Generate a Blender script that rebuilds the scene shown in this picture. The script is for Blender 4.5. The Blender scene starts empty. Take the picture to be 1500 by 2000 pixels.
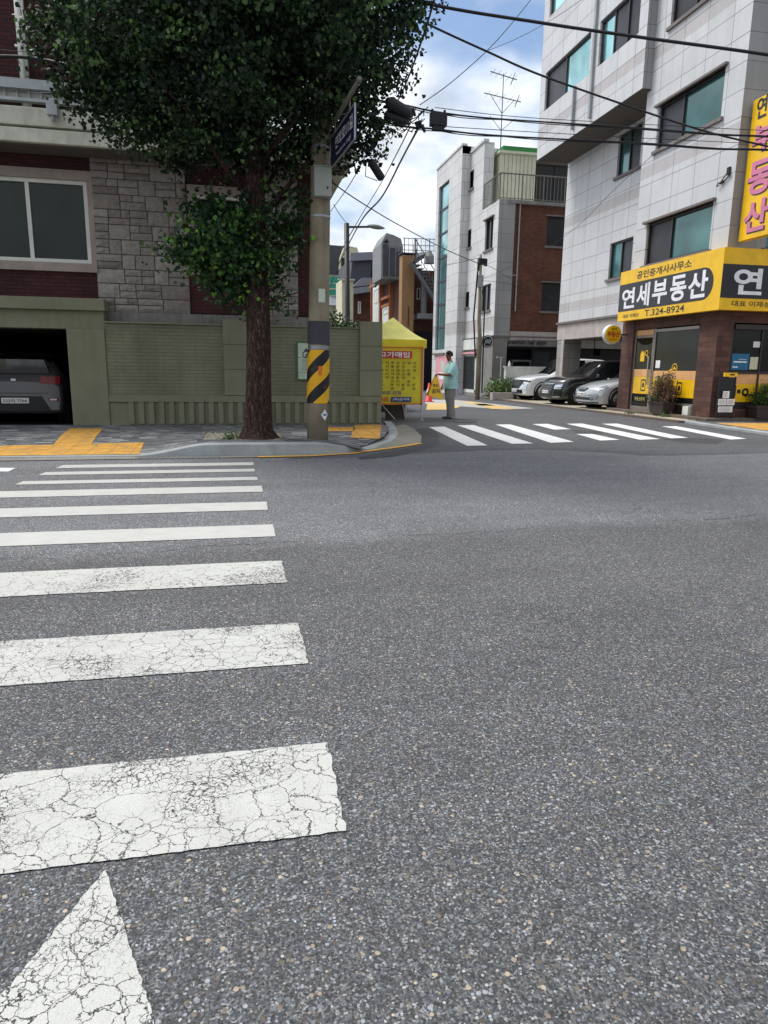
import bpy, math, random
import numpy as np
from mathutils import Vector, Matrix
random.seed(7); RNG = np.random.default_rng(7)
S = bpy.context.scene
COL = S.collection
rad = math.radians

# ------------------------------------------------------------------ camera
F = 1348.84; YAW, PIT, ROL = rad(12.044), rad(11.654), rad(0.75); H = 1.25
_f = Vector((math.sin(YAW)*math.cos(PIT), math.cos(YAW)*math.cos(PIT), -math.sin(PIT)))
_r = Vector((math.cos(YAW), -math.sin(YAW), 0)); _u = _r.cross(_f)
CR = _r*math.cos(ROL) + _u*math.sin(ROL); CU = -_r*math.sin(ROL) + _u*math.cos(ROL); CF = _f
cam = bpy.data.cameras.new('camera'); camo = bpy.data.objects.new('camera', cam); COL.objects.link(camo)
camo.matrix_world = Matrix(((CR.x, CU.x, -CF.x, 0), (CR.y, CU.y, -CF.y, 0), (CR.z, CU.z, -CF.z, H), (0, 0, 0, 1)))
cam.sensor_fit = 'VERTICAL'; cam.sensor_height = 36; cam.lens = 36*F/2000; cam.clip_start = 0.05; cam.clip_end = 2000
S.camera = camo
C0 = Vector((0, 0, H))
def ray(x, y): return CF + CR*((x-750)/F) - CU*((y-1000)/F)
def G(x, y, z=0.0):
    d = ray(x, y); return C0 + d*((z-H)/d.z)
def PY(x, y, Y):
    d = ray(x, y); return C0 + d*(Y/d.y)
def PX(x, y, X):
    d = ray(x, y); return C0 + d*(X/d.x)

# ------------------------------------------------------------------ world, sun, exposure
SUN_EL, SUN_AZ = rad(60), rad(-54)          # azimuth from +Y towards +X
sd = Vector((math.sin(SUN_AZ)*math.cos(SUN_EL), math.cos(SUN_AZ)*math.cos(SUN_EL), math.sin(SUN_EL)))
W = bpy.data.worlds.new('World'); S.world = W; W.use_nodes = True
def build_world():
    nt = W.node_tree; nt.nodes.clear(); N = nt.nodes.new; L = nt.links.new
    out = N('ShaderNodeOutputWorld'); bg = N('ShaderNodeBackground'); L(bg.outputs[0], out.inputs[0])
    sky = N('ShaderNodeTexSky'); sky.sky_type = 'NISHITA'; sky.sun_disc = False
    sky.sun_elevation = SUN_EL; sky.sun_rotation = SUN_AZ; sky.air_density = 1.0; sky.dust_density = 1.0
    sk = N('ShaderNodeVectorMath'); sk.operation = 'SCALE'; L(sky.outputs[0], sk.inputs[0]); sk.inputs[3].default_value = 0.105
    tc = N('ShaderNodeTexCoord')
    sep = N('ShaderNodeSeparateXYZ'); L(tc.outputs['Generated'], sep.inputs[0])
    mx = N('ShaderNodeMath'); mx.operation = 'MAXIMUM'; L(sep.outputs[2], mx.inputs[0]); mx.inputs[1].default_value = 0.0
    ad = N('ShaderNodeMath'); ad.operation = 'ADD'; L(mx.outputs[0], ad.inputs[0]); ad.inputs[1].default_value = 0.35
    dv = N('ShaderNodeVectorMath'); dv.operation = 'DIVIDE'; L(tc.outputs['Generated'], dv.inputs[0])
    cb = N('ShaderNodeCombineXYZ')
    for i in range(3): L(ad.outputs[0], cb.inputs[i])
    L(cb.outputs[0], dv.inputs[1])
    mp = N('ShaderNodeMapping'); L(dv.outputs[0], mp.inputs[0]); mp.inputs['Location'].default_value = (2.15, 0.55, 1.1); mp.inputs['Scale'].default_value = (1, 1, 1.3)
    n1 = N('ShaderNodeTexNoise'); L(mp.outputs[0], n1.inputs['Vector']); n1.inputs['Scale'].default_value = 2.1; n1.inputs['Detail'].default_value = 9; n1.inputs['Roughness'].default_value = 0.52; n1.inputs['Distortion'].default_value = .15
    r1 = N('ShaderNodeValToRGB'); L(n1.outputs['Fac'], r1.inputs[0]); r1.color_ramp.elements[0].position = .36; r1.color_ramp.elements[1].position = .52
    n2 = N('ShaderNodeTexNoise'); L(mp.outputs[0], n2.inputs['Vector']); n2.inputs['Scale'].default_value = 4.6; n2.inputs['Detail'].default_value = 7; n2.inputs['Roughness'].default_value = 0.5
    r2 = N('ShaderNodeValToRGB'); L(n2.outputs['Fac'], r2.inputs[0])
    e = r2.color_ramp.elements; e[0].position = .36; e[0].color = (.50, .55, .61, 1); e[1].position = .60; e[1].color = (1.02, 1.04, 1.07, 1)
    # the bright veil of cloud round the hidden sun
    dt = N('ShaderNodeVectorMath'); dt.operation = 'DOT_PRODUCT'; L(tc.outputs['Generated'], dt.inputs[0]); dt.inputs[1].default_value = sd
    mr = N('ShaderNodeMapRange'); L(dt.outputs['Value'], mr.inputs[0]); mr.inputs[1].default_value = -.5; mr.inputs[2].default_value = 1; mr.inputs[3].default_value = .46; mr.inputs[4].default_value = 1.0
    cs = N('ShaderNodeVectorMath'); cs.operation = 'SCALE'; L(r2.outputs[0], cs.inputs[0]); L(mr.outputs[0], cs.inputs[3])
    mix = N('ShaderNodeMix'); mix.data_type = 'RGBA'; L(r1.outputs[0], mix.inputs[0]); L(sk.outputs[0], mix.inputs[6]); L(cs.outputs[0], mix.inputs[7])
    L(mix.outputs[2], bg.inputs[0]); bg.inputs[1].default_value = 1.0
build_world()
sl = bpy.data.lights.new('sun', 'SUN'); sl.energy = 2.0; sl.angle = rad(24); sl.color = (1, .97, .92)
so = bpy.data.objects.new('sun', sl); COL.objects.link(so); so.rotation_euler = sd.to_track_quat('Z', 'Y').to_euler()
S.view_settings.view_transform = 'Standard'; S.view_settings.look = 'None'; S.view_settings.exposure = 0.72; S.view_settings.gamma = 1
S.render.engine = 'CYCLES'
S.cycles.max_bounces = 6; S.cycles.use_denoising = True

# ------------------------------------------------------------------ materials
def lin(c):
    return tuple((v/12.92 if v <= .04045 else ((v+.055)/1.055)**2.4) for v in c)
def hx(s): return lin(tuple(int(s[i:i+2], 16)/255 for i in (0, 2, 4)))
MATS = {}
class NT:
    def __init__(s, name):
        s.m = bpy.data.materials.new(name); s.m.use_nodes = True; s.t = s.m.node_tree
        s.b = s.t.nodes['Principled BSDF']; s.tc = s.n('ShaderNodeTexCoord'); s.co = s.tc.outputs['Object']
        g = s.n('ShaderNodeNewGeometry'); s.pos = g.outputs['Position']; MATS[name] = s.m
    def n(s, k): return s.t.nodes.new(k)
    def l(s, a, b): s.t.links.new(a, b)
    def setv(s, i, v):
        if hasattr(v, 'is_linked') or hasattr(v, 'links'): s.l(v, i)
        else: i.default_value = v
    def base(s, v):
        s.setv(s.b.inputs['Base Color'], v if hasattr(v, 'links') else (*v[:3], 1)); return s
    def rough(s, v, spec=.5, metal=0):
        s.setv(s.b.inputs['Roughness'], v); s.b.inputs['Specular IOR Level'].default_value = spec; s.b.inputs['Metallic'].default_value = metal; return s
    def math(s, op, a, b=0.0, clamp=False):
        k = s.n('ShaderNodeMath'); k.operation = op; k.use_clamp = clamp; s.setv(k.inputs[0], a); s.setv(k.inputs[1], b); return k.outputs[0]
    def noise(s, scale, detail=4, rough=.5, vec=None, dist=0, col=False):
        k = s.n('ShaderNodeTexNoise'); s.l(vec or s.pos, k.inputs['Vector']); k.inputs['Scale'].default_value = scale
        k.inputs['Detail'].default_value = detail; k.inputs['Roughness'].default_value = rough; k.inputs['Distortion'].default_value = dist
        return k.outputs['Color' if col else 'Fac']
    def vor(s, scale, feature='F1', vec=None, out='Distance', rnd=1):
        k = s.n('ShaderNodeTexVoronoi'); k.feature = feature; s.l(vec or s.pos, k.inputs['Vector']); k.inputs['Scale'].default_value = scale; k.inputs['Randomness'].default_value = rnd
        return k.outputs[out]
    def ramp(s, fac, stops, interp='LINEAR'):
        k = s.n('ShaderNodeValToRGB'); s.l(fac, k.inputs[0]); cr = k.color_ramp; cr.interpolation = interp
        while len(cr.elements) < len(stops): cr.elements.new(.5)
        for e, (p, c) in zip(cr.elements, stops):
            e.position = p; e.color = (*c[:3], 1) if hasattr(c, '__len__') else (c, c, c, 1)
        return k.outputs[0]
    def mix(s, f, a, b, mode='MIX'):
        k = s.n('ShaderNodeMix'); k.data_type = 'RGBA'; k.blend_type = mode; s.setv(k.inputs[0], f)
        for i, v in ((6, a), (7, b)):
            s.setv(k.inputs[i], v if hasattr(v, 'links') else (*v[:3], 1))
        return k.outputs[2]
    def xyz(s, v=None):
        k = s.n('ShaderNodeSeparateXYZ'); s.l(v or s.pos, k.inputs[0]); return k.outputs
    def comb(s, x, y, z=0.0):
        k = s.n('ShaderNodeCombineXYZ')
        for i, v in enumerate((x, y, z)): s.setv(k.inputs[i], v)
        return k.outputs[0]
    def bump(s, h, strength=.5, dist=.01):
        k = s.n('ShaderNodeBump'); s.l(h, k.inputs['Height']); k.inputs['Strength'].default_value = strength; k.inputs['Distance'].default_value = dist
        if s.b.inputs['Normal'].is_linked: s.l(s.b.inputs['Normal'].links[0].from_socket, k.inputs['Normal'])
        s.l(k.outputs[0], s.b.inputs['Normal']); return s
    def brick(s, vec, w, h, mortar=.01, off=.5, c1=(1, 1, 1), c2=(.8, .8, .8), cm=(0, 0, 0), smooth=.1, bias=0):
        k = s.n('ShaderNodeTexBrick'); s.l(vec, k.inputs['Vector']); k.offset = off; k.inputs['Scale'].default_value = 1
        k.inputs['Brick Width'].default_value = w; k.inputs['Row Height'].default_value = h; k.inputs['Mortar Size'].default_value = mortar
        k.inputs['Mortar Smooth'].default_value = smooth; k.inputs['Bias'].default_value = bias
        k.inputs['Color1'].default_value = (*c1, 1); k.inputs['Color2'].default_value = (*c2, 1); k.inputs['Mortar'].default_value = (*cm, 1)
        return k.outputs['Color'], k.outputs['Fac']
    def wallco(s, dx=0.0, dz=0.0):
        """(u, z) of a vertical wall: x+y along the wall works for walls square to the axes"""
        p = s.xyz(); g = s.n('ShaderNodeNewGeometry'); nn = s.xyz(g.outputs['True Normal'])
        ax = s.math('ABSOLUTE', nn[0]); f = s.math('GREATER_THAN', ax, .5)
        u = s.math('ADD', s.math('MULTIPLY', p[1], f), s.math('MULTIPLY', p[0], s.math('SUBTRACT', 1.0, f)))
        return s.comb(s.math('ADD', u, dx), s.math('ADD', p[2], dz))
def plain(name, col, rough=.6, metal=0, spec=.5, var=.12, vs=3.0, bump=0):
    k = NT(name); c = col if not isinstance(col, str) else hx(col)
    n = k.noise(vs, 6, .6); f = k.math('MULTIPLY', k.math('SUBTRACT', n, .5), var*3)
    lo = tuple(max(0, v*(1-var)) for v in c); hi = tuple(min(1, v*(1+var)) for v in c)
    k.base(k.ramp(n, [(.3, lo), (.7, hi)])); k.rough(rough, spec, metal)
    if bump: k.bump(k.noise(vs*12, 5, .6), bump, .004)
    return k.m
def dirt(k, col, amt=.5, scale=1.2, tint=(.5, .47, .42)):
    """rain streaks and grime with a shape of their own"""
    p = k.xyz(); v = k.comb(k.math('MULTIPLY', k.math('ADD', p[0], p[1]), 6*scale), k.math('MULTIPLY', p[2], .55*scale))
    st = k.ramp(k.noise(1.0, 7, .62, v), [(.48, 0), (.75, 1)]); bl = k.ramp(k.noise(1.3*scale, 6, .6), [(.4, 0), (.75, 1)])
    f = k.math('MULTIPLY', k.math('ADD', k.math('MULTIPLY', st, .6), k.math('MULTIPLY', bl, .5)), amt, True)
    return k.mix(f, col, k.mix(1.0, col, tint, 'MULTIPLY'))

def mat_asphalt(name='asphalt', lo=.075, hi=.105, coarse=True):
    k = NT(name)
    p = k.xyz()
    # stones: random cells on two scales, in a dark bitumen
    def layer(scale, stops, off):
        v = k.n('ShaderNodeTexVoronoi'); v.inputs['Scale'].default_value = scale
        mp = k.n('ShaderNodeMapping'); k.l(k.pos, mp.inputs[0]); mp.inputs['Location'].default_value = (off, off*1.7, 0); k.l(mp.outputs[0], v.inputs['Vector'])
        sc = k.n('ShaderNodeSeparateColor'); k.l(v.outputs['Color'], sc.inputs[0])
        c = k.ramp(sc.outputs[0], stops, 'LINEAR')
        return v.outputs['Distance'], c, sc.outputs
    d1, c1, s1 = layer(112, [(0, (.034, .034, .034)), (.45, (.062, .062, .063)), (.72, (.088, .088, .089)), (.88, (.125, .124, .123)), (.95, (.20, .197, .19)), (1, (.34, .33, .31))], 0)
    d2, c2, s2 = layer(190, [(0, (.024, .024, .025)), (.5, (.052, .053, .056)), (.85, (.11, .11, .113)), (1, (.24, .24, .245))], 3.1)
    warm = k.math('GREATER_THAN', s1[1], .86); c1 = k.mix(k.math('MULTIPLY', warm, .5), c1, k.mix(1.0, c1, (1.3, .92, .66), 'MULTIPLY'))
    cool = k.math('LESS_THAN', s1[2], .3); c1 = k.mix(k.math('MULTIPLY', cool, .55), c1, k.mix(1.0, c1, (.72, .88, 1.22), 'MULTIPLY'))
    big = k.math('LESS_THAN', d1, .42)
    col = k.mix(big, c2, c1)
    d3, c3, s3 = layer(66, [(0, (.055, .055, .056)), (.6, (.13, .128, .125)), (1, (.30, .285, .26))], 7.7)
    c3 = k.mix(k.math('MULTIPLY', k.math('GREATER_THAN', s3[2], .62), .6), c3, k.mix(1.0, c3, (1.25, .98, .66), 'MULTIPLY')); c3 = k.mix(k.math('MULTIPLY', k.math('LESS_THAN', s3[2], .35), .6), c3, k.mix(1.0, c3, (.74, .9, 1.15), 'MULTIPLY'))
    col = k.mix(k.math('MULTIPLY', k.math('GREATER_THAN', s3[1], .80), k.math('LESS_THAN', d3, .40)), col, c3)
    cv_ = k.ramp(k.noise(150, 3, .7), [(.34, .35), (.46, 1.0)]); col = k.mix(1.0, col, cv_, 'MULTIPLY')
    # tone of the carriageway: a newer lane near, an older paler one beyond the seam
    wob = k.math('MULTIPLY', k.math('SUBTRACT', k.noise(1.1, 5, .6), .5), .5)
    seam = k.math('ADD', k.math('ADD', p[1], wob), k.math('MULTIPLY', p[0], -.09))
    far = k.n('ShaderNodeMapRange'); k.l(seam, far.inputs[0]); far.inputs[1].default_value = 4.7; far.inputs[2].default_value = 5.1
    tone = k.ramp(k.noise(.55, 7, .62, dist=.4), [(.28, .82), (.55, 1.0), (.78, 1.2)])
    streak = k.ramp(k.noise(1.0, 5, .55, k.comb(k.math('MULTIPLY', p[0], .25), k.math('MULTIPLY', p[1], 2.2))), [(.3, .9), (.7, 1.1)])
    amp = k.mix(far.outputs[0], (lo*18.6, lo*18.6, lo*18.5), (hi*19.4, hi*19.5, hi*19.9))
    col = k.mix(1.0, k.mix(1.0, k.mix(1.0, col, amp, 'MULTIPLY'), tone, 'MULTIPLY'), streak, 'MULTIPLY')
    # hairline cracks
    cv = k.mix(.35, k.pos, k.noise(3.0, 4, .6, col=True), 'ADD')
    ed = k.vor(.55, 'DISTANCE_TO_EDGE', cv); ck = k.math('LESS_THAN', ed, .0022); ck = k.math('MULTIPLY', ck, k.ramp(k.noise(.8, 3), [(.56, 0), (.62, 1)]))
    col = k.mix(k.math('MULTIPLY', ck, .7), col, (.02, .02, .022))
    sl_ = k.math('LESS_THAN', k.math('ABSOLUTE', k.math('SUBTRACT', seam, 4.9)), k.math('MULTIPLY', k.noise(5, 3), .02)); sl_ = k.math('MULTIPLY', sl_, k.ramp(k.noise(1.3, 3), [(.42, 0), (.55, .75)]))
    col = k.mix(sl_, col, (.03, .03, .03))
    st_ = k.ramp(k.noise(.9, 5, .7, dist=1.2), [(.60, 0), (.72, .35)]); col = k.mix(st_, col, k.mix(1.0, col, (.62, .60, .58), 'MULTIPLY'))
    k.base(col); k.rough(.82, .35)
    h = k.math('ADD', k.math('MULTIPLY', k.math('MINIMUM', d1, .5), -1.0), k.math('MULTIPLY', k.noise(420, 2), .5))
    k.bump(h, .55, .0035)
    return k
mat_asphalt()
def mat_paint(name, col, wear=.5, craze=.6, scale=1.0, cracks=True):
    """thermoplastic marking: asphalt shows through crazing and worn pits"""
    k = mat_asphalt(name)
    under = k.b.inputs['Base Color'].links[0].from_socket
    wv = k.mix(.07/scale, k.pos, k.noise(13*scale, 6, .65, col=True), 'ADD')
    def net(s, th, lo, hi, nscale):
        e = k.vor(s, 'DISTANCE_TO_EDGE', wv)
        m = k.ramp(k.noise(nscale, 3, .5), [(lo, 0), (hi, 1)])
        t = k.math('MULTIPLY', m, th); t = k.math('MULTIPLY', t, k.math('ADD', .35, k.noise(25, 3)))
        return k.math('LESS_THAN', e, t)
    c = None
    p = k.xyz()
    fade = k.n('ShaderNodeMapRange'); k.l(p[1], fade.inputs[0]); fade.inputs[1].default_value = 3.2; fade.inputs[2].default_value = 5.2; fade.inputs[3].default_value = 1; fade.inputs[4].default_value = .12
    if cracks:
        a = net(6.6*scale, .0165*craze, .22, .40, 1.7); b = net(16*scale, .034*craze, .36, .56, 2.3); d = net(42*scale, .13*craze, .50, .61, 1.9)
        c = k.math('MAXIMUM', k.math('MAXIMUM', a, b), d)
    pits = k.math('LESS_THAN', k.math('ADD', k.noise(105, 4, .65), k.math('MULTIPLY', k.noise(2.6, 4, .6), .6)), .56+.13*wear)
    zone = k.ramp(k.noise(1.9, 4, .6, dist=.6), [(.44, 0), (.58, 1)])
    pits = k.math('MULTIPLY', pits, zone)
    tot = k.math('MAXIMUM', c, pits) if c is not None else pits
    tot = k.math('MULTIPLY', tot, k.math('GREATER_THAN', fade.outputs[0], k.noise(30, 2)))
    g = k.ramp(k.noise(5, 7, .65), [(.3, tuple(v*.86 for v in col)), (.7, col)])
    sp = k.ramp(k.noise(300, 2, .7), [(.35, .86), (.6, 1.0)])
    g = k.mix(1.0, g, sp, 'MULTIPLY')
    k.base(k.mix(tot, g, k.mix(1.0, under, (.62, .62, .62), 'MULTIPLY'))); k.rough(.7, .3)
    return k.m
mat_paint('white_marking', (.545, .545, .515))
mat_paint('yellow_marking', hx('e8b04a'), cracks=False, wear=.2)
mat_paint('dusty_yellow_marking', hx('d9b877'), cracks=False, wear=.6)
mat_paint('dusty_white_marking', (.46, .45, .42), cracks=False, wear=.6)
mat_paint('white_marking_far', (.76, .765, .75), cracks=False, wear=.35)

def mat_pavers():
    k = NT('pavers'); p = k.xyz(); v = k.comb(p[0], p[1])
    c, f = k.brick(v, .2, .1, .004, .5, (1, 1, 1), (.0, .0, .0), (.5, .5, .5), bias=0)
    t = k.ramp(c, [(0, (.055, .06, .068)), (.45, (.10, .105, .115)), (.7, (.15, .155, .16)), (1, (.30, .30, .29))])
    # a handful of pale ones
    cell = k.vor(6, 'F1', v, 'Color'); sc = k.n('ShaderNodeSeparateColor'); k.l(cell, sc.inputs[0])
    t = k.mix(k.math('MULTIPLY', f, .8), t, (.045, .045, .045))
    t = k.mix(k.ramp(k.noise(.9, 6, .6), [(.4, 0), (.7, .6)]), t, (.17, .175, .18))
    k.base(t); k.rough(.85, .3); k.bump(k.math('SUBTRACT', 1.0, f), .6, .003); return k.m
mat_pavers()
def mat_tactile():
    k = NT('tactile_paving'); p = k.xyz(); v = k.comb(p[0], p[1])
    c, f = k.brick(v, .3, .3, .006, 0, (1, 1, 1), (.6, .6, .6), (0, 0, 0))
    w = k.math('SINE', k.math('MULTIPLY', p[0], 2*math.pi/.05))
    t = k.mix(k.ramp(k.noise(5, 8, .75), [(.40, 0), (.68, .8)]), hx('dba140'), (.26, .18, .09))
    t = k.mix(k.math('MULTIPLY', f, .7), t, (.2, .13, .05))
    k.base(t); k.rough(.75, .3); k.bump(w, .5, .006); return k.m
mat_tactile()
def mat_concrete(name, col, amt=.5, joints=0, bump=.3):
    k = NT(name); c = col if not isinstance(col, str) else hx(col)
    t = k.ramp(k.noise(2.2, 8, .65), [(.3, tuple(v*.78 for v in c)), (.7, tuple(min(1, v*1.15) for v in c))])
    t = dirt(k, t, amt)
    sp = k.ramp(k.noise(90, 4, .7), [(.3, .82), (.7, 1.08)]); t = k.mix(1.0, t, sp, 'MULTIPLY')
    k.base(t); k.rough(.85, .3); k.bump(k.noise(60, 6, .7), bump, .004); return k
mat_concrete('kerb_stone', 'a9adad'); mat_concrete('gutter_concrete', '8f8c82', .6); mat_concrete('pole_concrete', '958b77', 1.1)
mat_concrete('house_slab', 'd8d9c8', .5); mat_concrete('plinth_concrete', '8d8985', 1.1); mat_concrete('grey_render', '8a8884', .5)
mat_concrete('yard_concrete', 'b3ab98', .7); mat_concrete('dark_stone_step', '6d6058', .6); mat_concrete('white_render', 'dfe0da', .35); mat_concrete('pinkish_stone', 'b9b0ac', .3)
mat_concrete('sill_stone', '7d7674', .3); mat_concrete('window_surround', 'a2968e', .4)
def mat_tiles(name, c1, c2, w, h, off=0.0, cm=(.2, .2, .2), mort=.006, bands=(), bandcol=(.45, .42, .41), amt=.4, dx=0, dz=0, bump=.4):
    k = NT(name); v = k.wallco(dx, dz)
    c, f = k.brick(v, w, h, mort, off, c1, c2, cm, smooth=.0)
    t = k.mix(k.ramp(k.noise(.6, 4), [(.35, 0), (.7, .35)]), c, tuple(x*.9 for x in c1))
    z = k.xyz()[2]
    for a, b in bands:
        inb = k.math('MULTIPLY', k.math('GREATER_THAN', z, a), k.math('LESS_THAN', z, b)); t = k.mix(k.math('MULTIPLY', inb, .9), t, k.mix(1.0, t, bandcol, 'MULTIPLY'))
    t = dirt(k, t, amt, .7)
    sp = k.ramp(k.noise(70, 3, .7), [(.3, .93), (.7, 1.03)]); t = k.mix(1.0, t, sp, 'MULTIPLY')
    k.base(t); k.rough(.55, .4); k.bump(k.math('SUBTRACT', 1.0, f), bump, .004); return k.m
WT = (.64, .645, .66); WT2 = (.59, .595, .615)
mat_tiles('white_stone_tiles', WT, WT2, 1.0, .62, .0, (.17, .16, .16), .009, bands=((3.7, 4.0), (6.95, 7.3), (10.15, 10.5)), bandcol=(.80, .75, .74), dx=.15, dz=.06)
mat_tiles('shaded_stone_tiles', (.34, .34, .335), (.30, .30, .30), 1.0, .62, .0, (.12, .12, .12), .008, amt=.5, dz=.06)  # darker copy of the pale tiles, with the front walls' shade in its colour
mat_tiles('pale_stone_tiles', (.68, .68, .67), (.62, .62, .62), 1.1, .62, .5, (.2, .2, .2), .009, bands=((3.15, 3.75),), bandcol=(.72, .68, .66), amt=.5)
mat_tiles('column_stone', (.33, .32, .31), (.28, .27, .26), .9, .6, 0, (.1, .1, .1), .009, amt=.4)
def mat_brick(name, c1, c2, cm, w=.23, h=.075, mort=.008, bump=.8, amt=.5, off=.5):
    k = NT(name); v = k.wallco(); n = k.noise(2.5, 4)
    c, f = k.brick(v, w, h, mort, off, c1, c2, cm, smooth=.3)
    t = dirt(k, c, amt, 1.0); t = k.mix(1.0, t, k.ramp(k.noise(1.2, 6, .6), [(.3, .75), (.7, 1.2)]), 'MULTIPLY')
    k.base(t); k.rough(.8, .3); k.bump(k.math('SUBTRACT', 1.0, f), bump, .01); k.bump(k.noise(40, 4), .3, .004); return k.m
mat_brick('dark_red_brick', (.085, .022, .024), (.06, .016, .018), (.03, .018, .018), .21, .07, .009)
mat_brick('orange_brick', (.165, .068, .042), (.11, .045, .030), (.11, .05, .035), .21, .07, .007, bump=.3, amt=.6)
mat_brick('brown_brick', (.13, .052, .04), (.095, .036, .028), (.04, .025, .02), .21, .07, .007, bump=.3)
mat_brick('olive_brick', (.205, .205, .14), (.19, .191, .13), (.165, .167, .112), .30, .066, .005, bump=.8, amt=.35)
mat_brick('shop_stone', (.135, .068, .052), (.085, .043, .036), (.03, .02, .02), .42, .13, .004, bump=.25, amt=.3)
k = NT('olive_render'); k.base(dirt(k, k.ramp(k.noise(2, 7, .6), [(.3, (.198, .198, .135)), (.7, (.23, .232, .162))]), .45)); k.rough(.85, .25); k.bump(k.noise(55, 5, .6), .4, .004)
def mat_ashlar():
    k = NT('grey_ashlar'); a = k.n('ShaderNodeAttribute'); a.attribute_name = 'tone'
    t = k.ramp(a.outputs['Fac'], [(0, (.06, .05, .045)), (.2, (.25, .222, .202)), (.6, (.30, .274, .252)), (1, (.36, .33, .305))])
    t = k.mix(1.0, t, k.ramp(k.noise(14, 7, .7), [(.3, .72), (.7, 1.15)]), 'MULTIPLY'); k.base(dirt(k, t, .5)); k.rough(.9, .25)
    k.bump(k.noise(22, 8, .65), .5, .012); return k.m
mat_ashlar()
def glass(name, col, rough=.06, metal=.0, spec=.9, wob=.02):
    k = NT(name); n = k.noise(.7, 3); c = k.ramp(n, [(.32, tuple(v*.55 for v in col)), (.68, tuple(min(1, v*1.15) for v in col))]); k.base(c); k.rough(rough, spec, metal)  # noise in the base colour imitates uneven reflections in the panes
    k.bump(k.noise(1.6, 2), wob, .05); return k.m
glass('teal_window_glass', (.065, .185, .185), .10, .45); glass('pale_teal_glass', (.40, .74, .76), .08, .8); glass('dark_window_glass', (.016, .02, .022), .09, spec=.4); glass('screen_window_glass', (.045, .048, .056), .4, spec=.3)
glass('green_grey_glass', (.018, .032, .030), .15, spec=.3); glass('shop_glass', (.010, .013, .011), .06, spec=.2); glass('strip_glass', (.20, .44, .47), .08, .6); glass('black_glass', (.008, .008, .01), .05)
glass('car_glass', (.01, .012, .014), .04)
for n_, c_, r_, m_ in [('pvc_white', 'd4d4cc', .45, 0), ('bronze_frame', '3a3232', .4, .3), ('steel_grey', '8d9092', .4, .7), ('rail_metal', '6e6a64', .5, .5), ('black_metal', '1c1c20', .5, .2),
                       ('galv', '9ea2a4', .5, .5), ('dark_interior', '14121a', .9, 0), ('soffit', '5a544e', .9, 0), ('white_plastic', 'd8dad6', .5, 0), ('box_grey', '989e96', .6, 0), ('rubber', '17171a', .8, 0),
                       ('cable_black', '14141a', .6, 0), ('sign_yellow', 'f2bf02', .35, 0), ('sign_black', '17161f', .35, 0), ('sign_white', 'ecebea', .35, 0), ('sign_pink', 'd27a9c', .45, 0),
                       ('sign_red', 'b8242c', .4, 0), ('sign_blue', '0f0c3a', .5, 0), ('letter_white', 'e9e9ee', .4, 0), ('orange_trim', 'a5603a', .7, 0), ('copper_wood', '94704c', .8, 0),
                       ('slate_roof', '3f414b', .7, 0), ('slate_pale', '7c7f88', .7, 0), ('green_tarp', '2f9f83', .6, 0), ('green_waterproof', '2f7d3f', .7, 0), ('cream_panel', 'c9c9b0', .6, 0),
                       ('cream_wall', 'c6c2a6', .8, 0), ('canvas_light', 'f6f094', .75, 0), ('banner_yellow', 'f2e044', .6, 0), ('banner_red', 'c4372a', .6, 0), ('banner_navy', '2c3576', .6, 0),
                       ('banner_ink', '2c3a1e', .6, 0), ('banner_orange', 'd2691e', .6, 0), ('door_frame', '8a837c', .4, .4), ('grey_sleeve', '3c3c42', .8, 0), ('planter_brown', '3a3030', .7, 0),
                       ('cone_red', 'c8202e', .5, 0), ('pink_board', 'd99aa2', .7, 0), ('sign_green', '3e7048', .5, 0), ('notice_white', 'b9c6b4', .5, 0), ('poster_blue', '15668f', .4, 0),
                       ('aluminium', 'b5b7b8', .35, .8), ('led_white', 'e2e6ea', .2, 0), ('cowl_grey', '7e8080', .7, 0), ('stair_grey', '5d6166', .6, 0), ('peach_film', 'e0aa72', .5, 0), ('yellow_film', 'f0be10', .4, 0)]:
    plain(n_, c_, r_, m_)
for n_ in ('canvas_light', 'banner_yellow'):
    t_ = MATS[n_].node_tree; b_ = t_.nodes['Principled BSDF']; tr = t_.nodes.new('ShaderNodeBsdfTranslucent'); ms = t_.nodes.new('ShaderNodeMixShader'); ms.inputs[0].default_value = .45
    t_.links.new(b_.inputs['Base Color'].links[0].from_socket, tr.inputs[0]); t_.links.new(b_.outputs[0], ms.inputs[1]); t_.links.new(tr.outputs[0], ms.inputs[2]); t_.links.new(ms.outputs[0], t_.nodes['Material Output'].inputs[0])
def mat_warn():
    k = NT('hazard_wrap'); p = k.xyz(k.co)
    ang = k.math('ARCTAN2', p[1], p[0])
    v = k.math('SUBTRACT', k.math('MULTIPLY', p[2], 1/.42), k.math('MULTIPLY', ang, 1/math.pi*1.15))
    fr = k.math('FRACT', k.math('ADD', v, 10.32)); m = k.math('LESS_THAN', fr, .52)
    t = k.mix(m, hx('16141a'), hx('e0a810')); t = k.mix(k.ramp(k.noise(8, 6, .7), [(.55, 0), (.75, .6)]), t, hx('7a5a22'))
    k.base(t); k.rough(.5, .4); k.bump(k.noise(22, 4), .3, .01); return k.m
mat_warn()
def mat_paintwork(name, col, flake=.0, coat=1.0, metal=0):
    k = NT(name); k.base(col); k.rough(.35, .5, metal); k.b.inputs['Coat Weight'].default_value = coat; k.b.inputs['Coat Roughness'].default_value = .04; return k.m
mat_paintwork('paint_white', (.72, .74, .76)); mat_paintwork('paint_silver', (.50, .53, .55), metal=.35); mat_paintwork('paint_black', (.012, .011, .014)); mat_paintwork('paint_grey', (.15, .145, .155), metal=.2)
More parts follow.
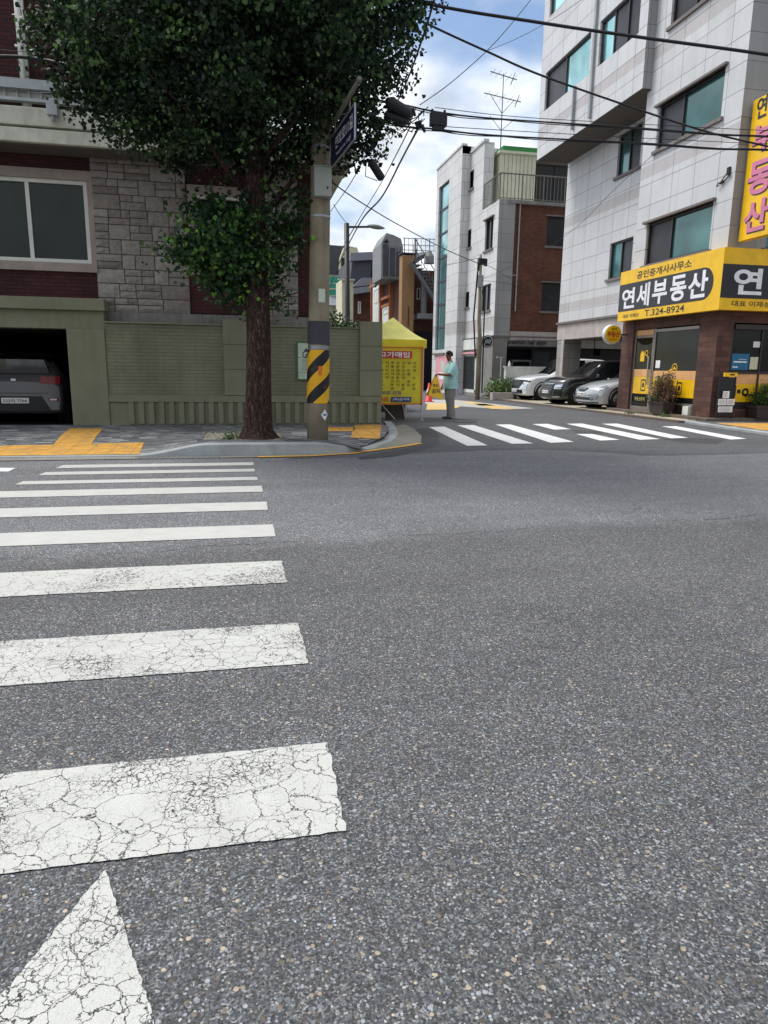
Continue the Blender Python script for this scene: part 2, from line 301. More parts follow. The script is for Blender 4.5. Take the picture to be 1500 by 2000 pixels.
plain('lamp_clear', 'c4ccd2', .08, .6, 1.0, .3, 30); plain('lamp_red', '8c0e14', .15, 0, .8); plain('grille_black', '0e0e11', .35, 0); plain('chrome', 'c9ccd0', .15, 1.0); plain('arch_black', '0b0b0c', .9); plain('alloy', '9da1a5', .3, .8)
plain('skin', '8a5a42', .6, var=.06); plain('hair', '0c0a0b', .95, bump=.8); plain('shirt_mint', '9fcaca', .85, var=.1, vs=9, bump=.5); plain('trousers_grey', '858380', .9, var=.25, vs=7, bump=.6); plain('shoe_dark', '1e1c1e', .6)
k = NT('bark'); p = k.xyz(); bv = k.comb(k.math('MULTIPLY', k.math('ADD', p[0], 0.0), 30), k.math('MULTIPLY', p[1], 30), k.math('MULTIPLY', p[2], 5.5))
bn = k.math('MULTIPLY', k.math('ABSOLUTE', k.math('SUBTRACT', k.noise(1.0, 6, .6, bv, 1.2), .5)), 4.0); k.base(k.ramp(bn, [(.0, (.018, .010, .009)), (.22, (.085, .05, .043)), (.75, (.25, .165, .135))])); k.rough(.95, .2); k.bump(bn, 1.0, .04)
def mat_leaf(name, lo, mid, hi, seedv=0):
    k = NT(name); a = k.n('ShaderNodeAttribute'); a.attribute_name = 'tone'
    k.base(k.ramp(a.outputs['Fac'], [(0, lo), (.55, mid), (.93, hi), (1, tuple(min(1, v*1.6) for v in hi))])); k.rough(.5, .35)
    tr = k.n('ShaderNodeBsdfTranslucent'); k.l(k.b.inputs['Base Color'].links[0].from_socket, tr.inputs[0]); ms = k.n('ShaderNodeMixShader'); ms.inputs[0].default_value = .28
    out = k.t.nodes['Material Output']; k.l(k.b.outputs[0], ms.inputs[1]); k.l(tr.outputs[0], ms.inputs[2]); k.l(ms.outputs[0], out.inputs[0]); return k.m
mat_leaf('ginkgo_leaf', (.007, .018, .010), (.018, .043, .018), (.075, .14, .042)); mat_leaf('ginkgo_shoot', (.013, .036, .015), (.026, .070, .025), (.12, .24, .035))
mat_leaf('shrub_leaf', (.03, .07, .02), (.07, .15, .04), (.16, .26, .07)); mat_leaf('dry_leaf', (.08, .06, .03), (.24, .14, .08), (.42, .24, .15)); mat_leaf('weed_leaf', (.05, .09, .03), (.10, .17, .05), (.2, .28, .1))
k = NT('gravel'); k.base(k.ramp(k.vor(28, out='Color'), [(0, (.08, .07, .055)), (.6, (.22, .20, .16)), (1, (.5, .48, .42))])); k.rough(.9, .2); k.bump(k.vor(28), .8, .02)
k = NT('ground_soil'); k.base(k.ramp(k.noise(.2, 6), [(.3, (.10, .10, .10)), (.7, (.15, .145, .14))])); k.rough(.9, .2)
M = lambda n: MATS[n]

# ------------------------------------------------------------------ geometry helpers
class MB:
    def __init__(s): s.v = []; s.f = []; s.mi = []; s.col = []
    def face(s, pts, mi=0):
        i = len(s.v); s.v += [tuple(p) for p in pts]; s.f.append(tuple(range(i, i+len(pts)))); s.mi.append(mi); return s
    def mesh(s, vs, fs, mi=0):
        i = len(s.v); s.v += [tuple(p) for p in vs]; s.f += [tuple(j+i for j in f) for f in fs]; s.mi += [mi]*len(fs); return s
    def box(s, x0, x1, y0, y1, z0, z1, mi=0):
        x0, x1 = sorted((x0, x1)); y0, y1 = sorted((y0, y1)); z0, z1 = sorted((z0, z1))
        v = [(x, y, z) for x in (x0, x1) for y in (y0, y1) for z in (z0, z1)]
        return s.mesh(v, [(0, 1, 3, 2), (4, 6, 7, 5), (0, 4, 5, 1), (2, 3, 7, 6), (0, 2, 6, 4), (1, 5, 7, 3)], mi)
    def obox(s, c, ax, ay, az, mi=0):
        """box centred at c with half-axis vectors"""
        c = Vector(c); ax, ay, az = map(Vector, (ax, ay, az))
        v = [c+ax*i+ay*j+az*k for i in (-1, 1) for j in (-1, 1) for k in (-1, 1)]
        return s.mesh(v, [(0, 1, 3, 2), (4, 6, 7, 5), (0, 4, 5, 1), (2, 3, 7, 6), (0, 2, 6, 4), (1, 5, 7, 3)], mi)
    def prism(s, poly, z0, z1, mi=0):
        n = len(poly); v = [(p[0], p[1], z0 if not hasattr(z0, '__call__') else z0(p)) for p in poly]+[(p[0], p[1], z1 if not hasattr(z1, '__call__') else z1(p)) for p in poly]
        f = [tuple(reversed(range(n))), tuple(range(n, 2*n))]+[(i, (i+1) % n, n+(i+1) % n, n+i) for i in range(n)]
        return s.mesh(v, f, mi)
    def extr(s, pts, d, mi=0):
        """planar polygon of 3-D points extruded by vector d"""
        n = len(pts); d = Vector(d); v = [Vector(p) for p in pts]; v += [p+d for p in v]
        return s.mesh(v, [tuple(range(n)), tuple(reversed(range(n, 2*n)))]+[(i, n+i, n+(i+1) % n, (i+1) % n) for i in range(n)], mi)
    def cyl(s, p0, p1, r0, r1=None, n=12, caps=True, mi=0):
        return s.tube([p0, p1], [r0, r0 if r1 is None else r1], n, caps, mi)
    def tube(s, pts, r, n=8, caps=True, mi=0):
        pts = [Vector(p) for p in pts]; m = len(pts); rs = r if hasattr(r, '__len__') else [r]*m
        vs = []; ref = None
        for i, p in enumerate(pts):
            t = (pts[min(i+1, m-1)]-pts[max(i-1, 0)]).normalized()
            if ref is None: ref = Vector((0, 0, 1)) if abs(t.z) < .9 else Vector((1, 0, 0))
            a = t.cross(ref).normalized(); b = t.cross(a).normalized(); ref = b.cross(t) if False else ref
            vs += [p+(a*math.cos(2*math.pi*j/n)+b*math.sin(2*math.pi*j/n))*rs[i] for j in range(n)]
        fs = [(i*n+j, i*n+(j+1) % n, (i+1)*n+(j+1) % n, (i+1)*n+j) for i in range(m-1) for j in range(n)]
        if caps: fs += [tuple(reversed(range(n))), tuple(range((m-1)*n, m*n))]
        return s.mesh(vs, fs, mi)
    def lathe(s, c, axis, prof, n=24, mi=0):
        """prof: (offset along axis, radius)"""
        c = Vector(c); ax = Vector(axis).normalized(); ref = Vector((0, 0, 1)) if abs(ax.z) < .9 else Vector((1, 0, 0)); a = ax.cross(ref).normalized(); b = ax.cross(a)
        vs = []
        for o, r in prof: vs += [c+ax*o+(a*math.cos(2*math.pi*j/n)+b*math.sin(2*math.pi*j/n))*r for j in range(n)]
        fs = [(i*n+j, i*n+(j+1) % n, (i+1)*n+(j+1) % n, (i+1)*n+j) for i in range(len(prof)-1) for j in range(n)]
        return s.mesh(vs, fs, mi)
    def build(s, name, mats, parent=None, smooth=False, bevel=0, tones=None):
        me = bpy.data.meshes.new(name); me.from_pydata(s.v, [], s.f)
        mats = mats if isinstance(mats, (list, tuple)) else [mats]
        for m in mats: me.materials.append(M(m) if isinstance(m, str) else m)
        me.polygons.foreach_set('material_index', s.mi)
        if smooth: me.polygons.foreach_set('use_smooth', [True]*len(s.f))
        if tones is not None:
            at = me.attributes.new('tone', 'FLOAT', 'FACE'); at.data.foreach_set('value', tones)
        me.update(); o = bpy.data.objects.new(name, me); COL.objects.link(o)
        if parent: o.parent = parent
        if bevel:
            b = o.modifiers.new('b', 'BEVEL'); b.width = bevel; b.segments = 2; b.limit_method = 'ANGLE'
        if smooth:
            pass
        return o
def tag(o, label, cat, group=None):
    o['label'] = label; o['category'] = cat
    if group: o['group'] = group
    return o
def lab(o, label): o['label'] = label; return o
def struct(o, kind='structure'): o['kind'] = kind; return o
def thing(name, label, cat, loc=(0, 0, 0), rz=0, group=None):
    o = bpy.data.objects.new(name, None); COL.objects.link(o); o.location = loc; o.rotation_euler = (0, 0, rz); o.empty_display_size = .1
    return tag(o, label, cat, group)
def bx(name, mat, parent, *a, bevel=0):
    m = MB(); 
    if hasattr(a[0], '__len__'):
        for q in a: m.box(*q)
    else: m.box(*a)
    return m.build(name, mat, parent, bevel=bevel)
# oriented in a wall plane: pl='X' -> wall faces -X, u = Y ; pl='Y' -> wall faces -Y, u = X ; d into the wall
def wb(m, pl, c, u0, u1, z0, z1, d0, d1, mi=0):
    return m.box(c+d0, c+d1, u0, u1, z0, z1, mi) if pl == 'X' else m.box(u0, u1, c+d0, c+d1, z0, z1, mi)
def wp(pl, c, u, z, d=0): return (c+d, u, z) if pl == 'X' else (u, c+d, z)
def wall(m, pl, c, u0, u1, z0, z1, holes=(), depth=.2, mi=0, rmi=None):
    us = sorted({u0, u1, *[h[0] for h in holes], *[h[1] for h in holes]}); zs = sorted({z0, z1, *[h[2] for h in holes], *[h[3] for h in holes]})
    us = [u for u in us if u0 <= u <= u1]; zs = [z for z in zs if z0 <= z <= z1]
    for a, b in zip(us, us[1:]):
        for p, q in zip(zs, zs[1:]):
            cu, cz = (a+b)/2, (p+q)/2
            if any(h[0] < cu < h[1] and h[2] < cz < h[3] for h in holes): continue
            m.face([wp(pl, c, a, p), wp(pl, c, b, p), wp(pl, c, b, q), wp(pl, c, a, q)], mi)
    r = mi if rmi is None else rmi
    for a, b, p, q in holes:
        for (ua, za), (ub, zb) in (((a, p), (b, p)), ((b, p), (b, q)), ((b, q), (a, q)), ((a, q), (a, p))):
            m.face([wp(pl, c, ua, za), wp(pl, c, ub, zb), wp(pl, c, ub, zb, depth), wp(pl, c, ua, za, depth)], r)
    return m
def window(parent, pl, c, u0, u1, z0, z1, mull=(.5,), frame='bronze_frame', panes=('dark_window_glass',), fw=.05, depth=.12, sill=None, lintel=None, label=None, name='window', rails=()):
    m = MB()
    for a, b, p, q in ((u0, u1, z0, z0+fw), (u0, u1, z1-fw, z1), (u0, u0+fw, z0+fw, z1-fw), (u1-fw, u1, z0+fw, z1-fw)): wb(m, pl, c, a, b, p, q, depth-.05, depth+.03)
    cuts = [u0+fw]+[u0+(u1-u0)*t for t in mull]+[u1-fw]
    for t in cuts[1:-1]: wb(m, pl, c, t-fw*.5, t+fw*.5, z0+fw, z1-fw, depth-.04, depth+.025)
    for t in rails:
        zz = z0+(z1-z0)*t; wb(m, pl, c, u0+fw, u1-fw, zz-fw*.4, zz+fw*.4, depth-.035, depth+.02)
    f = m.build(name, frame, parent)
    if label: lab(f, label)
    for i, (a, b) in enumerate(zip(cuts, cuts[1:])):
        g = MB(); wb(g, pl, c, a, b, z0+fw, z1-fw, depth+(.0 if i % 2 else .012), depth+.02); g.build('pane', panes[i % len(panes)], f)
    if sill:
        g = MB(); wb(g, pl, c, u0-.1, u1+.1, z0-.09, z0, -.07, depth-.051); g.build('sill', sill, f)
    if lintel:
        g = MB(); wb(g, pl, c, u0-.1, u1+.12, z1, z1+.06, -.10, depth-.051); g.build('lintel', lintel, f)
    return f
def text(body, pl, c, box, mat, parent=None, bold=.0, name='lettering', thick=.006, fit=True, curve_off=None):
    """text fitted to box=(left u, right u, z0, z1); left is the reader's left"""
    cu = bpy.data.curves.new('t', 'FONT'); cu.body = body; cu.size = 1; cu.offset = bold; cu.extrude = .0; cu.resolution_u = 4
    o = bpy.data.objects.new('t', cu); COL.objects.link(o); dg = bpy.context.evaluated_depsgraph_get(); dg.update()
    me = bpy.data.meshes.new_from_object(o.evaluated_get(dg)); bpy.data.objects.remove(o); bpy.data.curves.remove(cu)
    n = len(me.vertices)
    if n == 0: return None
    co = np.empty(n*3); me.vertices.foreach_get('co', co); co = co.reshape(-1, 3)
    mn, mxx = co.min(0), co.max(0); sz = np.maximum(mxx-mn, 1e-6)
    ul, ur, z0, z1 = box
    U = ul+(co[:, 0]-mn[0])/sz[0]*(ur-ul); Z = z0+(co[:, 1]-mn[1])/sz[1]*(z1-z0)
    out = np.empty_like(co)
    if pl == 'X': out[:, 0] = c-thick; out[:, 1] = U
    else: out[:, 0] = U; out[:, 1] = c-thick
    out[:, 2] = Z
    me.vertices.foreach_set('co', out.ravel()); me.materials.clear(); me.materials.append(M(mat)); me.update()
    o = bpy.data.objects.new(name, me); COL.objects.link(o)
    if parent: o.parent = parent
    return o
def join_meshes(objs, name):
    """merge generated text meshes into one mesh object (done with plain data)"""
    V = []; Fc = []; mats = []; mi = []
    par = objs[0].parent
    for o in objs:
        me = o.data; b = len(V); V += [tuple(v.co) for v in me.vertices]
        mt = me.materials[0]
        if mt not in mats: mats.append(mt)
        for p in me.polygons: Fc.append(tuple(b+i for i in p.vertices)); mi.append(mats.index(mt))
        bpy.data.objects.remove(o)
    me = bpy.data.meshes.new(name); me.from_pydata(V, [], Fc)
    for m in mats: me.materials.append(m)
    me.polygons.foreach_set('material_index', mi); me.update()
    o = bpy.data.objects.new(name, me); COL.objects.link(o); o.parent = par; return o
def rect(m, pl, c, ul, ur, z0, z1, t=.004, mi=0):
    return wb(m, pl, c, min(ul, ur), max(ul, ur), z0, z1, -t, 0, mi)
def leaves(name, mat, centers, radii, n, size, parent=None, up=.3, squash=.8, seed=1, kind='fan'):
    """many leaf-sized faces clumped in the given ellipsoids"""
    rng = np.random.default_rng(seed); centers = np.array(centers, float); radii = np.array(radii, float)
    w = radii**2.2; w /= w.sum(); nc = max(8, n//45)
    idx = rng.choice(len(radii), nc, p=w); d = rng.normal(size=(nc, 3)); d /= np.linalg.norm(d, axis=1)[:, None]
    rr = rng.random(nc)**.42; cc = centers[idx]+d*(radii[idx]*rr)[:, None]*np.array([1, 1, squash])
    ct = rng.normal(0, .28, nc)
    li = rng.integers(0, nc, n); off = rng.normal(size=(n, 3))*size*np.array([2.1, 2.1, 1.7]); p = cc[li]+off
    nrm = rng.normal(size=(n, 3))+np.array([0, 0, up]); nrm /= np.linalg.norm(nrm, axis=1)[:, None]
    a = np.cross(nrm, rng.normal(size=(n, 3))); a /= np.linalg.norm(a, axis=1)[:, None]; b = np.cross(nrm, a)
    s = size*rng.uniform(.65, 1.25, n)[:, None]
    bend = nrm*s*rng.uniform(-.25, .25, n)[:, None]
    v = np.empty((n, 5, 3))
    v[:, 0] = p-a*s*.55; v[:, 1] = p+a*s*.25-b*s*.55+bend; v[:, 2] = p+a*s*.55-b*s*.16; v[:, 3] = p+a*s*.5+b*s*.2; v[:, 4] = p+a*s*.18+b*s*.56+bend
    me = bpy.data.meshes.new(name); me.vertices.add(n*5); me.vertices.foreach_set('co', v.ravel())
    me.loops.add(n*5); me.loops.foreach_set('vertex_index', np.arange(n*5)); me.polygons.add(n)
    me.polygons.foreach_set('loop_start', np.arange(n)*5)
    try: me.polygons.foreach_set('loop_total', np.full(n, 5))
    except Exception: pass
    t = np.clip(.40+ct[li]+rng.normal(0, .16, n), 0, 1); t[rng.random(n) < .03] = 1
    at = me.attributes.new('tone', 'FLOAT', 'FACE'); at.data.foreach_set('value', t.astype(np.float32))
    me.materials.append(M(mat)); me.update(calc_edges=True); me.validate()
    o = bpy.data.objects.new(name, me); COL.objects.link(o)
    if parent: o.parent = parent
    return o

# ================================================================== SETTING
def sheet(name, pts, z, mat):
    m = MB(); m.face([(p[0], p[1], z) for p in pts]); return struct(m.build(name, mat))
sheet('ground', [(-600, -600), (600, -600), (600, 600), (-600, 600)], -.05, 'ground_soil')
sheet('road', [(-60, -12), (60, -12), (60, 120), (-60, 120)], 0, 'asphalt')
def wobble(a, b, n, amp, z=None):
    a = Vector(a); b = Vector(b); d = (b-a); nrm = Vector((-d.y, d.x, 0)).normalized() if len(d) == 3 else None
    return [a+d*(i/n)+nrm*(random.uniform(-amp, amp) if 0 < i < n else 0) for i in range(n+1)]
# darker resurfaced strip of the side street and its patches
k = mat_asphalt('asphalt_dark', lo=.055, hi=.066)
seam = [(560, 897), (700, 893), (830, 885), (950, 879), (1060, 878), (1180, 883), (1260, 890), (1380, 889), (1500, 884), (1700, 880)]
pts = []
for (a, b) in zip(seam, seam[1:]): pts += wobble(G(*a), G(*b), 8, .03)[:-1]
pts += [G(1700, 880), Vector((30, 120, 0)), Vector((2.9, 120, 0)), Vector((2.9, 13, 0))]
mm = MB(); mm.face([(p.x, p.y, .003) for p in pts]); struct(mm.build('side_street', 'asphalt_dark'))
k = mat_asphalt('asphalt_patch', lo=.035, hi=.040)
def blob(name, px, mat, z, n=4, amp=.03):
    w = [G(*p) for p in px]; out = []
    for a, b in zip(w, w[1:]+w[:1]): out += wobble(a, b, n, amp)[:-1]
    m = MB(); m.face([(p.x, p.y, z) for p in out]); return struct(m.build(name, mat))
blob('road_patch', [(812, 838), (838, 836), (858, 850), (857, 868), (826, 880), (760, 893), (700, 898), (700, 893), (826, 869)], 'asphalt_patch', .006)
blob('road_patch', [(1290, 857), (1370, 855), (1415, 860), (1400, 867), (1330, 864)], 'asphalt_patch', .006)
blob('road_patch', [(1118, 840), (1165, 842), (1180, 848), (1125, 847)], 'asphalt_patch', .006)
# main crossing: nine bars running along the main street
def XLF(y): return max(-2.42, -2.19-.09*(9.4-y))
XR = [(640, 1452, 676, 1625), (583, 1218, 602, 1297), (550, 1096, 561, 1139), (533, 1025, 538, 1048.5), (521, 980.5, 523, 996.5), (511, 949.5, 513, 961), (502, 932, 503, 938), (497, 916, 497.5, 921.5), (495, 903.5, 496, 909)]
for i, (x1, y1, x2, y2) in enumerate(XR):
    a = G(x1, y1); b = G(x2, y2); xl = -3.95-(.0 if i < 6 else .04)
    top = wobble((XLF(a.y), a.y, 0), (a.x, a.y, 0), 110, .0022); bot = wobble((b.x, b.y, 0), (XLF(b.y), b.y, 0), 110, .0025)
    m = MB(); m.face([(p.x, p.y, .0045) for p in reversed(top+wobble(a, b, 16, .005)[1:-1]+bot)]); struct(m.build('crosswalk_stripe', 'white_marking'))
ap = G(205, 1702); l = G(0, 1950); r_ = G(303, 2000); L2 = ap+(l-ap)*1.9; R2 = ap+(r_-ap)*1.75
m = MB(); m.face([(p.x, p.y, .0045) for p in wobble(ap, L2, 50, .003)[:-1]+wobble(L2, R2, 8, .003)[:-1]+wobble(R2, ap, 50, .004)[:-1]]); struct(m.build('yield_triangle_marking', 'white_marking'))
m = MB(); m.face([(p.x, p.y, .0045) for p in (G(-60, 914), G(31, 914.5), G(17, 921.5), G(-80, 922))]); struct(m.build('road_marking', 'white_marking_far'))
X2 = [((837.5, 835), (868, 834), (952.5, 871), (912.5, 872)), ((892.5, 831.5), (925, 831), (1041, 867), (1000, 868)), ((967.5, 830), (996, 829.5), (1121, 864), (1075, 866)), ((1039, 829), (1070, 828.5), (1115, 839), (1082, 840)),
      ((1125, 848.5), (1157, 848.5), (1210, 860), (1172, 861.5)), ((1106, 828.5), (1137, 828), (1289, 858.5), (1250, 860)), ((1175, 828.5), (1205, 828), (1344, 856), (1310, 857)), ((1292, 833.5), (1320, 833), (1459, 858), (1427, 859.5))]
for q in X2:
    w = [G(*p) for p in q]; out = []
    for a, b in zip(w, w[1:]+w[:1]): out += wobble(a, b, 5, .006)[:-1]
    m = MB(); m.face([(p.x, p.y, .0105) for p in reversed(out)]); struct(m.build('side_crosswalk_stripe', 'white_marking_far'))
# speed table markings up the side street
for q, mt in (([(832, 781), (890, 781.5), (1045, 798), (985, 800.5), (830, 789)], 'dusty_white_marking'),):
    m = MB(); m.face([(p.x, p.y, .0105) for p in (G(*c) for c in reversed(q))]); struct(m.build('speed_table_marking', mt))
for q in ([(835, 788.5), (875, 789), (900, 795), (880, 801), (832, 801)], [(895, 785), (925, 785.5), (968, 793), (940, 793)], [(925, 789), (950, 789.5), (1012, 799), (960, 799.5)]):
    m = MB(); m.face([(p.x, p.y, .0145) for p in (G(*c) for c in reversed(q))]); struct(m.build('speed_table_marking', 'dusty_yellow_marking'))
for c, r_ in (((990, 793), .38), ((908, 824), .3)):
    p = G(*c); m = MB(); m.lathe((p.x, p.y, .004), (0, 0, 1), [(.0, r_), (.006, r_), (.006, r_*.86), (.003, r_*.84), (.003, r_*.8), (.006, r_*.78), (.006, .0)], 32); struct(m.build('manhole_cover', 'grille_black'))

# left pavement
def lerp(a, b, t): return a+(b-a)*t
def clamp(t): return max(0, min(1, t))
def smooth(t): t = clamp(t); return t*t*(3-2*t)
def kh(x): return lerp(.035, .175, smooth((x+1.35)/.95))*(1-smooth((x-1.15)/.95))+.035*smooth((x-1.15)/.95)
inner = [G(*p, .03) for p in ((700, 877), (751, 860), (761, 843), (753, 829.6))]
inn = [(1.95, 10.36)]+[(p.x, p.y) for p in inner]+[(3.02, 14.6)]
inn.sort(key=lambda p: p[1])
def xmax(y):
    ys = [p[1] for p in inn]; xs = [p[0] for p in inn]; return float(np.interp(y, ys, xs))
def swz(x, y): return lerp(kh(x), .12, smooth((y-10.35)/2.2))
m = MB(); ys = list(np.linspace(10.33, 14.44, 26)); NX = 70
vs = []
for y in ys:
    xm = xmax(y)
    for i in range(NX+1):
        t = i/NX; x = -30+(xm+30)*(1-(1-t)**2.2); vs.append((x, y, swz(x, y)))
fs = [(j*(NX+1)+i, j*(NX+1)+i+1, (j+1)*(NX+1)+i+1, (j+1)*(NX+1)+i) for j in range(len(ys)-1) for i in range(NX)]
m.mesh(vs, fs); struct(m.build('sidewalk', 'pavers'))
# kerb swept along the pavement edge
outer = [(-30, 10.13), (-8, 10.13), (-3, 10.13), (-1.6, 10.13), (-1.2, 10.13), (-.8, 10.13), (-.4, 10.13), (0, 10.13), (.5, 10.13), (1.0, 10.14), (1.35, 10.2), (1.62, 10.32), (1.88, 10.5)]+[(p.x, p.y) for p in (G(*q) for q in ((732, 877.6), (770, 862), (779, 849), (771, 831), (766, 826)))]
def sweep(path, off, zf0, zf1, mat, name, seg=.0):
    P = [Vector((a, b, 0)) for a, b in path]; n = len(P); m = MB(); vs = []
    for i, p in enumerate(P):
        t = (P[min(i+1, n-1)]-P[max(i-1, 0)]).normalized(); nn = Vector((-t.y, t.x, 0)); q = p+nn*off
        vs += [(p.x, p.y, zf0), (p.x+nn.x*.012, p.y+nn.y*.012, zf1(p.x)-.012 if zf1(p.x) > .02 else zf1(p.x)), (p.x+nn.x*.03, p.y+nn.y*.03, zf1(p.x)), (q.x, q.y, zf1(p.x)+.002), (q.x, q.y, zf0)]
    fs = [(i*5+j, (i+1)*5+j, (i+1)*5+j+1, i*5+j+1) for i in range(n-1) for j in range(4)]
    m.mesh(vs, fs); return m.build(name, mat)
def dens(path, step=.12):
    out = []
    for (a, b), (c, d) in zip(path, path[1:]):
        L_ = math.hypot(c-a, d-b); k = max(1, int(L_/step)) if L_ < 6 else 6
        out += [(a+(c-a)*i/k, b+(d-b)*i/k) for i in range(k)]
    return out+[path[-1]]
struct(sweep(dens(outer), .2, -.02, kh, 'kerb_stone', 'kerb'))
gut = [(-30, 9.84), (2.2, 9.92)]; go = [(p.x, p.y) for p in (G(*q) for q in ((640, 889.5), (732, 881), (790, 873), (822, 867), (823, 852), (808, 838), (790, 829)))]
ap_out = [(-30, 9.86), (-1.2, 9.9), (.3, 9.93), (1.1, 9.98)]+go[1:]
m = MB(); poly = ap_out+[(3.0, 14.4), (2.0, 12), (1, 10.5), (-30, 10.5)]
m.face([(x, y, .0095) for x, y in poly]); struct(m.build('gutter', 'gutter_concrete'))
yl = dens([(.28, 9.88), (1.1, 9.93)]+[(x+.03, y-.02) for x, y in [(lambda q: (q.x, q.y))(G(640, 890)), (lambda q: (q.x, q.y))(G(692, 887))]]+[(x+.03, y-.02) for x, y in [go[1], go[2], go[3]]], .2)
P = [Vector((a, b, 0)) for a, b in yl]; vs = []; 
for i, p in enumerate(P):
    t = (P[min(i+1, len(P)-1)]-P[max(i-1, 0)]).normalized(); nn = Vector((-t.y, t.x, 0)); vs += [(p.x, p.y, .0135), (p.x+nn.x*.11, p.y+nn.y*.11, .0135)]
m = MB(); m.mesh(vs, [(2*i, 2*i+2, 2*i+3, 2*i+1) for i in range(len(P)-1)]); struct(m.build('yellow_road_line', 'yellow_marking'))
# drain grate
m = MB()
for i in range(16): m.box(-1.35+i*.07, -1.31+i*.07, 9.9, 10.1, .0, .016)
m.box(-1.4, -.25, 9.88, 9.9, 0, .016); m.box(-1.4, -.25, 10.1, 10.12, 0, .016); struct(m.build('drain_grate', 'steel_grey'))
# tactile strips lying on the pavement surface
def tact(px, z0):
    w = [G(*p, z0) for p in px]
    xs = [p.x for p in w]; ysx = [p.y for p in w]; m = MB(); n = 12
    a, b, c, d = w
    for i in range(n):
        for j in range(4):
            q = []
            for u, v in ((i, j), (i+1, j), (i+1, j+1), (i, j+1)):
                p = a.lerp(b, u/n).lerp(d.lerp(c, u/n), v/4); q.append((p.x, p.y, swz(p.x, p.y)+.006))
            m.face(q)
    return struct(m.build('tactile_paving', 'tactile_paving'))
tact([(-300, 893), (272, 887), (281, 869), (-300, 880)], .04); tact([(98, 875.5), (176, 871.5), (203, 843.5), (137, 843.5)], .06)
tact([(640, 845), (693, 845), (693, 836.5), (640, 836)], .1); tact([(685, 857), (742, 858), (745, 834), (693, 833.5)], .08)
m = MB()   # pale paving inserts
for (x, y) in ((30, 858), (85, 862), (290, 856), (440, 836), (410, 838), (660, 850), (585, 850), (585, 847), (115, 846), (250, 838), (20, 843), (560, 840)):
    p = G(x, y, .1); z = swz(p.x, p.y)+.004; m.box(p.x-.13, p.x+.13, p.y-.055, p.y+.055, z-.003, z)
struct(m.build('pale_paving_inserts', 'kerb_stone'))
# tree pit
px_ = [G(*p, .15) for p in ((390, 863.5), (560, 865), (548, 848), (400, 848))]
m = MB(); zt = .165
m.face([(p.x, p.y, zt+.012) for p in px_]); pit = struct(m.build('tree_pit_gravel', 'gravel'), 'stuff')
m = MB()
for a, b in zip(px_, px_[1:]+px_[:1]):
    d = (b-a).normalized(); nn = Vector((-d.y, d.x, 0))*.03; m.obox(((a+b)/2).to_tuple()[:2]+(zt+.005,), (b-a)/2+d*.03, nn, (0, 0, .018))
struct(m.build('tree_pit_frame', 'steel_grey'))
# right hand pavement, its kerb, and the parking forecourt
def slab(name, poly, z0, z1, mat): m = MB(); m.prism(poly, z0, z1); return struct(m.build(name, mat))
slab('right_sidewalk', [(11.45, 15.65), (11.15, 12.6), (11.0, 10.5), (30, 10.5), (30, 16.6), (11.6, 16.6)], -.02, .035, 'pavers')
slab('right_kerb', [(11.2, 15.6), (10.88, 12.6), (10.72, 10.5), (11.0, 10.5), (11.15, 12.6), (11.45, 15.65), (11.6, 16.2), (11.35, 16.2)], -.02, .05, 'kerb_stone')
m = MB(); m.face([(11.75, 15.3, .041), (11.45, 13.3, .041), (18, 13.3, .041), (18, 15.3, .041)]); struct(m.build('tactile_paving', 'tactile_paving'))
slab('parking_forecourt', [(11.32, 16.2), (11.3, 30.6), (22, 30.6), (22, 16.2)], -.02, .04, 'yard_concrete')
slab('forecourt_kerb', [(11.1, 15.9), (11.08, 31.5), (11.3, 31.5), (11.32, 15.9)], -.02, .055, 'dark_stone_step')

# ================================================================== LEFT HOUSE
YH = 14.85
house = thing('brick_house', 'dark red brick house with grey stone bays and cream balcony slabs behind the olive wall', 'house', (-2, YH, .12))
house.location = (0, 0, 0)
xr = PY(642, 500, YH).x; HL = -12.0
def U(x, y): p = PY(x, y, YH); return p.x, p.z
w1l, w1t = -5.6, U(100, 350)[1]; w1r, w1b = U(180, 516); w2l = U(378, 388)[0]; w2t = U(378, 380)[1]; w2r = .95; w2b = U(378, 520)[1]
st1l, st1r = U(184, 450)[0], U(366, 450)[0]; st2l, st2r = U(545, 520)[0], U(582, 520)[0]
zc = PY(0, 275, 14.2).z   # underside of the balcony slab
zs = U(290, 612)[1]       # bottom of stone
m = MB(); wall(m, 'Y', YH, HL, xr, 2.3, zc+.1, holes=[(w1l, w1r, w1b, w1t), (w2l, w2r, w2b, w2t)], depth=.16)
m.face([(xr, YH, 0), (xr, 22, 0), (xr, 22, zc+.1), (xr, YH, zc+.1)]); m.face([(xr, 22, 0), (HL, 22, 0), (HL, 22, zc+.1), (xr, 22, zc+.1)])
m.face([(HL, YH+.4, 0), (HL, 22, 0), (HL, 22, zc), (HL, YH+.4, zc)])
zt2 = PY(0, 215, 14.2).z
m.build('wall', 'dark_red_brick', house)
m = MB(); m.box(HL, -.4, YH+.25, 21, zc, 8.7); m.build('upper_storey', 'dark_red_brick', house)
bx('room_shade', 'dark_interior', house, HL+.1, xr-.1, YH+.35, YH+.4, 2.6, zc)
window(house, 'Y', YH, w1l, w1r, w1b, w1t, mull=(.02+.98*(U(55, 430)[0]-w1l)/(w1r-w1l),), frame='pvc_white', panes=('green_grey_glass',), fw=.07, depth=.05, label='wide white framed sliding window')
window(house, 'Y', YH, w2l, w2r, w2b, w2t, mull=(.5,), frame='pvc_white', panes=('dark_window_glass',), fw=.06, depth=.05)
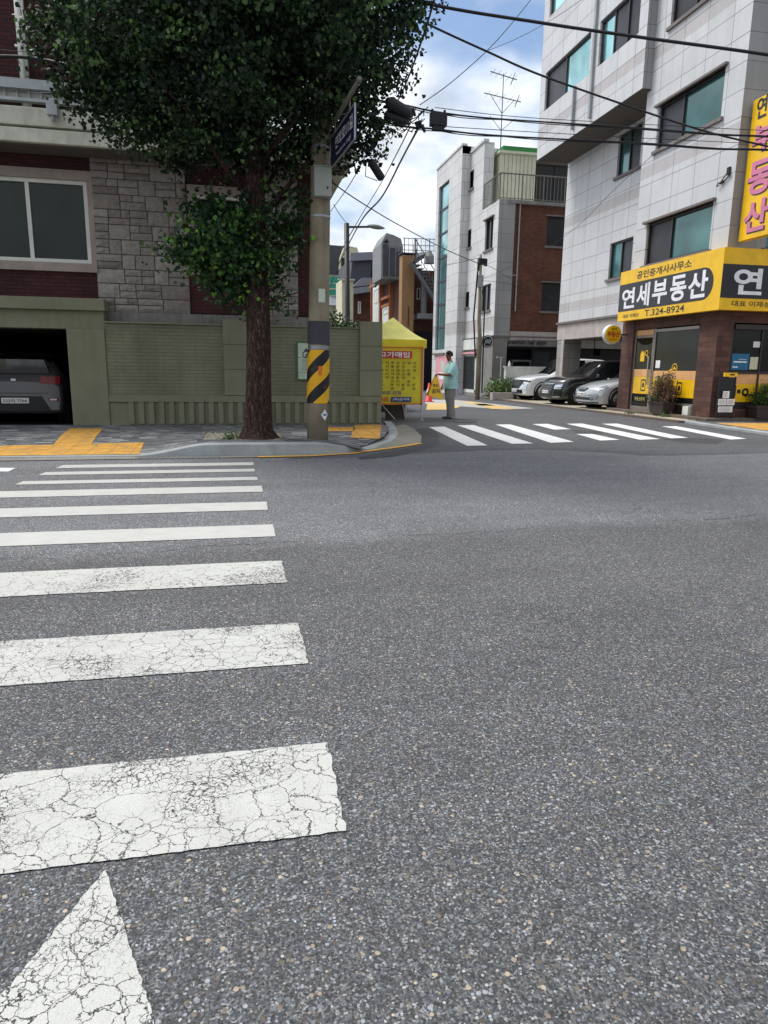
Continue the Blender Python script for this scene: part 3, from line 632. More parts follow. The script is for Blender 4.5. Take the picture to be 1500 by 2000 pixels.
# surrounds of the windows in brownish stone
for (l_, r__, b_, t_) in ((w1l, w1r, w1b, w1t), (w2l, w2r, w2b, w2t)):
    m = MB(); m.box(l_-.12, r__+.1, YH-.05, YH-.003, t_, t_+.17); m.box(l_-.12, r__+.1, YH-.08, YH-.003, b_-.16, b_-.003); 
    m.box(r__+.003, r__+.1, YH-.045, YH-.003, b_, t_-.003)
    if l_ > -3: m.box(l_-.12, l_-.003, YH-.045, YH-.003, b_, t_-.003)
    m.build('window_surround', 'window_surround', house)
def ashlar(name, u0, u1, z0, z1, seed):
    rng = random.Random(seed); m = MB(); tones = []
    m.box(u0, u1, YH-.03, YH-.004, z0, z1); tones += [.05]*6
    def blk(a, b, p, q):
        g = .009; nx, nz = max(2, int((b-a)/.09)), max(2, int((q-p)/.07)); d0 = rng.uniform(.022, .04); vs = []
        for j in range(nz+1):
            for i in range(nx+1):
                ed = i in (0, nx) or j in (0, nz); dd = (.012 if ed else d0+rng.uniform(-.008, .008))
                vs.append((a+g+(b-a-2*g)*i/nx, YH-.03-dd, p+g+(q-p-2*g)*j/nz))
        fs = [(j*(nx+1)+i, j*(nx+1)+i+1, (j+1)*(nx+1)+i+1, (j+1)*(nx+1)+i) for j in range(nz) for i in range(nx)]
        k0 = len(vs); ring = [(i) for i in range(nx+1)]+[(j*(nx+1)+nx) for j in range(1, nz+1)]+[(nz*(nx+1)+i) for i in range(nx-1, -1, -1)]+[(j*(nx+1)) for j in range(nz-1, 0, -1)]
        for r0 in ring: v = vs[r0]; vs.append((v[0], YH-.028, v[2]))
        R = len(ring); fs += [(ring[i], k0+i, k0+(i+1) % R, ring[(i+1) % R]) for i in range(R)]
        t = rng.uniform(.15, 1); m.mesh(vs, fs); tones.extend([t]*len(fs))
    z = z0
    while z < z1-.05:
        h = min(.27, z1-z); 
        if z1-z-h < .1: h = z1-z
        u = u0
        while u < u1-.01:
            w = rng.uniform(.22, .52)
            if u1-u-w < .18: w = u1-u
            if rng.random() < .55 and h > .2:
                hs = h*rng.choice((.45, .5, .55)); blk(u, u+w, z, z+hs)
                if w > .34 and rng.random() < .6: c = u+w*rng.uniform(.35, .65); blk(u, c, z+hs, z+h); blk(c, u+w, z+hs, z+h)
                else: blk(u, u+w, z+hs, z+h)
            else: blk(u, u+w, z, z+h)
            u += w
        z += h
    return m.build(name, 'grey_ashlar', house, smooth=False, tones=tones)
ashlar('stone_bay', st1l, st1r, zs, zc+.02, 3); ashlar('stone_bay', st2l-.55, st2r, zs, zc+.02, 5)
bx('plinth', 'plinth_concrete', house, (w1r+.18, xr+.02, YH-.16, YH-.032, 1.9, zs-.002), bevel=.01)
zg0 = U(290, 612)[1]
# balcony slabs: wrap the right hand corner
xs_ = PY(687, 322, 14.15).x
m = MB(); hm_ = zc+(zt2-zc)*.46; m.box(HL, xs_, 14.13, YH+.24, zc, hm_); m.box(HL, xs_-.08, 14.3, YH+.24, hm_+.001, hm_+.05); m.box(HL, xs_-.02, 14.16, YH+.24, hm_+.051, zt2+.08)
m.box(HL, xs_, YH+.245, 22, zc+.05, zt2-.05)
m.build('balcony_slab', 'house_slab', house, bevel=.012)
bx('soffit', 'soffit', house, HL, xs_-.08, 14.22, YH-.09, zc-.03, zc-.003)
# upper band, railing trough, drain pipe, flood light
zb = PY(0, 192, 14.6).z; zb2 = PY(0, 152, 14.6).z
m = MB(); m.box(HL, .2, 14.62, 14.75, zb, zb+.05); m.box(HL, .2, 14.58, 14.8, zb2-.14, zb2+.02)
for i in range(60): x = HL+.1+i*.2; m.box(x, x+.03, 14.68, 14.71, zb+.05, zb2-.14)
m.build('balcony_rail', 'galv', house)
bx('rail_backing', 'pvc_white', house, HL, .2, 14.76, 14.78, zb+.053, zb2-.143)
m = MB()
a = PY(56, 215, 14.9); m.box(a.x-.10, a.x+.04, 14.9, 15.0, zt2, 8.7); m.cyl((a.x-.03, 14.87, zt2), (a.x-.03, 14.87, 8.7), .035, n=12)
m.build('drain_pipe', 'pvc_white', house, smooth=True)
p = PY(104, 213, 14.1)
m = MB(); m.box(p.x-.09, p.x+.09, 13.98, 14.12, p.z-.13, p.z+.13); m.cyl((p.x, 14.05, p.z-.13), (p.x, 14.05, p.z-.22), .05, .03); m.build('flood_light', 'galv', house, bevel=.01)

# olive painted boundary wall with garage portal
YW = 14.39
def V(x, y): p = PY(x, y, YW); return p.x, p.z
gw = thing('garden_wall', 'long olive painted brick wall with fluted base behind the street tree', 'wall', (0, 0, 0))
g0, g1 = V(137, 740)[0], V(208, 700)[0]; wt = V(300, 633)[1]; p1l, p1r = V(437, 700)[0], V(466, 700)[0]; pr0, pr1 = V(702, 730)[0], V(745, 730)[0]
zl = V(300, 772)[1]; zf = V(300, 787)[1]; zpt = V(720, 630)[1]+.02; gt = V(60, 640)[1]; gtt = V(60, 582)[1]
m = MB(); m.box(g1, p1l, YW, YW+.25, zl, wt); m.box(p1l+.6, pr0, YW, YW+.25, zl, wt); m.build('brick_panel', 'olive_brick', gw)
m = MB(); m.box(g1, p1l, YW-.045, YW+.25, wt-.0, wt+.03); m.box(p1l+.6, pr0, YW-.03, YW+.25, wt+.003, wt+.03)
m.box(g1, pr1, YW-.05, YW+.25, zl-.13, zl-.002)
m.build('wall_band', 'olive_render', gw, bevel=.006)
m = MB(); m.box(g1, pr1, YW+.0, YW+.25, .0, zl-.132)
u = g1+.35
while u < pr1-.1: m.box(u, u+.10, YW-.045, YW-.001, .14, zl-.133); u += .19
m.build('fluted_base', 'olive_render', gw, bevel=.006)
for a, b, t_ in ((p1l, p1l+.58, zpt-.03), (pr0, pr1, zpt)):
    m = MB(); zz = [zl, zl+(t_-zl)*.345, zl+(t_-zl)*.67, t_]
    for q in range(3): m.box(a, b, YW-.06, YW+.27, zz[q]+.008, zz[q+1]-.004)
    m.box(a+.01, b-.01, YW-.045, YW+.25, zl, t_-.02); m.build('pillar', 'olive_render', gw, bevel=.008)
m = MB(); m.box(pr1-.25, pr1, YW+.28, 22, 0, wt); m.build('return_wall', 'olive_render', gw)
gp = thing('garage_portal', 'olive rendered garage opening under the house with a deep lintel', 'garage', (0, 0, 0))
for a, b in ((g0, g1-.003), (-7.2, -5.9)): m = MB(); m.box(a, b, YW-.03, YW+.6, 0, gt-.002); m.build('pier', 'olive_render', gp, bevel=.01)
m = MB(); m.box(-7.2, g1-.003, YW+.02, YW+.5, gt, gt+(gtt-gt)*.62); m.build('lintel', 'olive_render', gp)
m = MB(); m.box(-7.2, g1+.04, YW-.10, YW+.45, gt+(gtt-gt)*.62+.003, gtt+.02); m.build('parapet', 'olive_render', gp, bevel=.01)
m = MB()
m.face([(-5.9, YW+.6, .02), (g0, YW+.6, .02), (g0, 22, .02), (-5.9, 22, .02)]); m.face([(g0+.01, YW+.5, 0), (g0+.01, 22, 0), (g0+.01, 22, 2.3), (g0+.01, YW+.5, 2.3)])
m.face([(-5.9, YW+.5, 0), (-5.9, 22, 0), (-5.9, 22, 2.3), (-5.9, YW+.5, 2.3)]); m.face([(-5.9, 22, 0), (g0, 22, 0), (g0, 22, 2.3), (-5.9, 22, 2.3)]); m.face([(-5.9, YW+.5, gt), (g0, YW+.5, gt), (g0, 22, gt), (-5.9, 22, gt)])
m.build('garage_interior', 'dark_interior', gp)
# notice board on the wall
a = PY(579, 668, YW-.05); b = PY(581, 742, YW-.05); xn = a.x+.42
nb = thing('notice_board', 'white notice board with green edge on the olive wall, half hidden by the concrete pole', 'notice board', (0, 0, 0))
bx('board', 'sign_green', nb, (a.x, xn+.02, YW-.06, YW-.003, b.z, a.z)); bx('notice_face', 'notice_white', nb, (a.x+.03, xn, YW-.066, YW-.0605, b.z+.02, a.z-.02))
m = MB(); cz = a.z-.22
m.lathe((a.x+.19, YW-.067, cz-.02), (0, -1, 0), [(0, .075), (.002, .075), (.002, .055), (0, .055)], 20); m.extr([(a.x+.15, YW-.067, cz+.04), (a.x+.23, YW-.067, cz+.04), (a.x+.19, YW-.067, cz+.12)], (0, -.002, 0)); m.extr([(a.x+.17, YW-.067, cz-.06), (a.x+.23, YW-.067, cz-.06), (a.x+.2, YW-.067, cz)], (0, -.002, 0))
m.build('emblem', 'slate_roof', nb)
m = MB(); m.box(a.x+.03, xn, YW-.069, YW-.0665, b.z+.44, b.z+.45); m.box(a.x+.03, xn, YW-.069, YW-.0665, b.z+.15, b.z+.158)
for i in range(9):
    z = b.z+.39-i*.024; m.box(a.x+.09+random.uniform(0, .02), xn-.05-random.uniform(0, .06), YW-.069, YW-.0665, z, z+(.012 if i in (0, 8) else .005))
m.build('notice_print', 'slate_pale', nb)

# ================================================================== STREET TREE
tp = Vector((.30, 11.0, .15))
tree = thing('ginkgo_tree', 'tall street ginkgo with dense dark crown and leafy shoots round its trunk', 'tree', tuple(tp))
m = MB(); n = 26; prof = [(0, .33), (.06, .27), (.16, .225), (.35, .205), (.8, .19), (1.4, .182), (2.0, .172), (2.6, .165), (3.2, .15), (4.0, .13), (5.2, .11), (7.0, .07)]
vs = []; rg = random.Random(4)
for i, (z, r0) in enumerate(prof):
    for j in range(n):
        a_ = 2*math.pi*j/n; fl = 1+(.30*max(0, math.cos(a_*2.5+.6)) if z < .2 else 0)*(1-z/.2 if z < .2 else 0)+.05*math.sin(a_*7+z*2)+rg.uniform(-.03, .03)
        vs.append((math.cos(a_)*r0*fl+.03*math.sin(z*1.1)+.02*z, math.sin(a_)*r0*fl, z))
fs = [(i*n+j, i*n+(j+1) % n, (i+1)*n+(j+1) % n, (i+1)*n+j) for i in range(len(prof)-1) for j in range(n)]
m.mesh(vs, fs)
for q in range(26):
    z0 = rg.uniform(3.0, 6.2); a_ = rg.uniform(0, 6.28); L_ = rg.uniform(1.0, 2.0); d = Vector((math.cos(a_), math.sin(a_), rg.uniform(.5, 1.1))); s0 = Vector((.02*z0+.03, 0, z0))
    m.tube([s0, s0+d*L_*.35+Vector((0, 0, .05)), s0+d*L_*.7+Vector((rg.uniform(-.1, .1), rg.uniform(-.1, .1), .15)), s0+d*L_], [.04, .03, .02, .008], 6)
for q in range(16):
    z0 = rg.uniform(2.0, 3.2); a_ = rg.uniform(0, 6.28); L_ = rg.uniform(.5, 1.0); d = Vector((math.cos(a_), math.sin(a_)*.7, rg.uniform(.1, .6))); s0 = Vector((.02*z0+.03, 0, z0)); m.tube([s0, s0+d*L_*.5, s0+d*L_], [.018, .012, .005], 5)
m.build('trunk', 'bark', tree, smooth=True)
def cl(lst, Yc=11.0):
    c = []; r = []
    for (x, y, rp, dy) in lst:
        p = PY(x, y, Yc+dy); c.append(tuple(p-tp)); r.append(rp*(Yc+dy)/F*.98)
    return c, r
crown = [(150, 50, 95, .2), (240, 120, 100, -.3), (235, 205, 62, .2), (330, 210, 95, -.5), (330, 90, 130, .4), (430, 250, 75, .3), (450, 150, 130, -.8), (520, 270, 80, .1), (550, 120, 140, .5), (620, 230, 90, .0), (680, 150, 95, -.4), (700, 60, 115, .3), (640, 60, 130, -.9),
         (770, 70, 55, 0), (745, 150, 48, .1), (715, 230, 50, -.1), (690, 285, 36, .1), (760, 10, 65, .0), (90, 0, 60, 0), (440, 20, 150, -1.1), (250, 20, 110, -.6), (400, 60, 150, 1.2), (600, 60, 150, 1.3), (560, 0, 140, 0), (590, 290, 45, 0), (280, 255, 42, .1), (470, 318, 34, 0), (300, 245, 60, .2), (370, 262, 62, .1), (340, 280, 38, 0), (480, 285, 48, -.2), (540, 295, 42, .2), (180, 150, 62, .1), (205, 185, 60, .1), (640, 290, 55, .2), (715, 275, 38, .1)]
c_, r_ = cl(crown)
top = [((x, y, z), r) for x, y, z, r in ((-.6, .2, 8.0, 1.7), (1.0, -.3, 8.3, 1.7), (.1, .8, 9.0, 1.6), (-1.6, -.2, 7.2, 1.4), (1.9, .5, 7.4, 1.3), (.2, -1.3, 7.6, 1.4), (.2, 1.6, 7.2, 1.5), (.1, 0, 10.2, 1.2), (-.3, -1.6, 6.2, 1.1), (.8, 1.9, 6.2, 1.2), (-1.2, 1.5, 6.3, 1.2))]
c_ += [t[0] for t in top]; r_ += [t[1] for t in top]
leaves('crown', 'ginkgo_leaf', c_, r_, 140000, .058, tree, seed=11, squash=.95)
low = [(480, 475, 70, 0), (430, 455, 50, -.2), (398, 498, 40, .1), (545, 450, 40, .1), (480, 425, 30, -.2), (520, 530, 52, -.1), (445, 545, 42, .1), (560, 500, 34, .2), (410, 535, 24, 0), (420, 400, 18, 0), (515, 395, 22, .1), (350, 483, 24, 0), (375, 425, 26, 0), (595, 408, 22, 0), (345, 408, 13, 0), (500, 590, 30, .1), (545, 580, 26, .1), (590, 440, 22, .1), (328, 487, 12, 0)]
c2, r2 = cl(low)
leaves('shoot_foliage', 'ginkgo_shoot', c2, r2, 6200, .066, tree, seed=5, squash=.95, up=.6)

# ================================================================== UTILITY POLE (near)
pp = Vector((1.23, 10.85, .13))
pole = thing('utility_pole', 'weathered concrete utility pole with black and yellow wrap beside the tree', 'utility pole', tuple(pp))
R0 = .165; RT = .115; LN = .018
def pr(z): return R0+(RT-R0)*z/9.5
def pc(z): return (LN*z, 0, z)
m = MB(); m.tube([pc(z) for z in (0, 1, 2, 3, 4, 6, 9.5)], [pr(z) for z in (0, 1, 2, 3, 4, 6, 9.5)], 28); m.build('shaft', 'pole_concrete', pole, smooth=True)
def zat(y, Yp=None): return PY(621, y, 10.85).z-pp.z
z1, z2, z3, z4 = zat(787), zat(684), zat(673), zat(628)
m = MB(); m.tube([pc(z1), pc((z1+z2)/2), pc(z2)], [pr(z1)+.012, pr(z1)+.014, pr(z2)+.012], 28); o = m.build('hazard_wrap', 'hazard_wrap', pole, smooth=False)
m = MB(); m.tube([pc(z3), pc(z4)], [pr(z3)+.014, pr(z4)+.014], 28); m.build('grey_sleeve', 'grey_sleeve', pole)
m = MB(); m.tube([pc(z2+.01), pc(z3-.02)], [pr(z2)+.006]*2, 28, ); m.build('strap', 'steel_grey', pole)
def patch(z0, z1, a0, a1, mat, name, off=.004):
    m = MB(); k = 6; vs = []
    for z in (z0, z1):
        for i in range(k+1): a_ = a0+(a1-a0)*i/k; vs.append((pc(z)[0]+math.cos(a_)*(pr(z)+off), math.sin(a_)*(pr(z)+off), z))
    m.mesh(vs, [(i, i+1, k+2+i, k+1+i) for i in range(k)]); return m.build(name, mat, pole)
q0, q1 = zat(592), zat(566); patch(q0, q1, rad(-100), rad(-62), 'notice_white', 'sticker')
q0, q1 = zat(820), zat(798); zz = (q0+q1)/2
m = MB(); k_ = []
for dz, da in ((0, -22), (q1-zz, 0), (0, 22), (q0-zz, 0)): a_ = rad(-58+da); k_.append((pc(zz)[0]+math.cos(a_)*(pr(zz)+.012), math.sin(a_)*(pr(zz)+.012), zz+dz))
m.face(k_); m.build('diamond_sticker', 'sign_white', pole)
patch(zz-.012, zz+.012, rad(-68), rad(-46), 'poster_blue', 'sticker_print', .016)
q0, q1 = zat(733), zat(715); patch(q0, q1, rad(-96), rad(-78), 'banner_orange', 'number_plate', .02)
m = MB(); b0, b1 = zat(391), zat(335)
xc = pc(b0)[0]
m.box(xc-.115, xc+.135, -.27, -.1, b0, b1); m.box(xc-.13, xc+.15, -.275, -.09, b1+.002, b1+.02); m.build('meter_box', 'box_grey', pole, bevel=.008)
m = MB(); m.box(xc+.06, xc+.085, -.276, -.271, b0+.1, b0+.13); m.build('box_lock', 'black_metal', pole)
for z in (b0-.25, b1+.3, b1+.9, 6.2): m = MB(); m.tube([pc(z), pc(z+.03)], [pr(z)+.006]*2, 28); m.build('steel_band', 'galv', pole)
# blue street name sign on its bracket, reaching out over the road
sg = thing('street_name_sign', 'blue street name sign on a grey bracket fixed to the concrete pole', 'sign', (0, 0, 0))
A0 = PY(646, 271, 10.66); A1 = PY(650.5, 331, 10.66)
dirv = Vector((math.sin(rad(4.7)), -math.cos(rad(4.7)), 0)) * 1.42
Lx = A0.copy(); Rx = A0+dirv
hgt = A0.z-A1.z
nn = Vector((-dirv.y, dirv.x, 0)).normalized()*-1
if nn.dot(C0-Lx) < 0: nn = -nn
zb_ = A1.z
def sgp(t, h, o=0): b = Lx.lerp(Rx, t); return Vector((b.x, b.y, zb_+hgt*h))+nn*o
m = MB(); m.extr([sgp(0, 0), sgp(1, 0), sgp(1, 1), sgp(0, 1)], nn*-.02); m.build('sign_panel', 'sign_blue', sg)
m = MB()
for a_, b_ in (((0, 0), (1, 0)), ((1, 0), (1, 1)), ((1, 1), (0, 1)), ((0, 1), (0, 0))): m.tube([sgp(*a_, .004), sgp(*b_, .004)], .012, 6)
m.build('sign_frame', 'galv', sg)
ob = text('연희로11길', 'Y', 0, (0, 1, 0, 1), 'letter_white', sg, bold=.01, name='sign_lettering', thick=0)
ob2 = text('Yeonhui-ro 11-gil', 'Y', 0, (0, 1, 0, 1), 'letter_white', sg, name='sign_lettering', thick=0)
for o_, (t0, t1, h0, h1) in ((ob, (.22, .92, .42, .82)), (ob2, (.25, .85, .14, .30))):
    for v in o_.data.vertices: q = sgp(t0+(t1-t0)*v.co.x, h0+(h1-h0)*v.co.z, .006); v.co = q
br = [Vector((A0.x-.10, 10.8, A0.z+.12)), Vector((A0.x, 10.5, A0.z+.14)), Rx+Vector((0, -.25, .16))]
m = MB(); m.tube(br, .028, 10); m.tube([Rx+Vector((0, -.26, .16)), Rx+Vector((0, -.30, .16))], .036, 12); m.tube([sgp(.2, 1), sgp(.2, 1)+Vector((0, 0, .13))], .012, 6); m.tube([sgp(.8, 1), sgp(.8, 1)+Vector((0, 0, .13))], .012, 6); m.build('bracket', 'rail_metal', sg, smooth=True)

# ================================================================== RIGHT BUILDING
XF, YC, YS, XB, XQ, Y2, ZT = 12.2, 16.2, 20.5, 11.9, 13.25, 27.7, 17.5
rb = thing('corner_building', 'tall white tiled corner building with overhanging bay above the yellow shop sign', 'building', (0, 0, 0))
wn = [(16.98, 19.82, 7.60, 8.78), (16.92, 19.92, 4.42, 5.62), (16.95, 19.6, 10.75, 12.0), (16.95, 19.6, 13.95, 15.2)]
rc = [(22.4, 23.85, 7.93, 9.30), (22.4, 23.9, 4.53, 5.76)]
bay = [(20.75, 23.15, 11.05, 12.38), (23.75, 27.25, 11.05, 12.38), (20.75, 23.15, 14.25, 15.6), (23.75, 27.25, 14.25, 15.6)]
m = MB(); wall(m, 'X', XF, YC, YS, 2.9, ZT, [(a, b, c, d) for a, b, c, d in wn], .16)
m.face([(XF, YS, 2.9), (XQ, YS, 2.9), (XQ, YS, ZT), (XF, YS, ZT)])
wall(m, 'X', XQ, YS, Y2, 3.25, 9.45, rc, .16)
wall(m, 'X', XB, 20.3, Y2, 9.42, ZT, bay, .16)
m.face([(XQ, Y2, 2.55), (22, Y2, 2.55), (22, Y2, ZT), (XQ, Y2, ZT)]); m.face([(XB, Y2, 9.42), (XQ, Y2, 9.42), (XQ, Y2, ZT), (XB, Y2, ZT)]); m.face([(XB, YC, ZT), (22, YC, ZT), (22, Y2, ZT), (XB, Y2, ZT)])
m.build('side_wall', 'white_stone_tiles', rb)
m = MB(); wall(m, 'Y', YC, XF, 24, 2.9, ZT, [(13.3, 16.0, 4.4, 5.6), (13.3, 16, 7.6, 8.8), (13.3, 16, 10.75, 12)], .16); m.face([(24, YC, 0), (24, Y2, 0), (24, Y2, ZT), (24, YC, ZT)])
m.build('front_wall', 'shaded_stone_tiles', rb)
m = MB(); m.face([(XB, 20.3, 9.42), (XF, 20.3, 9.42), (XF, 20.3, ZT), (XB, 20.3, ZT)]); m.build('bay_return_wall', 'shaded_stone_tiles', rb)
m = MB(); m.box(XB+.03, XQ-.01, 20.33, Y2-.03, 9.40, 9.417); m.build('bay_soffit', 'soffit', rb)
for i, (a, b, c, d) in enumerate(wn): window(rb, 'X', XF, a, b, c, d, (.62,), panes=('teal_window_glass', 'screen_window_glass'), sill='sill_stone', lintel='sill_stone', fw=.06)
for a, b, c, d in rc: window(rb, 'X', XQ, a, b, c, d, (.55,), panes=('screen_window_glass', 'teal_window_glass') , sill='sill_stone', fw=.055)
window(rb, 'X', XB, *bay[0], mull=(.33, .66), panes=('screen_window_glass', 'screen_window_glass', 'pale_teal_glass'), fw=.06)
window(rb, 'X', XB, *bay[1], mull=(.55,), panes=('pale_teal_glass', 'screen_window_glass'), fw=.06)
window(rb, 'X', XB, *bay[2], mull=(.5,), panes=('pale_teal_glass',), fw=.06); window(rb, 'X', XB, *bay[3], mull=(.5,), panes=('pale_teal_glass',), fw=.06)
for z in (4.4, 7.6, 10.75): window(rb, 'Y', YC, 13.3, 16.0, z, z+1.2 if z > 5 else 5.6, (.5,), panes=('teal_window_glass', 'screen_window_glass'), sill='sill_stone')
m = MB(); m.box(XB-.09, XB-.003, 23.35, 23.47, 9.6, ZT); m.box(XB-.11, XB-.003, 24.6, 24.66, 9.6, 11.0); m.build('down_pipe', 'galv', rb)
# ledge, beam, pilotis
m = MB(); m.box(XQ-.10, XQ+.3, YS+.003, Y2+.02, 3.17, 3.25); m.build('ledge', 'sill_stone', rb)
m = MB(); m.box(XQ-.02, XQ+.4, YS+.003, Y2, 2.55, 3.167); m.build('beam', 'pinkish_stone', rb)
m = MB(); m.box(XQ, XQ+.75, 27.05, 27.68, .04, 2.547); m.build('column', 'column_stone', rb)
m = MB(); m.box(XQ-.012, XQ-.003, 27.07, 27.3, .04, 2.547); m.build('column_edge', 'pinkish_stone', rb)
m = MB(); m.box(XQ+.4, 21, YS, Y2, 2.75, 2.80); m.box(19, 19.1, YS, Y2, .04, 2.75); m.build('undercroft', 'grey_render', rb)
m = MB(); m.box(18.9, 18.99, 22.5, 25.2, .9, 2.4); m.build('undercroft_opening', 'dark_interior', rb)
m = MB(); m.box(XQ+1.1, XQ+1.4, 26.6, 26.9, 1.9, 2.2); m.cyl((XQ+1.2, 26.75, 2.2), (XQ+1.2, 26.75, 2.75), .02); m.build('camera_box', 'black_metal', rb)
# shop front in brown stone under the sign
m = MB(); XS_ = 12.22
m.box(XS_, XS_+.6, 20.2, 20.86, .12, 2.87); m.box(XS_, XS_+.44, 16.24, 16.97, .12, 2.87); m.box(XS_+.443, 12.66, 16.26, 16.7, .12, 2.87)
m.box(XS_+.02, XS_+.4, 16.98, 20.19, 2.56, 2.87); m.box(12.663, 22, 16.26, 16.6, 2.56, 2.87); m.box(12.663, 15.8, 16.26, 16.6, .12, .34); m.box(15.8, 16.5, 16.24, 16.7, .12, 2.87)
m.build('shop_wall', 'shop_stone', rb, bevel=.005)
m = MB(); m.box(11.93, 22, 15.93, 21.0, -.02, .115); m.build('step', 'dark_stone_step', rb, bevel=.01)
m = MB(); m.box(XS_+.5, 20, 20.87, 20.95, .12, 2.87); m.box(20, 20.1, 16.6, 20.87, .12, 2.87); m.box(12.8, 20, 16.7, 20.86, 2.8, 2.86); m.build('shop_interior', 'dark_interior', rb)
# shop door (X side)
d = bx('door', 'door_frame', rb, (XS_+.06, XS_+.12, 19.16, 19.22, .12, 2.55), (XS_+.06, XS_+.12, 20.12, 20.19, .12, 2.55), (XS_+.06, XS_+.12, 19.22, 20.12, 2.30, 2.38), (XS_+.06, XS_+.12, 19.22, 20.12, .12, .24))
bx('transom', 'peach_film', d, XS_+.08, XS_+.10, 19.22, 20.12, 2.383, 2.54)
bx('pane', 'shop_glass', d, XS_+.08, XS_+.10, 19.222, 20.118, .243, 2.298)
bx('door_film', 'peach_film', d, XS_+.072, XS_+.078, 19.23, 20.11, 1.14, 1.36); bx('door_film', 'yellow_film', d, XS_+.072, XS_+.078, 19.23, 20.11, .62, 1.137)
bx('handle', 'aluminium', d, XS_+.02, XS_+.05, 19.30, 19.335, .9, 1.75)
join = []
join.append(text('부동산중개', 'X', XS_+.072, (19.95, 19.4, .40, .52), 'canvas_light', d, bold=.01)); m = MB()
m.extr([(XS_+.07, 19.82, 1.6), (XS_+.07, 19.6, 1.6), (XS_+.07, 19.6, 1.82), (XS_+.07, 19.66, 1.93), (XS_+.07, 19.71, 1.86), (XS_+.07, 19.76, 1.93), (XS_+.07, 19.82, 1.82)], (-.003, 0, 0))
m.lathe((XS_+.068, 19.5, 1.85), (-1, 0, 0), [(0, .085), (.003, .085), (.003, .06), (0, .06)], 20); m.obox((XS_+.067, 19.43, 1.74), (.002, 0, 0), (0, -.03, -.045), (0, .012, -.008)); m.build('house_and_lens_emblem', 'sign_yellow', d)
def roundbox(pl, c, u, z, w, h, t=.012, n=6):
    """thin outline of a rounded rectangle"""
    m = MB(); r_ = min(w, h)*.22; pts = []
    for cx, cz, a0 in ((w/2-r_, h/2-r_, 0), (-w/2+r_, h/2-r_, 90), (-w/2+r_, -h/2+r_, 180), (w/2-r_, -h/2+r_, 270)):
        for i in range(n): a_ = rad(a0+90*i/(n-1)); pts.append((cx+r_*math.cos(a_), cz+r_*math.sin(a_)))
    k_ = len(pts)
    for i in range(k_):
        a, b = pts[i], pts[(i+1) % k_]; s_ = 1-2*t/min(w, h)
        m.face([wp(pl, c, u+a[0], z+a[1]), wp(pl, c, u+b[0], z+b[1]), wp(pl, c, u+b[0]*s_, z+b[1]*s_), wp(pl, c, u+a[0]*s_, z+a[1]*s_)])
    return m
def icon(pl, c, u, z, par, mat='sign_black'):
    m = roundbox(pl, c, u, z, .26, .36, .03); wb(m, pl, c, u-.05, u+.05, z-.06, z+.02, 0, .001); m.extr([wp(pl, c, u-.07, z+.02), wp(pl, c, u+.07, z+.02), wp(pl, c, u, z+.1)], Vector((-.001, 0, 0)) if pl == 'X' else Vector((0, -.001, 0))); return m.build('printed_icon', mat, par)
icon('X', XS_+.069, 19.55, .88, d)
# big shop window, X side
sw = MB(); wb(sw, 'X', XS_+.06, 17.0, 17.05, .42, 2.52, 0, .06); wb(sw, 'X', XS_+.06, 19.08, 19.14, .12, 2.55, 0, .06); wb(sw, 'X', XS_+.06, 17.05, 19.08, 2.44, 2.52, -.03, .06); wb(sw, 'X', XS_+.06, 17.05, 19.08, .36, .42, 0, .06)
sw = sw.build('shop_window', 'door_frame', rb)
bx('pane', 'shop_glass', sw, XS_+.09, XS_+.10, 17.051, 19.079, .421, 2.439)
bx('window_film', 'peach_film', sw, XS_+.082, XS_+.088, 17.053, 19.077, 1.08, 1.32); bx('window_film', 'yellow_film', sw, XS_+.082, XS_+.088, 17.053, 19.077, .58, 1.077)
icon('X', XS_+.079, 17.75, .83, sw); icon('X', XS_+.079, 18.2, .83, sw); icon('X', XS_+.079, 18.65, .83, sw)
m = MB(); m.lathe((XS_+.08, 18.05, 1.40), (-1, 0, 0), [(0, .13), (.002, .13), (.002, .105), (0, .105)], 20); m.obox((XS_+.078, 18.28, 1.32), (.002, 0, 0), (0, .12, -.05), (0, .008, .02)); m.extr([(XS_+.077, 18.13, 1.36), (XS_+.077, 17.97, 1.36), (XS_+.077, 18.05, 1.46)], (-.002, 0, 0)); m.build('lens_emblem', 'sign_yellow', sw)
bx('window_notice', 'sign_white', sw, XS_+.082, XS_+.088, 18.78, 19.0, 1.40, 1.62)
m = MB(); m.box(XS_+.14, XS_+.5, 16.98, 18.3, .12, .36); m.build('low_wall', 'shop_stone', rb)
m = MB(); m.box(XS_-.03, XS_+.1, 17.1, 17.35, .12, .36); m.box(XS_-.03, XS_+.1, 18.72, 18.92, .12, .34); m.build('white_block', 'white_render', rb)
# front shop window, Y side
YF = 16.32
sw = MB(); wb(sw, 'Y', YF, 12.662, 12.76, .34, 2.56, 0, .06); wb(sw, 'Y', YF, 15.74, 15.8, .34, 2.56, 0, .06); wb(sw, 'Y', YF, 12.76, 15.74, 2.40, 2.52, -.05, .06); wb(sw, 'Y', YF, 12.76, 15.74, .34, .5, 0, .06); wb(sw, 'Y', YF, 13.62, 13.67, .5, 2.4, 0, .06); wb(sw, 'Y', YF, 12.76, 15.74, 1.26, 1.32, -.003, .06)
sw = sw.build('shop_window', 'bronze_frame', rb); bx('pane', 'shop_glass', sw, 12.761, 15.739, YF+.03, YF+.04, .501, 2.399)
bx('window_film', 'peach_film', sw, 12.763, 15.737, YF+.022, YF+.028, 1.0, 1.257); bx('window_film', 'yellow_film', sw, 12.763, 15.737, YF+.022, YF+.028, .52, .997)
for u in (12.9, 14.1, 14.6): icon('Y', YF+.019, u, .80, sw)
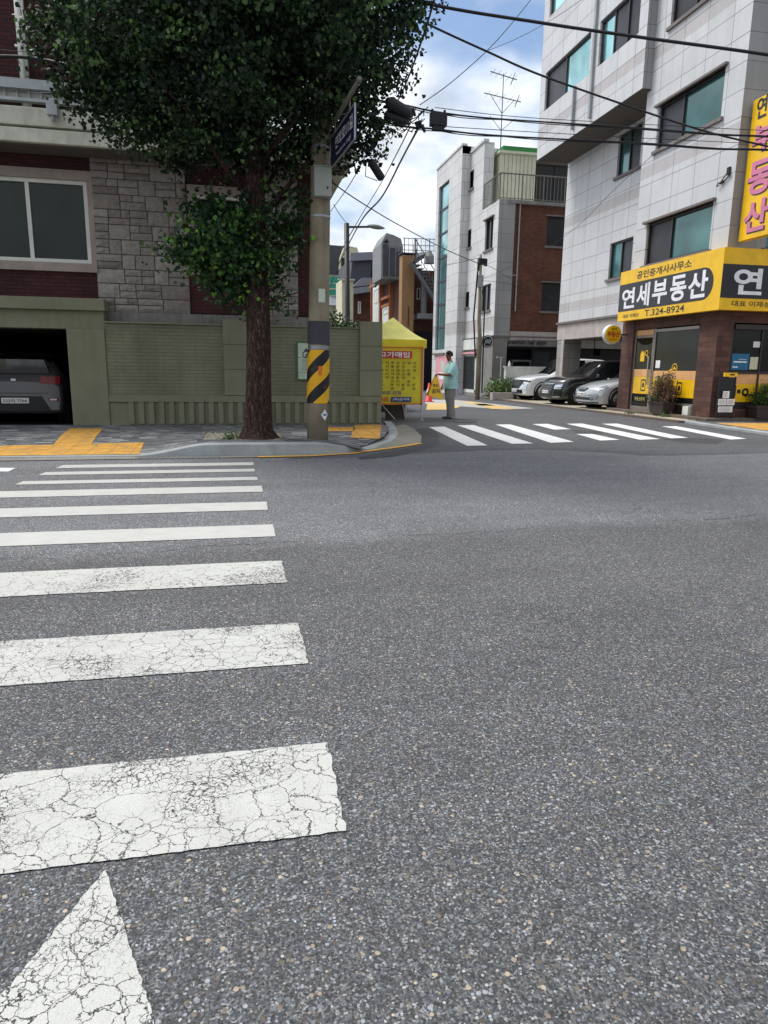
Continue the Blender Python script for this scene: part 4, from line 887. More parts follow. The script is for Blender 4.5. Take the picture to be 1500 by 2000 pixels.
m = MB(); m.lathe((13.32, YF+.02, .78), (0, -1, 0), [(0, .11), (.002, .11), (.002, .05), (0, .05)], 16); m.obox((13.12, YF+.018, .8), (.05, 0, 0), (0, .002, 0), (0, 0, .05)); m.build('printed_icon', 'sign_black', sw)
p0 = bx('poster', 'poster_blue', sw, 12.80, 13.32, YF+.022, YF+.028, 1.36, 1.78)
bx('poster_print', 'letter_white', sw, (12.86, 13.26, YF+.018, YF+.0215, 1.55, 1.585), (12.84, 13.0, YF+.018, YF+.0215, 1.42, 1.45), (13.0, 13.24, YF+.018, YF+.0215, 1.63, 1.64))
bx('poster', 'cream_panel', sw, 13.36, 13.6, YF+.022, YF+.028, 1.38, 1.70); bx('poster', 'white_plastic', sw, 13.4, 13.6, YF+.022, YF+.028, 1.95, 2.1)
# cable hook on the wall corner
ck = PX(1425, 335, XF); m = MB(); m.box(XF-.05, XF-.002, ck.y-.05, ck.y+.05, ck.z-.08, ck.z+.1)
c_ = Vector((XF-.12, ck.y+.1, ck.z-.1)); pts = [Vector((XF-.04, ck.y, ck.z))+Vector((0, .25*math.sin(t*3.6), -.35*t*(1.1-t)*2)) for t in [i/10 for i in range(11)]]
m.tube(pts, .014, 6); m.tube([p+Vector((-.02, .12, -.06)) for p in pts[2:8]], .012, 6); m.cyl(pts[4]+Vector((0, .02, -.02)), pts[7], .03); m.build('cable_anchor', 'cable_black', rb)

# big L-shaped shop sign (on the shop front, a thing of its own)
XG = 11.95; YG = 15.95; SZ0, SZ1 = 2.84, 4.33
sgn = thing('shop_sign', 'large yellow signboard with black band and white letters wrapped round the shop corner', 'sign', (0, 0, 0))
m = MB(); m.box(XG, XG+.22, YG, 20.76, SZ0, SZ1); m.build('side_board', 'sign_yellow', sgn)
m = MB(); m.box(XG+.223, 22, YG, YG+.22, SZ0, SZ1); m.box(XG, XG+.22, YG-.003, YG-.001, SZ0, SZ1); m.build('front_board', 'sign_yellow', sgn)
m = MB(); pts = [(20.758, 3.13), (20.758, 3.94)]; r_ = .405
pts += [(16.66-r_*math.sin(t), 3.535+r_*math.cos(t)) for t in [math.pi*i/16 for i in range(17)]]
m.extr([(XG-.001, u, z) for u, z in pts], (-.006, 0, 0)); m.build('black_band', 'sign_black', sgn)
m = MB(); m.box(XG, 22, YG-.012, YG-.0035, 3.13, 3.94); m.build('black_band', 'sign_black', sgn)
T = []
for ch, u0, u1, z0, z1 in (('연', 20.56, 19.84, 3.20, 3.80), ('세', 19.74, 19.06, 3.20, 3.86), ('부', 18.92, 18.20, 3.20, 3.86), ('동', 18.06, 17.34, 3.20, 3.88), ('산', 17.26, 16.46, 3.20, 3.88)):
    T.append(text(ch, 'X', XG-.008, (u0, u1, z0, z1), 'letter_white', sgn, bold=.028))
join_meshes(T, 'shop_name')
T = [text('공인중개사사무소', 'X', XG, (19.83, 17.22, 4.02, 4.24), 'sign_black', sgn, bold=.012), text('T.324-8924', 'X', XG, (19.25, 17.36, 2.90, 3.08), 'sign_black', sgn, bold=.006), text('대표 이재성', 'X', XG, (20.46, 19.58, 2.92, 3.03), 'sign_black', sgn, bold=.006)]
T = []
for i, ch in enumerate('연세부동산'): T.append(text(ch, 'Y', YG-.013, (12.28+i*1.15, 13.12+i*1.15, 3.22, 3.86), 'letter_white', sgn, bold=.028))
join_meshes(T, 'shop_name')
T = [text('공인중개사사무소', 'Y', YG-.003, (13.22, 17.2, 4.03, 4.26), 'sign_black', sgn, bold=.012), text('대표 이재성', 'Y', YG-.003, (12.31, 13.42, 2.93, 3.07), 'sign_black', sgn, bold=.006), text('T.324-8924', 'Y', YG-.003, (13.8, 16.2, 2.90, 3.08), 'sign_black', sgn, bold=.006)]
# vertical blade sign on the front wall
XV = 12.42
a = PX(1457, 305, XV); tl = PX(1470, 198, XV); bl = PX(1443, 472, XV)
yv1 = (tl.y+bl.y)/2; yv0 = yv1-1.15
bs = thing('blade_sign', 'tall yellow blade sign with pink Korean letters projecting from the corner building', 'sign', (0, 0, 0))
m = MB(); m.box(XV, XV+.2, yv0, yv1, bl.z, tl.z); m.build('sign_box', 'sign_yellow', bs, bevel=.01)
m = MB(); m.box(XV+.05, XV+.1, yv1, YC, bl.z+.3, bl.z+.36); m.box(XV+.05, XV+.1, yv1, YC, tl.z-.4, tl.z-.34); m.build('bracket', 'black_metal', bs)
def vz(y): return PX(1460, y, XV).z
T = [text('연', 'X', XV-.002, (yv1-.16, yv1-.50, vz(243), vz(203)), 'sign_black', bs, bold=.02), text('세', 'X', XV-.002, (yv1-.58, yv1-.92, vz(243), vz(203)), 'sign_black', bs, bold=.02)]
T = []
for ch, ya, yb in (('부', 306, 256), ('동', 385, 322), ('산', 455, 396)):
    T.append(text(ch, 'X', XV-.0005, (yv1-.15, yv1-.97, vz(ya)-.03, vz(yb)-.03), 'sign_black', bs, bold=.035)); T.append(text(ch, 'X', XV-.004, (yv1-.12, yv1-.93, vz(ya), vz(yb)), 'sign_pink', bs, bold=.03))
join_meshes(T, 'pink_lettering')
# round sign
rp = PX(1197, 652, 11.98); rr = .30
rs = thing('round_sign', 'round white rimmed yellow sign with red letters beside the parking bays', 'sign', (0, 0, 0))
yy = 20.6; rp = PY(1196, 653, 20.55)
m = MB(); m.lathe((rp.x, 20.66, rp.z), (0, -1, 0), [(0, 0), (0, .3), (.14, .3), (.16, .285), (.16, 0)], 36); m.build('sign_case', 'white_plastic', rs, smooth=False)
m = MB(); m.lathe((rp.x, 20.49, rp.z), (0, -1, 0), [(0, .262), (.012, .26), (.012, 0)], 36); m.build('sign_face', 'sign_yellow', rs)
T = [text('부동산', 'Y', 20.473, (rp.x-.22, rp.x+.22, rp.z-.085, rp.z+.09), 'sign_red', rs, bold=.03), text('연세', 'Y', 20.473, (rp.x-.09, rp.x+.09, rp.z+.12, rp.z+.2), 'sign_black', rs, bold=.01), text('324-8924', 'Y', 20.473, (rp.x-.14, rp.x+.14, rp.z-.19, rp.z-.13), 'sign_red', rs, bold=.01)]
m = MB(); m.cyl((rp.x+.3, 20.58, rp.z), (12.3, 20.6, rp.z), .02); m.build('arm', 'black_metal', rs)
# planters
def planter(name, label, x, y, w, d, h, mat, crown_, n, size, ax=0):
    t = thing(name, label, 'planter', (x, y, .115), 0, 'planters by the shop front')
    m = MB(); a, b = w/2, d/2; q = .82
    vs = [(-a*q, -b*q, 0), (a*q, -b*q, 0), (a*q, b*q, 0), (-a*q, b*q, 0), (-a, -b, h), (a, -b, h), (a, b, h), (-a, b, h), (-a+.03, -b+.03, h), (a-.03, -b+.03, h), (a-.03, b-.03, h), (-a+.03, b-.03, h), (-a+.03, -b+.03, h-.04), (a-.03, -b+.03, h-.04), (a-.03, b-.03, h-.04), (-a+.03, b-.03, h-.04)]
    fs = [(3, 2, 1, 0), (0, 1, 5, 4), (1, 2, 6, 5), (2, 3, 7, 6), (3, 0, 4, 7), (4, 5, 9, 8), (5, 6, 10, 9), (6, 7, 11, 10), (7, 4, 8, 11), (8, 9, 13, 12), (9, 10, 14, 13), (10, 11, 15, 14), (11, 8, 12, 15), (12, 13, 14, 15)]
    m.mesh(vs, fs); m.box(-a-.015, a+.015, -b-.015, b+.015, h-.06, h-.035); m.build('tub', mat, t)
    m = MB(); rg2 = random.Random(9)
    for i in range(14): a_ = rg2.uniform(0, 6.28); m.tube([(rg2.uniform(-.1, .1), rg2.uniform(-.06, .06), h-.05), (math.cos(a_)*.14, math.sin(a_)*.12, h+.25), (math.cos(a_)*.26, math.sin(a_)*.2, h+.2+rg2.uniform(.1, .4))], [.008, .006, .003], 5)
    m.build('stems', 'bark', t)
    for mt, cs, rs_, nn_, sd_ in crown_: leaves('foliage', mt, cs, rs_, nn_, size, t, seed=sd_)
    return t
planter('shrub_planter', 'brown tub with half dried reddish shrub in front of the shop window', 12.0, 18.05, .40, .74, .34, 'planter_brown',
        [('dry_leaf', [(0, -.05, .7), (0, -.18, .95), (0, 0, .6), (0, -.25, .55), (0, -.15, 1.12)], [.28, .22, .36, .26, .12], 2600, 3), ('shrub_leaf', [(0, .32, .62), (0, .38, .5), (.05, .2, .85)], [.24, .24, .2], 1300, 4)], 1, .036)
planter('shrub_planter', 'dark tub with green bush under the front window at the right edge', 13.75, 16.0, .95, .4, .34, 'planter_brown', [('shrub_leaf', [(-.2, 0, .6), (.15, 0, .7), (0, 0, .5), (.35, 0, .55)], [.28, .3, .3, .25], 2400, 6)], 1, .04)
# pavement sign with stuck-on notices
ab = thing('pavement_sign', 'dark easel sign with white notices leaning by the brown shop column', 'sign board', (12.47, 15.99, .115))
m = MB(); m.obox((-.23, 0, .58), (.015, 0, 0), (0, .015, 0), (0, 0, .58)); m.obox((.23, 0, .58), (.015, 0, 0), (0, .015, 0), (0, 0, .58)); m.box(-.22, .22, -.012, .012, .05, .1); m.build('frame', 'black_metal', ab)
bx('board', 'sign_black', ab, -.21, .21, -.006, .006, .1, 1.05); bx('header', 'sign_yellow', ab, -.12, .25, -.03, .02, 1.07, 1.17)
m = MB()
for (x0, x1, z0, z1) in ((-.13, .06, .52, .70), (-.24, -.01, .34, .5), (.01, .24, .34, .5), (-.22, .2, .16, .31)): m.box(x0, x1, -.05, -.04, z0, z1)
m.build('notice_sheet', 'sign_white', ab)
m = MB()
for (x0, x1, z0, z1) in ((-.13, .06, .52, .70), (-.24, -.01, .34, .5), (.01, .24, .34, .5), (-.22, .2, .16, .31)):
    z = z1-.03
    while z > z0+.02: m.box(x0+.02, x1-.02-random.uniform(0, .05), -.053, -.0505, z-.008, z); z -= .028
m.build('notice_print', 'slate_pale', ab)
m = MB(); m.box(.03, .17, -.032, -.0305, 1.10, 1.14); m.build('header_print', 'sign_black', ab)

# ================================================================== MIDDLE BUILDING
YM = 31.5; XM = 11.84
def P2(x, y): p = PX(x, y, XM); return p.y, p.z
mb = thing('salon_building', 'pale tiled building with glazed stair strip, orange brick front and railed roof terrace', 'building', (0, 0, 0))
zA = P2(977, 389)[1]; yU = P2(946, 300)[0]; zR = P2(942, 281)[1]; yT0 = P2(913, 500)[0]; yT1 = P2(864, 500)[0]; zT = P2(866, 337)[1]; zL = P2(955, 656)[1]
XT = XM-.45
def hole(x0, x1, ya, yb):   # window seen on the side wall: pixel box -> (u0,u1,z0,z1)
    a = P2((x0+x1)/2, ya); b = P2((x0+x1)/2, yb); u0 = P2(x1, (ya+yb)/2)[0]; u1 = P2(x0, (ya+yb)/2)[0]; return (u0, u1, b[1], a[1])
hs = [hole(947.5, 963, 428, 487), hole(909, 920, 450, 485), hole(940, 958, 556, 607), hole(905, 916, 571, 601)]
hs_up = [hole(914, 925, 335, 370)]
m = MB(); wall(m, 'X', XM, YM, yT0, zL, zA, hs, .15); wall(m, 'X', XM, yU, yT0, zA, zR, hs_up, .15)
m.face([(XM, yU, zA), (XM+.5, yU, zA), (XM+.5, yU, zR), (XM, yU, zR)]); m.face([(XM, yU, zR), (XM+.5, yU, zR), (XM+.5, yT1, zR), (XM, yT1, zR)]); m.box(XM-.06, XM+.2, yU-.06, yT0, zR, zR+.12)
m.face([(XM, YM, zA), (XM+9, YM, zA), (XM+9, yU, zA), (XM, yU, zA)])
m.build('side_wall', 'pale_stone_tiles', mb)
wc = P2(878, 640); gz0 = P2(878, 683)[1]; gz1 = P2(880, 362)[1]; gy0, gy1 = P2(889, 500)[0], P2(869, 500)[0]
m = MB(); wall(m, 'X', XT, yT0, yT1, 0, zT, [(gy0, gy1, gz0, gz1)], .2); m.face([(XT, yT0, 0), (XM, yT0, 0), (XM, yT0, zT), (XT, yT0, zT)]); m.face([(XT, yT0, zT), (XM+5, yT0, zT), (XM+5, yT1, zT), (XT, yT1, zT)]); m.face([(XM+5, yT0, zR), (XT, yT0, zR), (XT, yT0, zT), (XM+5, yT0, zT)])
m.face([(XT, yT1, 0), (XM+9, yT1, 0), (XM+9, yT1, zT), (XT, yT1, zT)]); m.box(XT-.05, XT+.25, yT0-.05, yT1, zT, zT+.1)
m.build('stair_tower', 'pale_stone_tiles', mb)
n_ = 7; m = MB()
for i in range(n_+1):
    z = gz0+(gz1-gz0)*i/n_; m.box(XT+.1, XT+.2, gy0, gy1, z-.06, z+.06)
m.box(XT+.1, XT+.2, gy1-.14, gy1, gz0, gz1); st = m.build('stair_window', 'slate_roof', mb)
bx('pane', 'strip_glass', st, XT+.13, XT+.15, gy0+.002, gy1-.141, gz0+.06, gz1-.06)
for i, h_ in enumerate(hs): window(mb, 'X', XM, *h_, mull=(.5,) if i in (0, 2) else (), panes=('screen_window_glass', 'dark_window_glass'), sill='sill_stone', lintel='sill_stone' if i == 0 else None, fw=.05)
window(mb, 'X', XM, *hs_up[0], mull=(), panes=('dark_window_glass',), sill='sill_stone')
# front: stone pier, orange brick, concrete ground floor
def Q(x, y): p = PY(x, y, YM); return p.x, p.z
xp = Q(1002, 500)[0]; zb0 = Q(1050, 648)[1]; 
m = MB(); m.box(XM+.003, xp, YM-.02, YM+.3, zL, zA+.05); m.build('corner_pier', 'shaded_stone_tiles', mb)
wh = [(Q(1070, 450)[0], Q(1070, 450)[0]+2.4, Q(1080, 480)[1], Q(1080, 422)[1]), (Q(1060, 580)[0], Q(1060, 580)[0]+2.4, Q(1080, 608)[1], Q(1080, 552)[1])]
m = MB(); wall(m, 'Y', YM+.12, xp+.002, XM+9, zb0, zA-.12, wh, .2); m.build('brick_front', 'orange_brick', mb)
for h_ in wh: window(mb, 'Y', YM+.12, *h_, mull=(.5,), panes=('dark_window_glass', 'screen_window_glass'), sill='sill_stone', lintel='sill_stone')
bx('terrace_slab', 'grey_render', mb, xp-.4, XM+9, YM-.05, YM+.3, zA-.118, zA+.03)
zs0 = Q(1030, 678)[1]; zf0 = Q(1030, 652)[1]
m = MB(); m.box(XM+.02, XM+9, YM+.02, YM+.4, zs0, zb0-.005); m.box(XM+.02, Q(988, 720)[0], YM, YM+.4, 0, zL-.01); m.build('ground_floor_wall', 'grey_render', mb)
m = MB(); m.box(XM, XM+9, YM-.03, YM+.3, zL-.08, zL); m.box(XM-.08, XM-.001, YM, yT0, zL-.1, zL); m.build('ledge', 'sill_stone', mb)
g = bx('salon_window', 'black_metal', mb, Q(988, 720)[0], XM+9, YM+.25, YM+.3, .04, zs0-.003); bx('pane', 'black_glass', g, Q(990, 720)[0], Q(1040, 720)[0], YM+.2, YM+.245, .9, zs0-.1); bx('pane', 'screen_window_glass', g, Q(1043, 720)[0], Q(1075, 720)[0], YM+.21, YM+.245, .9, zs0-.2)
o1 = text('premium hair salon', 'Y', YM-.02, (Q(991, 670)[0], Q(1067, 670)[0], Q(1030, 675.5)[1], Q(1030, 664)[1]), 'black_metal', mb, bold=.03, name='salon_lettering', thick=.02)
bx('fascia_strip', 'pinkish_stone', mb, xp+.05, XM+9, YM-.01, YM+.019, Q(1030, 664)[1], zb0-.006)
bx('letter_bar', 'black_metal', mb, Q(990, 676)[0], Q(1090, 676)[0], YM-.06, YM+.015, Q(1030, 678.5)[1], Q(1030, 676.5)[1])
# side ground floor: white fascia, glass door, pink board
a = P2(932, 663); b = P2(897, 683); dz = P2(915, 773)[1]
m = MB(); wall(m, 'X', XM, YM, yT0, 0, zL, [(P2(929, 730)[0], P2(897, 730)[0], .15, P2(914, 692)[1])], .15); m.build('shop_wall', 'grey_render', mb)
bx('fascia', 'white_render', mb, XM-.1, XM-.002, P2(934, 670)[0], P2(897, 670)[0], P2(915, 683.5)[1], P2(915, 664)[1])
u0, u1, z0, z1 = P2(929, 730)[0], P2(897, 730)[0], .15, P2(914, 692)[1]
dr = bx('glass_door', 'pvc_white', mb, (XM+.05, XM+.1, u0, u0+.3, z0, z1), (XM+.05, XM+.1, u1-.12, u1, z0, z1), (XM+.05, XM+.1, (u0+u1)/2+.9, (u0+u1)/2+1.05, z0, z1), (XM+.05, XM+.1, u0, u1, z1-.1, z1), (XM+.05, XM+.1, u0, u1, z0, z0+.15))
bx('pane', 'dark_window_glass', dr, XM+.07, XM+.08, u0, u1, z0, z1-.1)
bx('awning_strip', 'pink_board', mb, XM-.12, XM-.003, u0-.1, u1, z1+.003, z1+.1)
bx('pink_board', 'pink_board', mb, XT-.04, XT-.003, P2(893, 730)[0], P2(866, 730)[0], .3, gz0-.35); bx('board_notice', 'notice_white', mb, XT-.05, XT-.041, P2(884, 730)[0], P2(877, 730)[0], 1.2, 1.75)
bx('white_notice', 'sign_white', mb, XT-.05, XT-.041, P2(884, 730)[0], P2(874, 730)[0], .75, 1.15)
bx('window_ledge', 'sill_stone', mb, XT-.12, XT-.002, gy0-.1, gy1+.1, gz0-.28, gz0-.18)
# penthouse, railing, antenna
YP = YM+2.0
def PH(x, y): p = PY(x, y, YP); return p.x, p.z
m = MB(); m.box(PH(976, 350)[0], PH(1045, 350)[0], YP, YP+7, zA, PH(1000, 301)[1]); m.build('penthouse', 'cream_panel', mb)
m = MB(); m.box(PH(972, 350)[0], XM+9, YP-.12, YP+7, PH(1000, 301)[1]+.003, PH(1000, 296)[1]); m.build('roof_edge', 'cream_panel', mb); m = MB(); m.box(PH(972, 350)[0]+.25, XM+9, YP+.1, YP+7, PH(1000, 296)[1]+.003, PH(1000, 284)[1]); m.build('roof_parapet', 'green_waterproof', mb)
m = MB()
for i in range(1, 9):
    x = PH(976, 350)[0]+(PH(1045, 350)[0]-PH(976, 350)[0])*i/9; m.box(x-.01, x+.01, YP-.012, YP-.003, zA+.1, PH(1000, 300)[1])
m.build('panel_joint', 'cowl_grey', mb)
m = MB(); m.box(PH(1046, 350)[0], XM+9, YP+.6, YP+.7, zA, PH(1000, 300)[1]); m.build('terrace_back_wall', 'grey_render', mb)
window(mb, 'Y', YP+.45, PH(1048, 350)[0], XM+6.5, zA+.15, zA+2.35, (.3, .65), panes=('dark_window_glass',), depth=.1)
m = MB(); zr = zA+1.15; pts = [(XM+.05, yU-.1), (XM+.05, YM+.1), (XM+6, YM+.1)]
for (a, b), (c, d_) in zip(pts, pts[1:]):
    m.tube([(a, b, zr), (c, d_, zr)], .03, 6); m.tube([(a, b, zA+.12), (c, d_, zA+.12)], .018, 6); L_ = math.hypot(c-a, d_-b); k_ = int(L_/.17)
    for i in range(k_+1): x, y = a+(c-a)*i/k_, b+(d_-b)*i/k_; m.tube([(x, y, zA+.05), (x, y, zr)], .012 if i % 6 else .025, 4)
m.build('terrace_railing', 'rail_metal', mb)
pb = Q(1012, 500)[0]; m = MB(); m.tube([(pb, YM+.04, zA), (pb, YM+.04, 4)], .035, 8); m.tube([(pb, YM+.04, 5.6), (pb-.7, YM-.02, 5.6)], .02, 6); m.build('down_pipe', 'galv', mb)
an = PY(977, 300, YP+1); anz = lambda y: PY(977, y, YP+1).z
at_ = thing('roof_antenna', 'old television antenna on a mast above the green roof edge', 'antenna', (0, 0, 0))
m = MB(); m.cyl((an.x, YP+1, zA+2.2), (an.x, YP+1, anz(143)), .03, .02, 8); m.build('mast', 'rail_metal', at_)
m = MB()
for yc, w, tl_ in ((147, 26, -4), (190, 36, -6)):
    z = anz(yc); sx = (YP+1)/F*1.02; a = Vector((an.x-w*sx, YP+1, z+.12)); b = Vector((an.x+w*sx, YP+1, z-.12)); m.tube([a, b], .025, 5)
    for i in range(5): p = a.lerp(b, (i+.5)/5); m.tube([p+Vector((0, -.4, 0)), p+Vector((0, .4, 0))], .010, 4)
    m.tube([b+Vector((-.3, 0, -.25)), b+Vector((-.1, 0, .3))], .02, 4)
z = anz(190); m.tube([(an.x, YP+1, z-.7), (an.x+.6, YP+1, z-.05)], .015, 4); m.tube([(an.x, YP+1, z-.7), (an.x-.6, YP+1, z+.05)], .015, 4)
z = anz(255); m.tube([(an.x, YP+1, z), (an.x+.7, YP+1, z+.6)], .015, 4); m.tube([(an.x, YP+1, z), (an.x-.6, YP+1, z+.6)], .015, 4)
m.build('elements', 'rail_metal', at_)
# round black shop sign, low white wall, wall lamp, planter with weeds
bp = PY(952, 667, YM-.5); brs = thing('round_black_sign', 'round black shop sign on the salon corner behind the thin pole', 'sign', (0, 0, 0))
m = MB(); m.lathe((bp.x, YM-.45, bp.z), (0, -1, 0), [(0, .28), (.12, .28), (.12, 0)], 28); m.cyl((bp.x, YM-.45, bp.z), (bp.x, YM, bp.z), .03); m.build('disc', 'sign_black', brs)
m = MB(); m.lathe((bp.x, YM-.575, bp.z), (0, -1, 0), [(0, .24), (.004, .24), (.004, .22), (0, .22)], 28)
for i in range(4): m.obox((bp.x-.11+i*.075, YM-.578, bp.z), (.010, 0, .0), (0, .002, 0), (.035, 0, .09))
m.build('sign_print', 'letter_white', brs)
lw = Vector((12.05, 30.35, 0)); m = MB(); m.box(12.05, 17.5, 30.3, 30.5, .03, 1.42); m.box(12.0, 17.5, 30.27, 30.53, 1.42, 1.47)
o = m.build('low_wall', 'white_render'); tag(o, 'low white rendered wall behind the white car in front of the salon window', 'wall')
m = MB(); m.lathe((0, 0, 0), (0, 0, 1), [(0, 0), (0, .055), (.02, .06), (.14, .055), (.17, .025), (.23, .02), (.23, 0)], 14); o = m.build('white_bottle', 'white_plastic', smooth=True); o.location = (PY(994, 730, 30.4).x, 30.4, 1.47); tag(o, 'small white bottle standing on the low white wall', 'bottle')
gl = PY(979, 700, 30.9); m = MB(); m.cyl((gl.x, 30.9, .05), (gl.x, 30.9, PY(979, 699, 30.9).z), .03, n=8); m.box(gl.x-.22, gl.x+.1, 30.84, 30.96, PY(979, 699, 30.9).z, PY(979, 696.5, 30.9).z); o = m.build('garden_lamp', 'aluminium'); tag(o, 'thin white lamp post standing left of the low white wall', 'lamp post')

# ================================================================== BEHIND: brown house with outdoor stair, roofs
YB = 43.0
def B(x, y, Y=YB): p = PY(x, y, Y); return p.x, p.z
bh = thing('brown_brick_house', 'dark brown brick house with orange trim, timber chimney and rooftop stair behind the yellow tent', 'house', (0, 0, 0))
xc0 = B(800, 600)[0]; xe = B(880, 600)[0]+3; zr = B(830, 528)[1]
m = MB(); wall(m, 'Y', YB, xc0, xe, 0, zr, [(B(814, 570)[0], B(822, 570)[0], B(818, 585)[1], B(818, 562)[1])], .2)
XBN = xc0
def BX(x, y): p = PX(x, y, XBN); return p.y, p.z
ye = BX(727, 600)[0]
m.face([(XBN, YB, 0), (XBN, ye, 0), (XBN, ye, zr), (XBN, YB, zr)]); m.face([(XBN, ye, 0), (xe, ye, 0), (xe, ye, zr), (XBN, ye, zr)]); m.face([(XBN, YB, zr), (xe, YB, zr), (xe, ye, zr), (XBN, ye, zr)])
m.build('wall', 'brown_brick', bh)
window(bh, 'Y', YB, B(814, 570)[0], B(822, 570)[0], B(818, 585)[1], B(818, 562)[1], (), frame='pvc_white', fw=.07)
m = MB(); xa, xb = B(778, 600)[0], B(801, 600)[0]; m.box(xa, xb, YB-.9, YB-.1, 0, B(790, 503)[1]); m.build('chimney', 'copper_wood', bh)
m = MB(); m.box(xa+.45, xb-.35, YB-.93, YB-.902, B(790, 640)[1], B(790, 600)[1]); m.build('chimney_panel', 'brown_brick', bh)
m = MB()
for i in range(4): x = xa+(xb-xa)*(i+.3)/4; m.box(x, x+.12, YB-.8, YB-.3, B(790, 503)[1], B(790, 500)[1])
m.box(xa-.08, xb+.12, YB-.95, YB-.05, B(790, 500)[1], B(790, 498)[1]); m.build('chimney_cap', 'slate_roof', bh)
# orange trimmed timber bays on the street side
m = MB()
for px_x, t in ((730, .10), (748, .12), (767, .12)):
    y_, z_ = BX(px_x, 600); m.box(XBN-.25, XBN-.003, y_-t*.6, y_+t*.6, 0, BX(px_x, 548)[1])
for pa, pb_ in (((727, 562), (748, 548)), ((750, 585), (767, 578)), ((750, 600), (767, 593)), ((748, 550), (767, 536))):
    a = BX(*pa); b = BX(*pb_); m.obox((XBN-.14, (a[0]+b[0])/2, (a[1]+b[1])/2), (.1, 0, 0), (0, (b[0]-a[0])/2, (b[1]-a[1])/2), (0, 0, .09))
m.build('orange_trim', 'orange_trim', bh)
a = BX(746, 545); b = BX(732, 640); bx('white_bay', 'white_plastic', bh, XBN-.2, XBN-.01, a[0]+.1, b[0]-.1, 0, a[1]-.2)
a = BX(765, 600); b = BX(751, 640); bx('white_bay', 'white_plastic', bh, XBN-.2, XBN-.01, a[0]+.1, b[0]-.1, 0, BX(758, 600)[1])
window(bh, 'X', XBN-.3, BX(745, 580)[0], BX(736, 580)[0], BX(740, 592)[1], BX(740, 565)[1], (.5,), frame='pvc_white', panes=('teal_window_glass',), fw=.06)
window(bh, 'X', XBN-.3, BX(765, 610)[0], BX(754, 610)[0], BX(760, 613)[1], BX(760, 601)[1], (.5,), frame='pvc_white', panes=('dark_window_glass',), fw=.06)
bx('shade_panel', 'dark_interior', bh, B(803, 700)[0], B(872, 700)[0], YB-.12, YB-.003, .0, B(840, 648)[1])  # added near-black panel: deep shade behind the tent put into its colour
bx('side_shade_panel', 'dark_interior', bh, XBN-.08, XBN-.003, YB+.3, YB+6, 0, B(800, 660)[1])  # second added dark panel, the same painted shade on the side wall
# rooftop cowl (arched metal box), seen above the roof
cx0, cx1 = B(745, 500, 46)[0], B(787, 500, 46)[0]; cz0 = B(765, 545, 46)[1]; cz1 = B(755, 455, 46)[1]; cz2 = B(785, 466, 46)[1]; cze = B(745, 474, 46)[1]
m = MB(); prof = [(cx0, cz0), (cx0, cze), (cx0+(cx1-cx0)*.22, cz1), (cx0+(cx1-cx0)*.55, cz1-.1), (cx1-.15, cz2), (cx1, cz2-.5), (cx1, cz0)]
m.extr([(x, 46, z) for x, z in prof], (0, 3, 0)); 
for i in range(7): x = cx0+(cx1-cx0)*(i+.5)/7; m.box(x-.03, x+.03, 45.93, 45.997, cz0, cze-.2)
m.build('roof_dormer', 'cowl_grey', bh)
wd_ = cx1-cx0; m = MB(); m.box(cx0+wd_*.06, cx0+wd_*.30, 45.90, 45.925, cz0+.2, cze-.1); m.box(cx0+wd_*.40, cx0+wd_*.62, 45.90, 45.925, cz0+.2, cze-.3); m.box(cx0+wd_*.70, cx0+wd_*.92, 45.90, 45.925, cz0+.2, cze-.5); m.build('dormer_glazing', 'slate_roof', bh)
m = MB(); m.extr([(cx0+wd_*.06, 45.92, cze), (cx0+wd_*.24, 45.92, cz1-.35), (cx0+wd_*.30, 45.92, cze)], (0, -.02, 0)); m.build('dormer_recess', 'dark_interior', bh)
m = MB(); a = BX(745, 558); b = BX(779, 524); m.extr([(XBN-.5, a[0], a[1]-.1), (XBN-.5, b[0], b[1]-.1), (XBN+2.2, b[0], b[1]+1.0), (XBN+2.2, a[0], a[1]+2.2)], (0, 0, .15)); m.build('roof_slope', 'slate_roof', bh)
m = MB(); m.obox((XBN-.55, (a[0]+b[0])/2, (a[1]+b[1])/2), (.12, 0, 0), (0, (b[0]-a[0])/2, (b[1]-a[1])/2), (0, 0, .15)); m.build('eaves_gutter', 'slate_pale', bh)
# stair and railings
m = MB()
def st_line(pa, pb_, w=.08, Y=YB-.7): a = B(*pa, Y); b = B(*pb_, Y); m.tube([(a[0], Y, a[1]), (b[0], Y, b[1])], w, 6)
for Y in (YB-.6, YB-1.8):
    st_line((802, 512), (866, 612), .11, Y); st_line((812, 468), (868, 560), .028, Y); st_line((812, 490), (866, 585), .02, Y)
    for i in range(12): t = i/11; st_line((806+58*t, 518+90*t), (808+58*t, 478+88*t), .016, Y)
for i in range(14):
    t = i/13; a = B(803+60*t, 515+94*t, YB-.6); m.box(a[0]-.18, a[0]+.18, YB-1.75, YB-.62, a[1]-.03, a[1]+.02)
for ya in (467, 480, 490): st_line((786, ya-2), (868, ya+1), .022, YB+1)
for i in range(10): st_line((790+i*8.2, 466), (790+i*8.2, 515), .014 if i % 3 else .03, YB+1)
st_line((811, 465), (811, 525), .05); st_line((855, 475), (855, 520), .05)
m.build('outdoor_stair', 'stair_grey', bh)
m = MB(); a = B(838, 515, YB-.3); m.lathe((a[0], YB-.3, a[1]), (0, 0, 1), [(0, .0), (0, .32), (.4, .3), (.7, .15), (.7, 0)], 12); m.build('roof_vent', 'cowl_grey', bh)
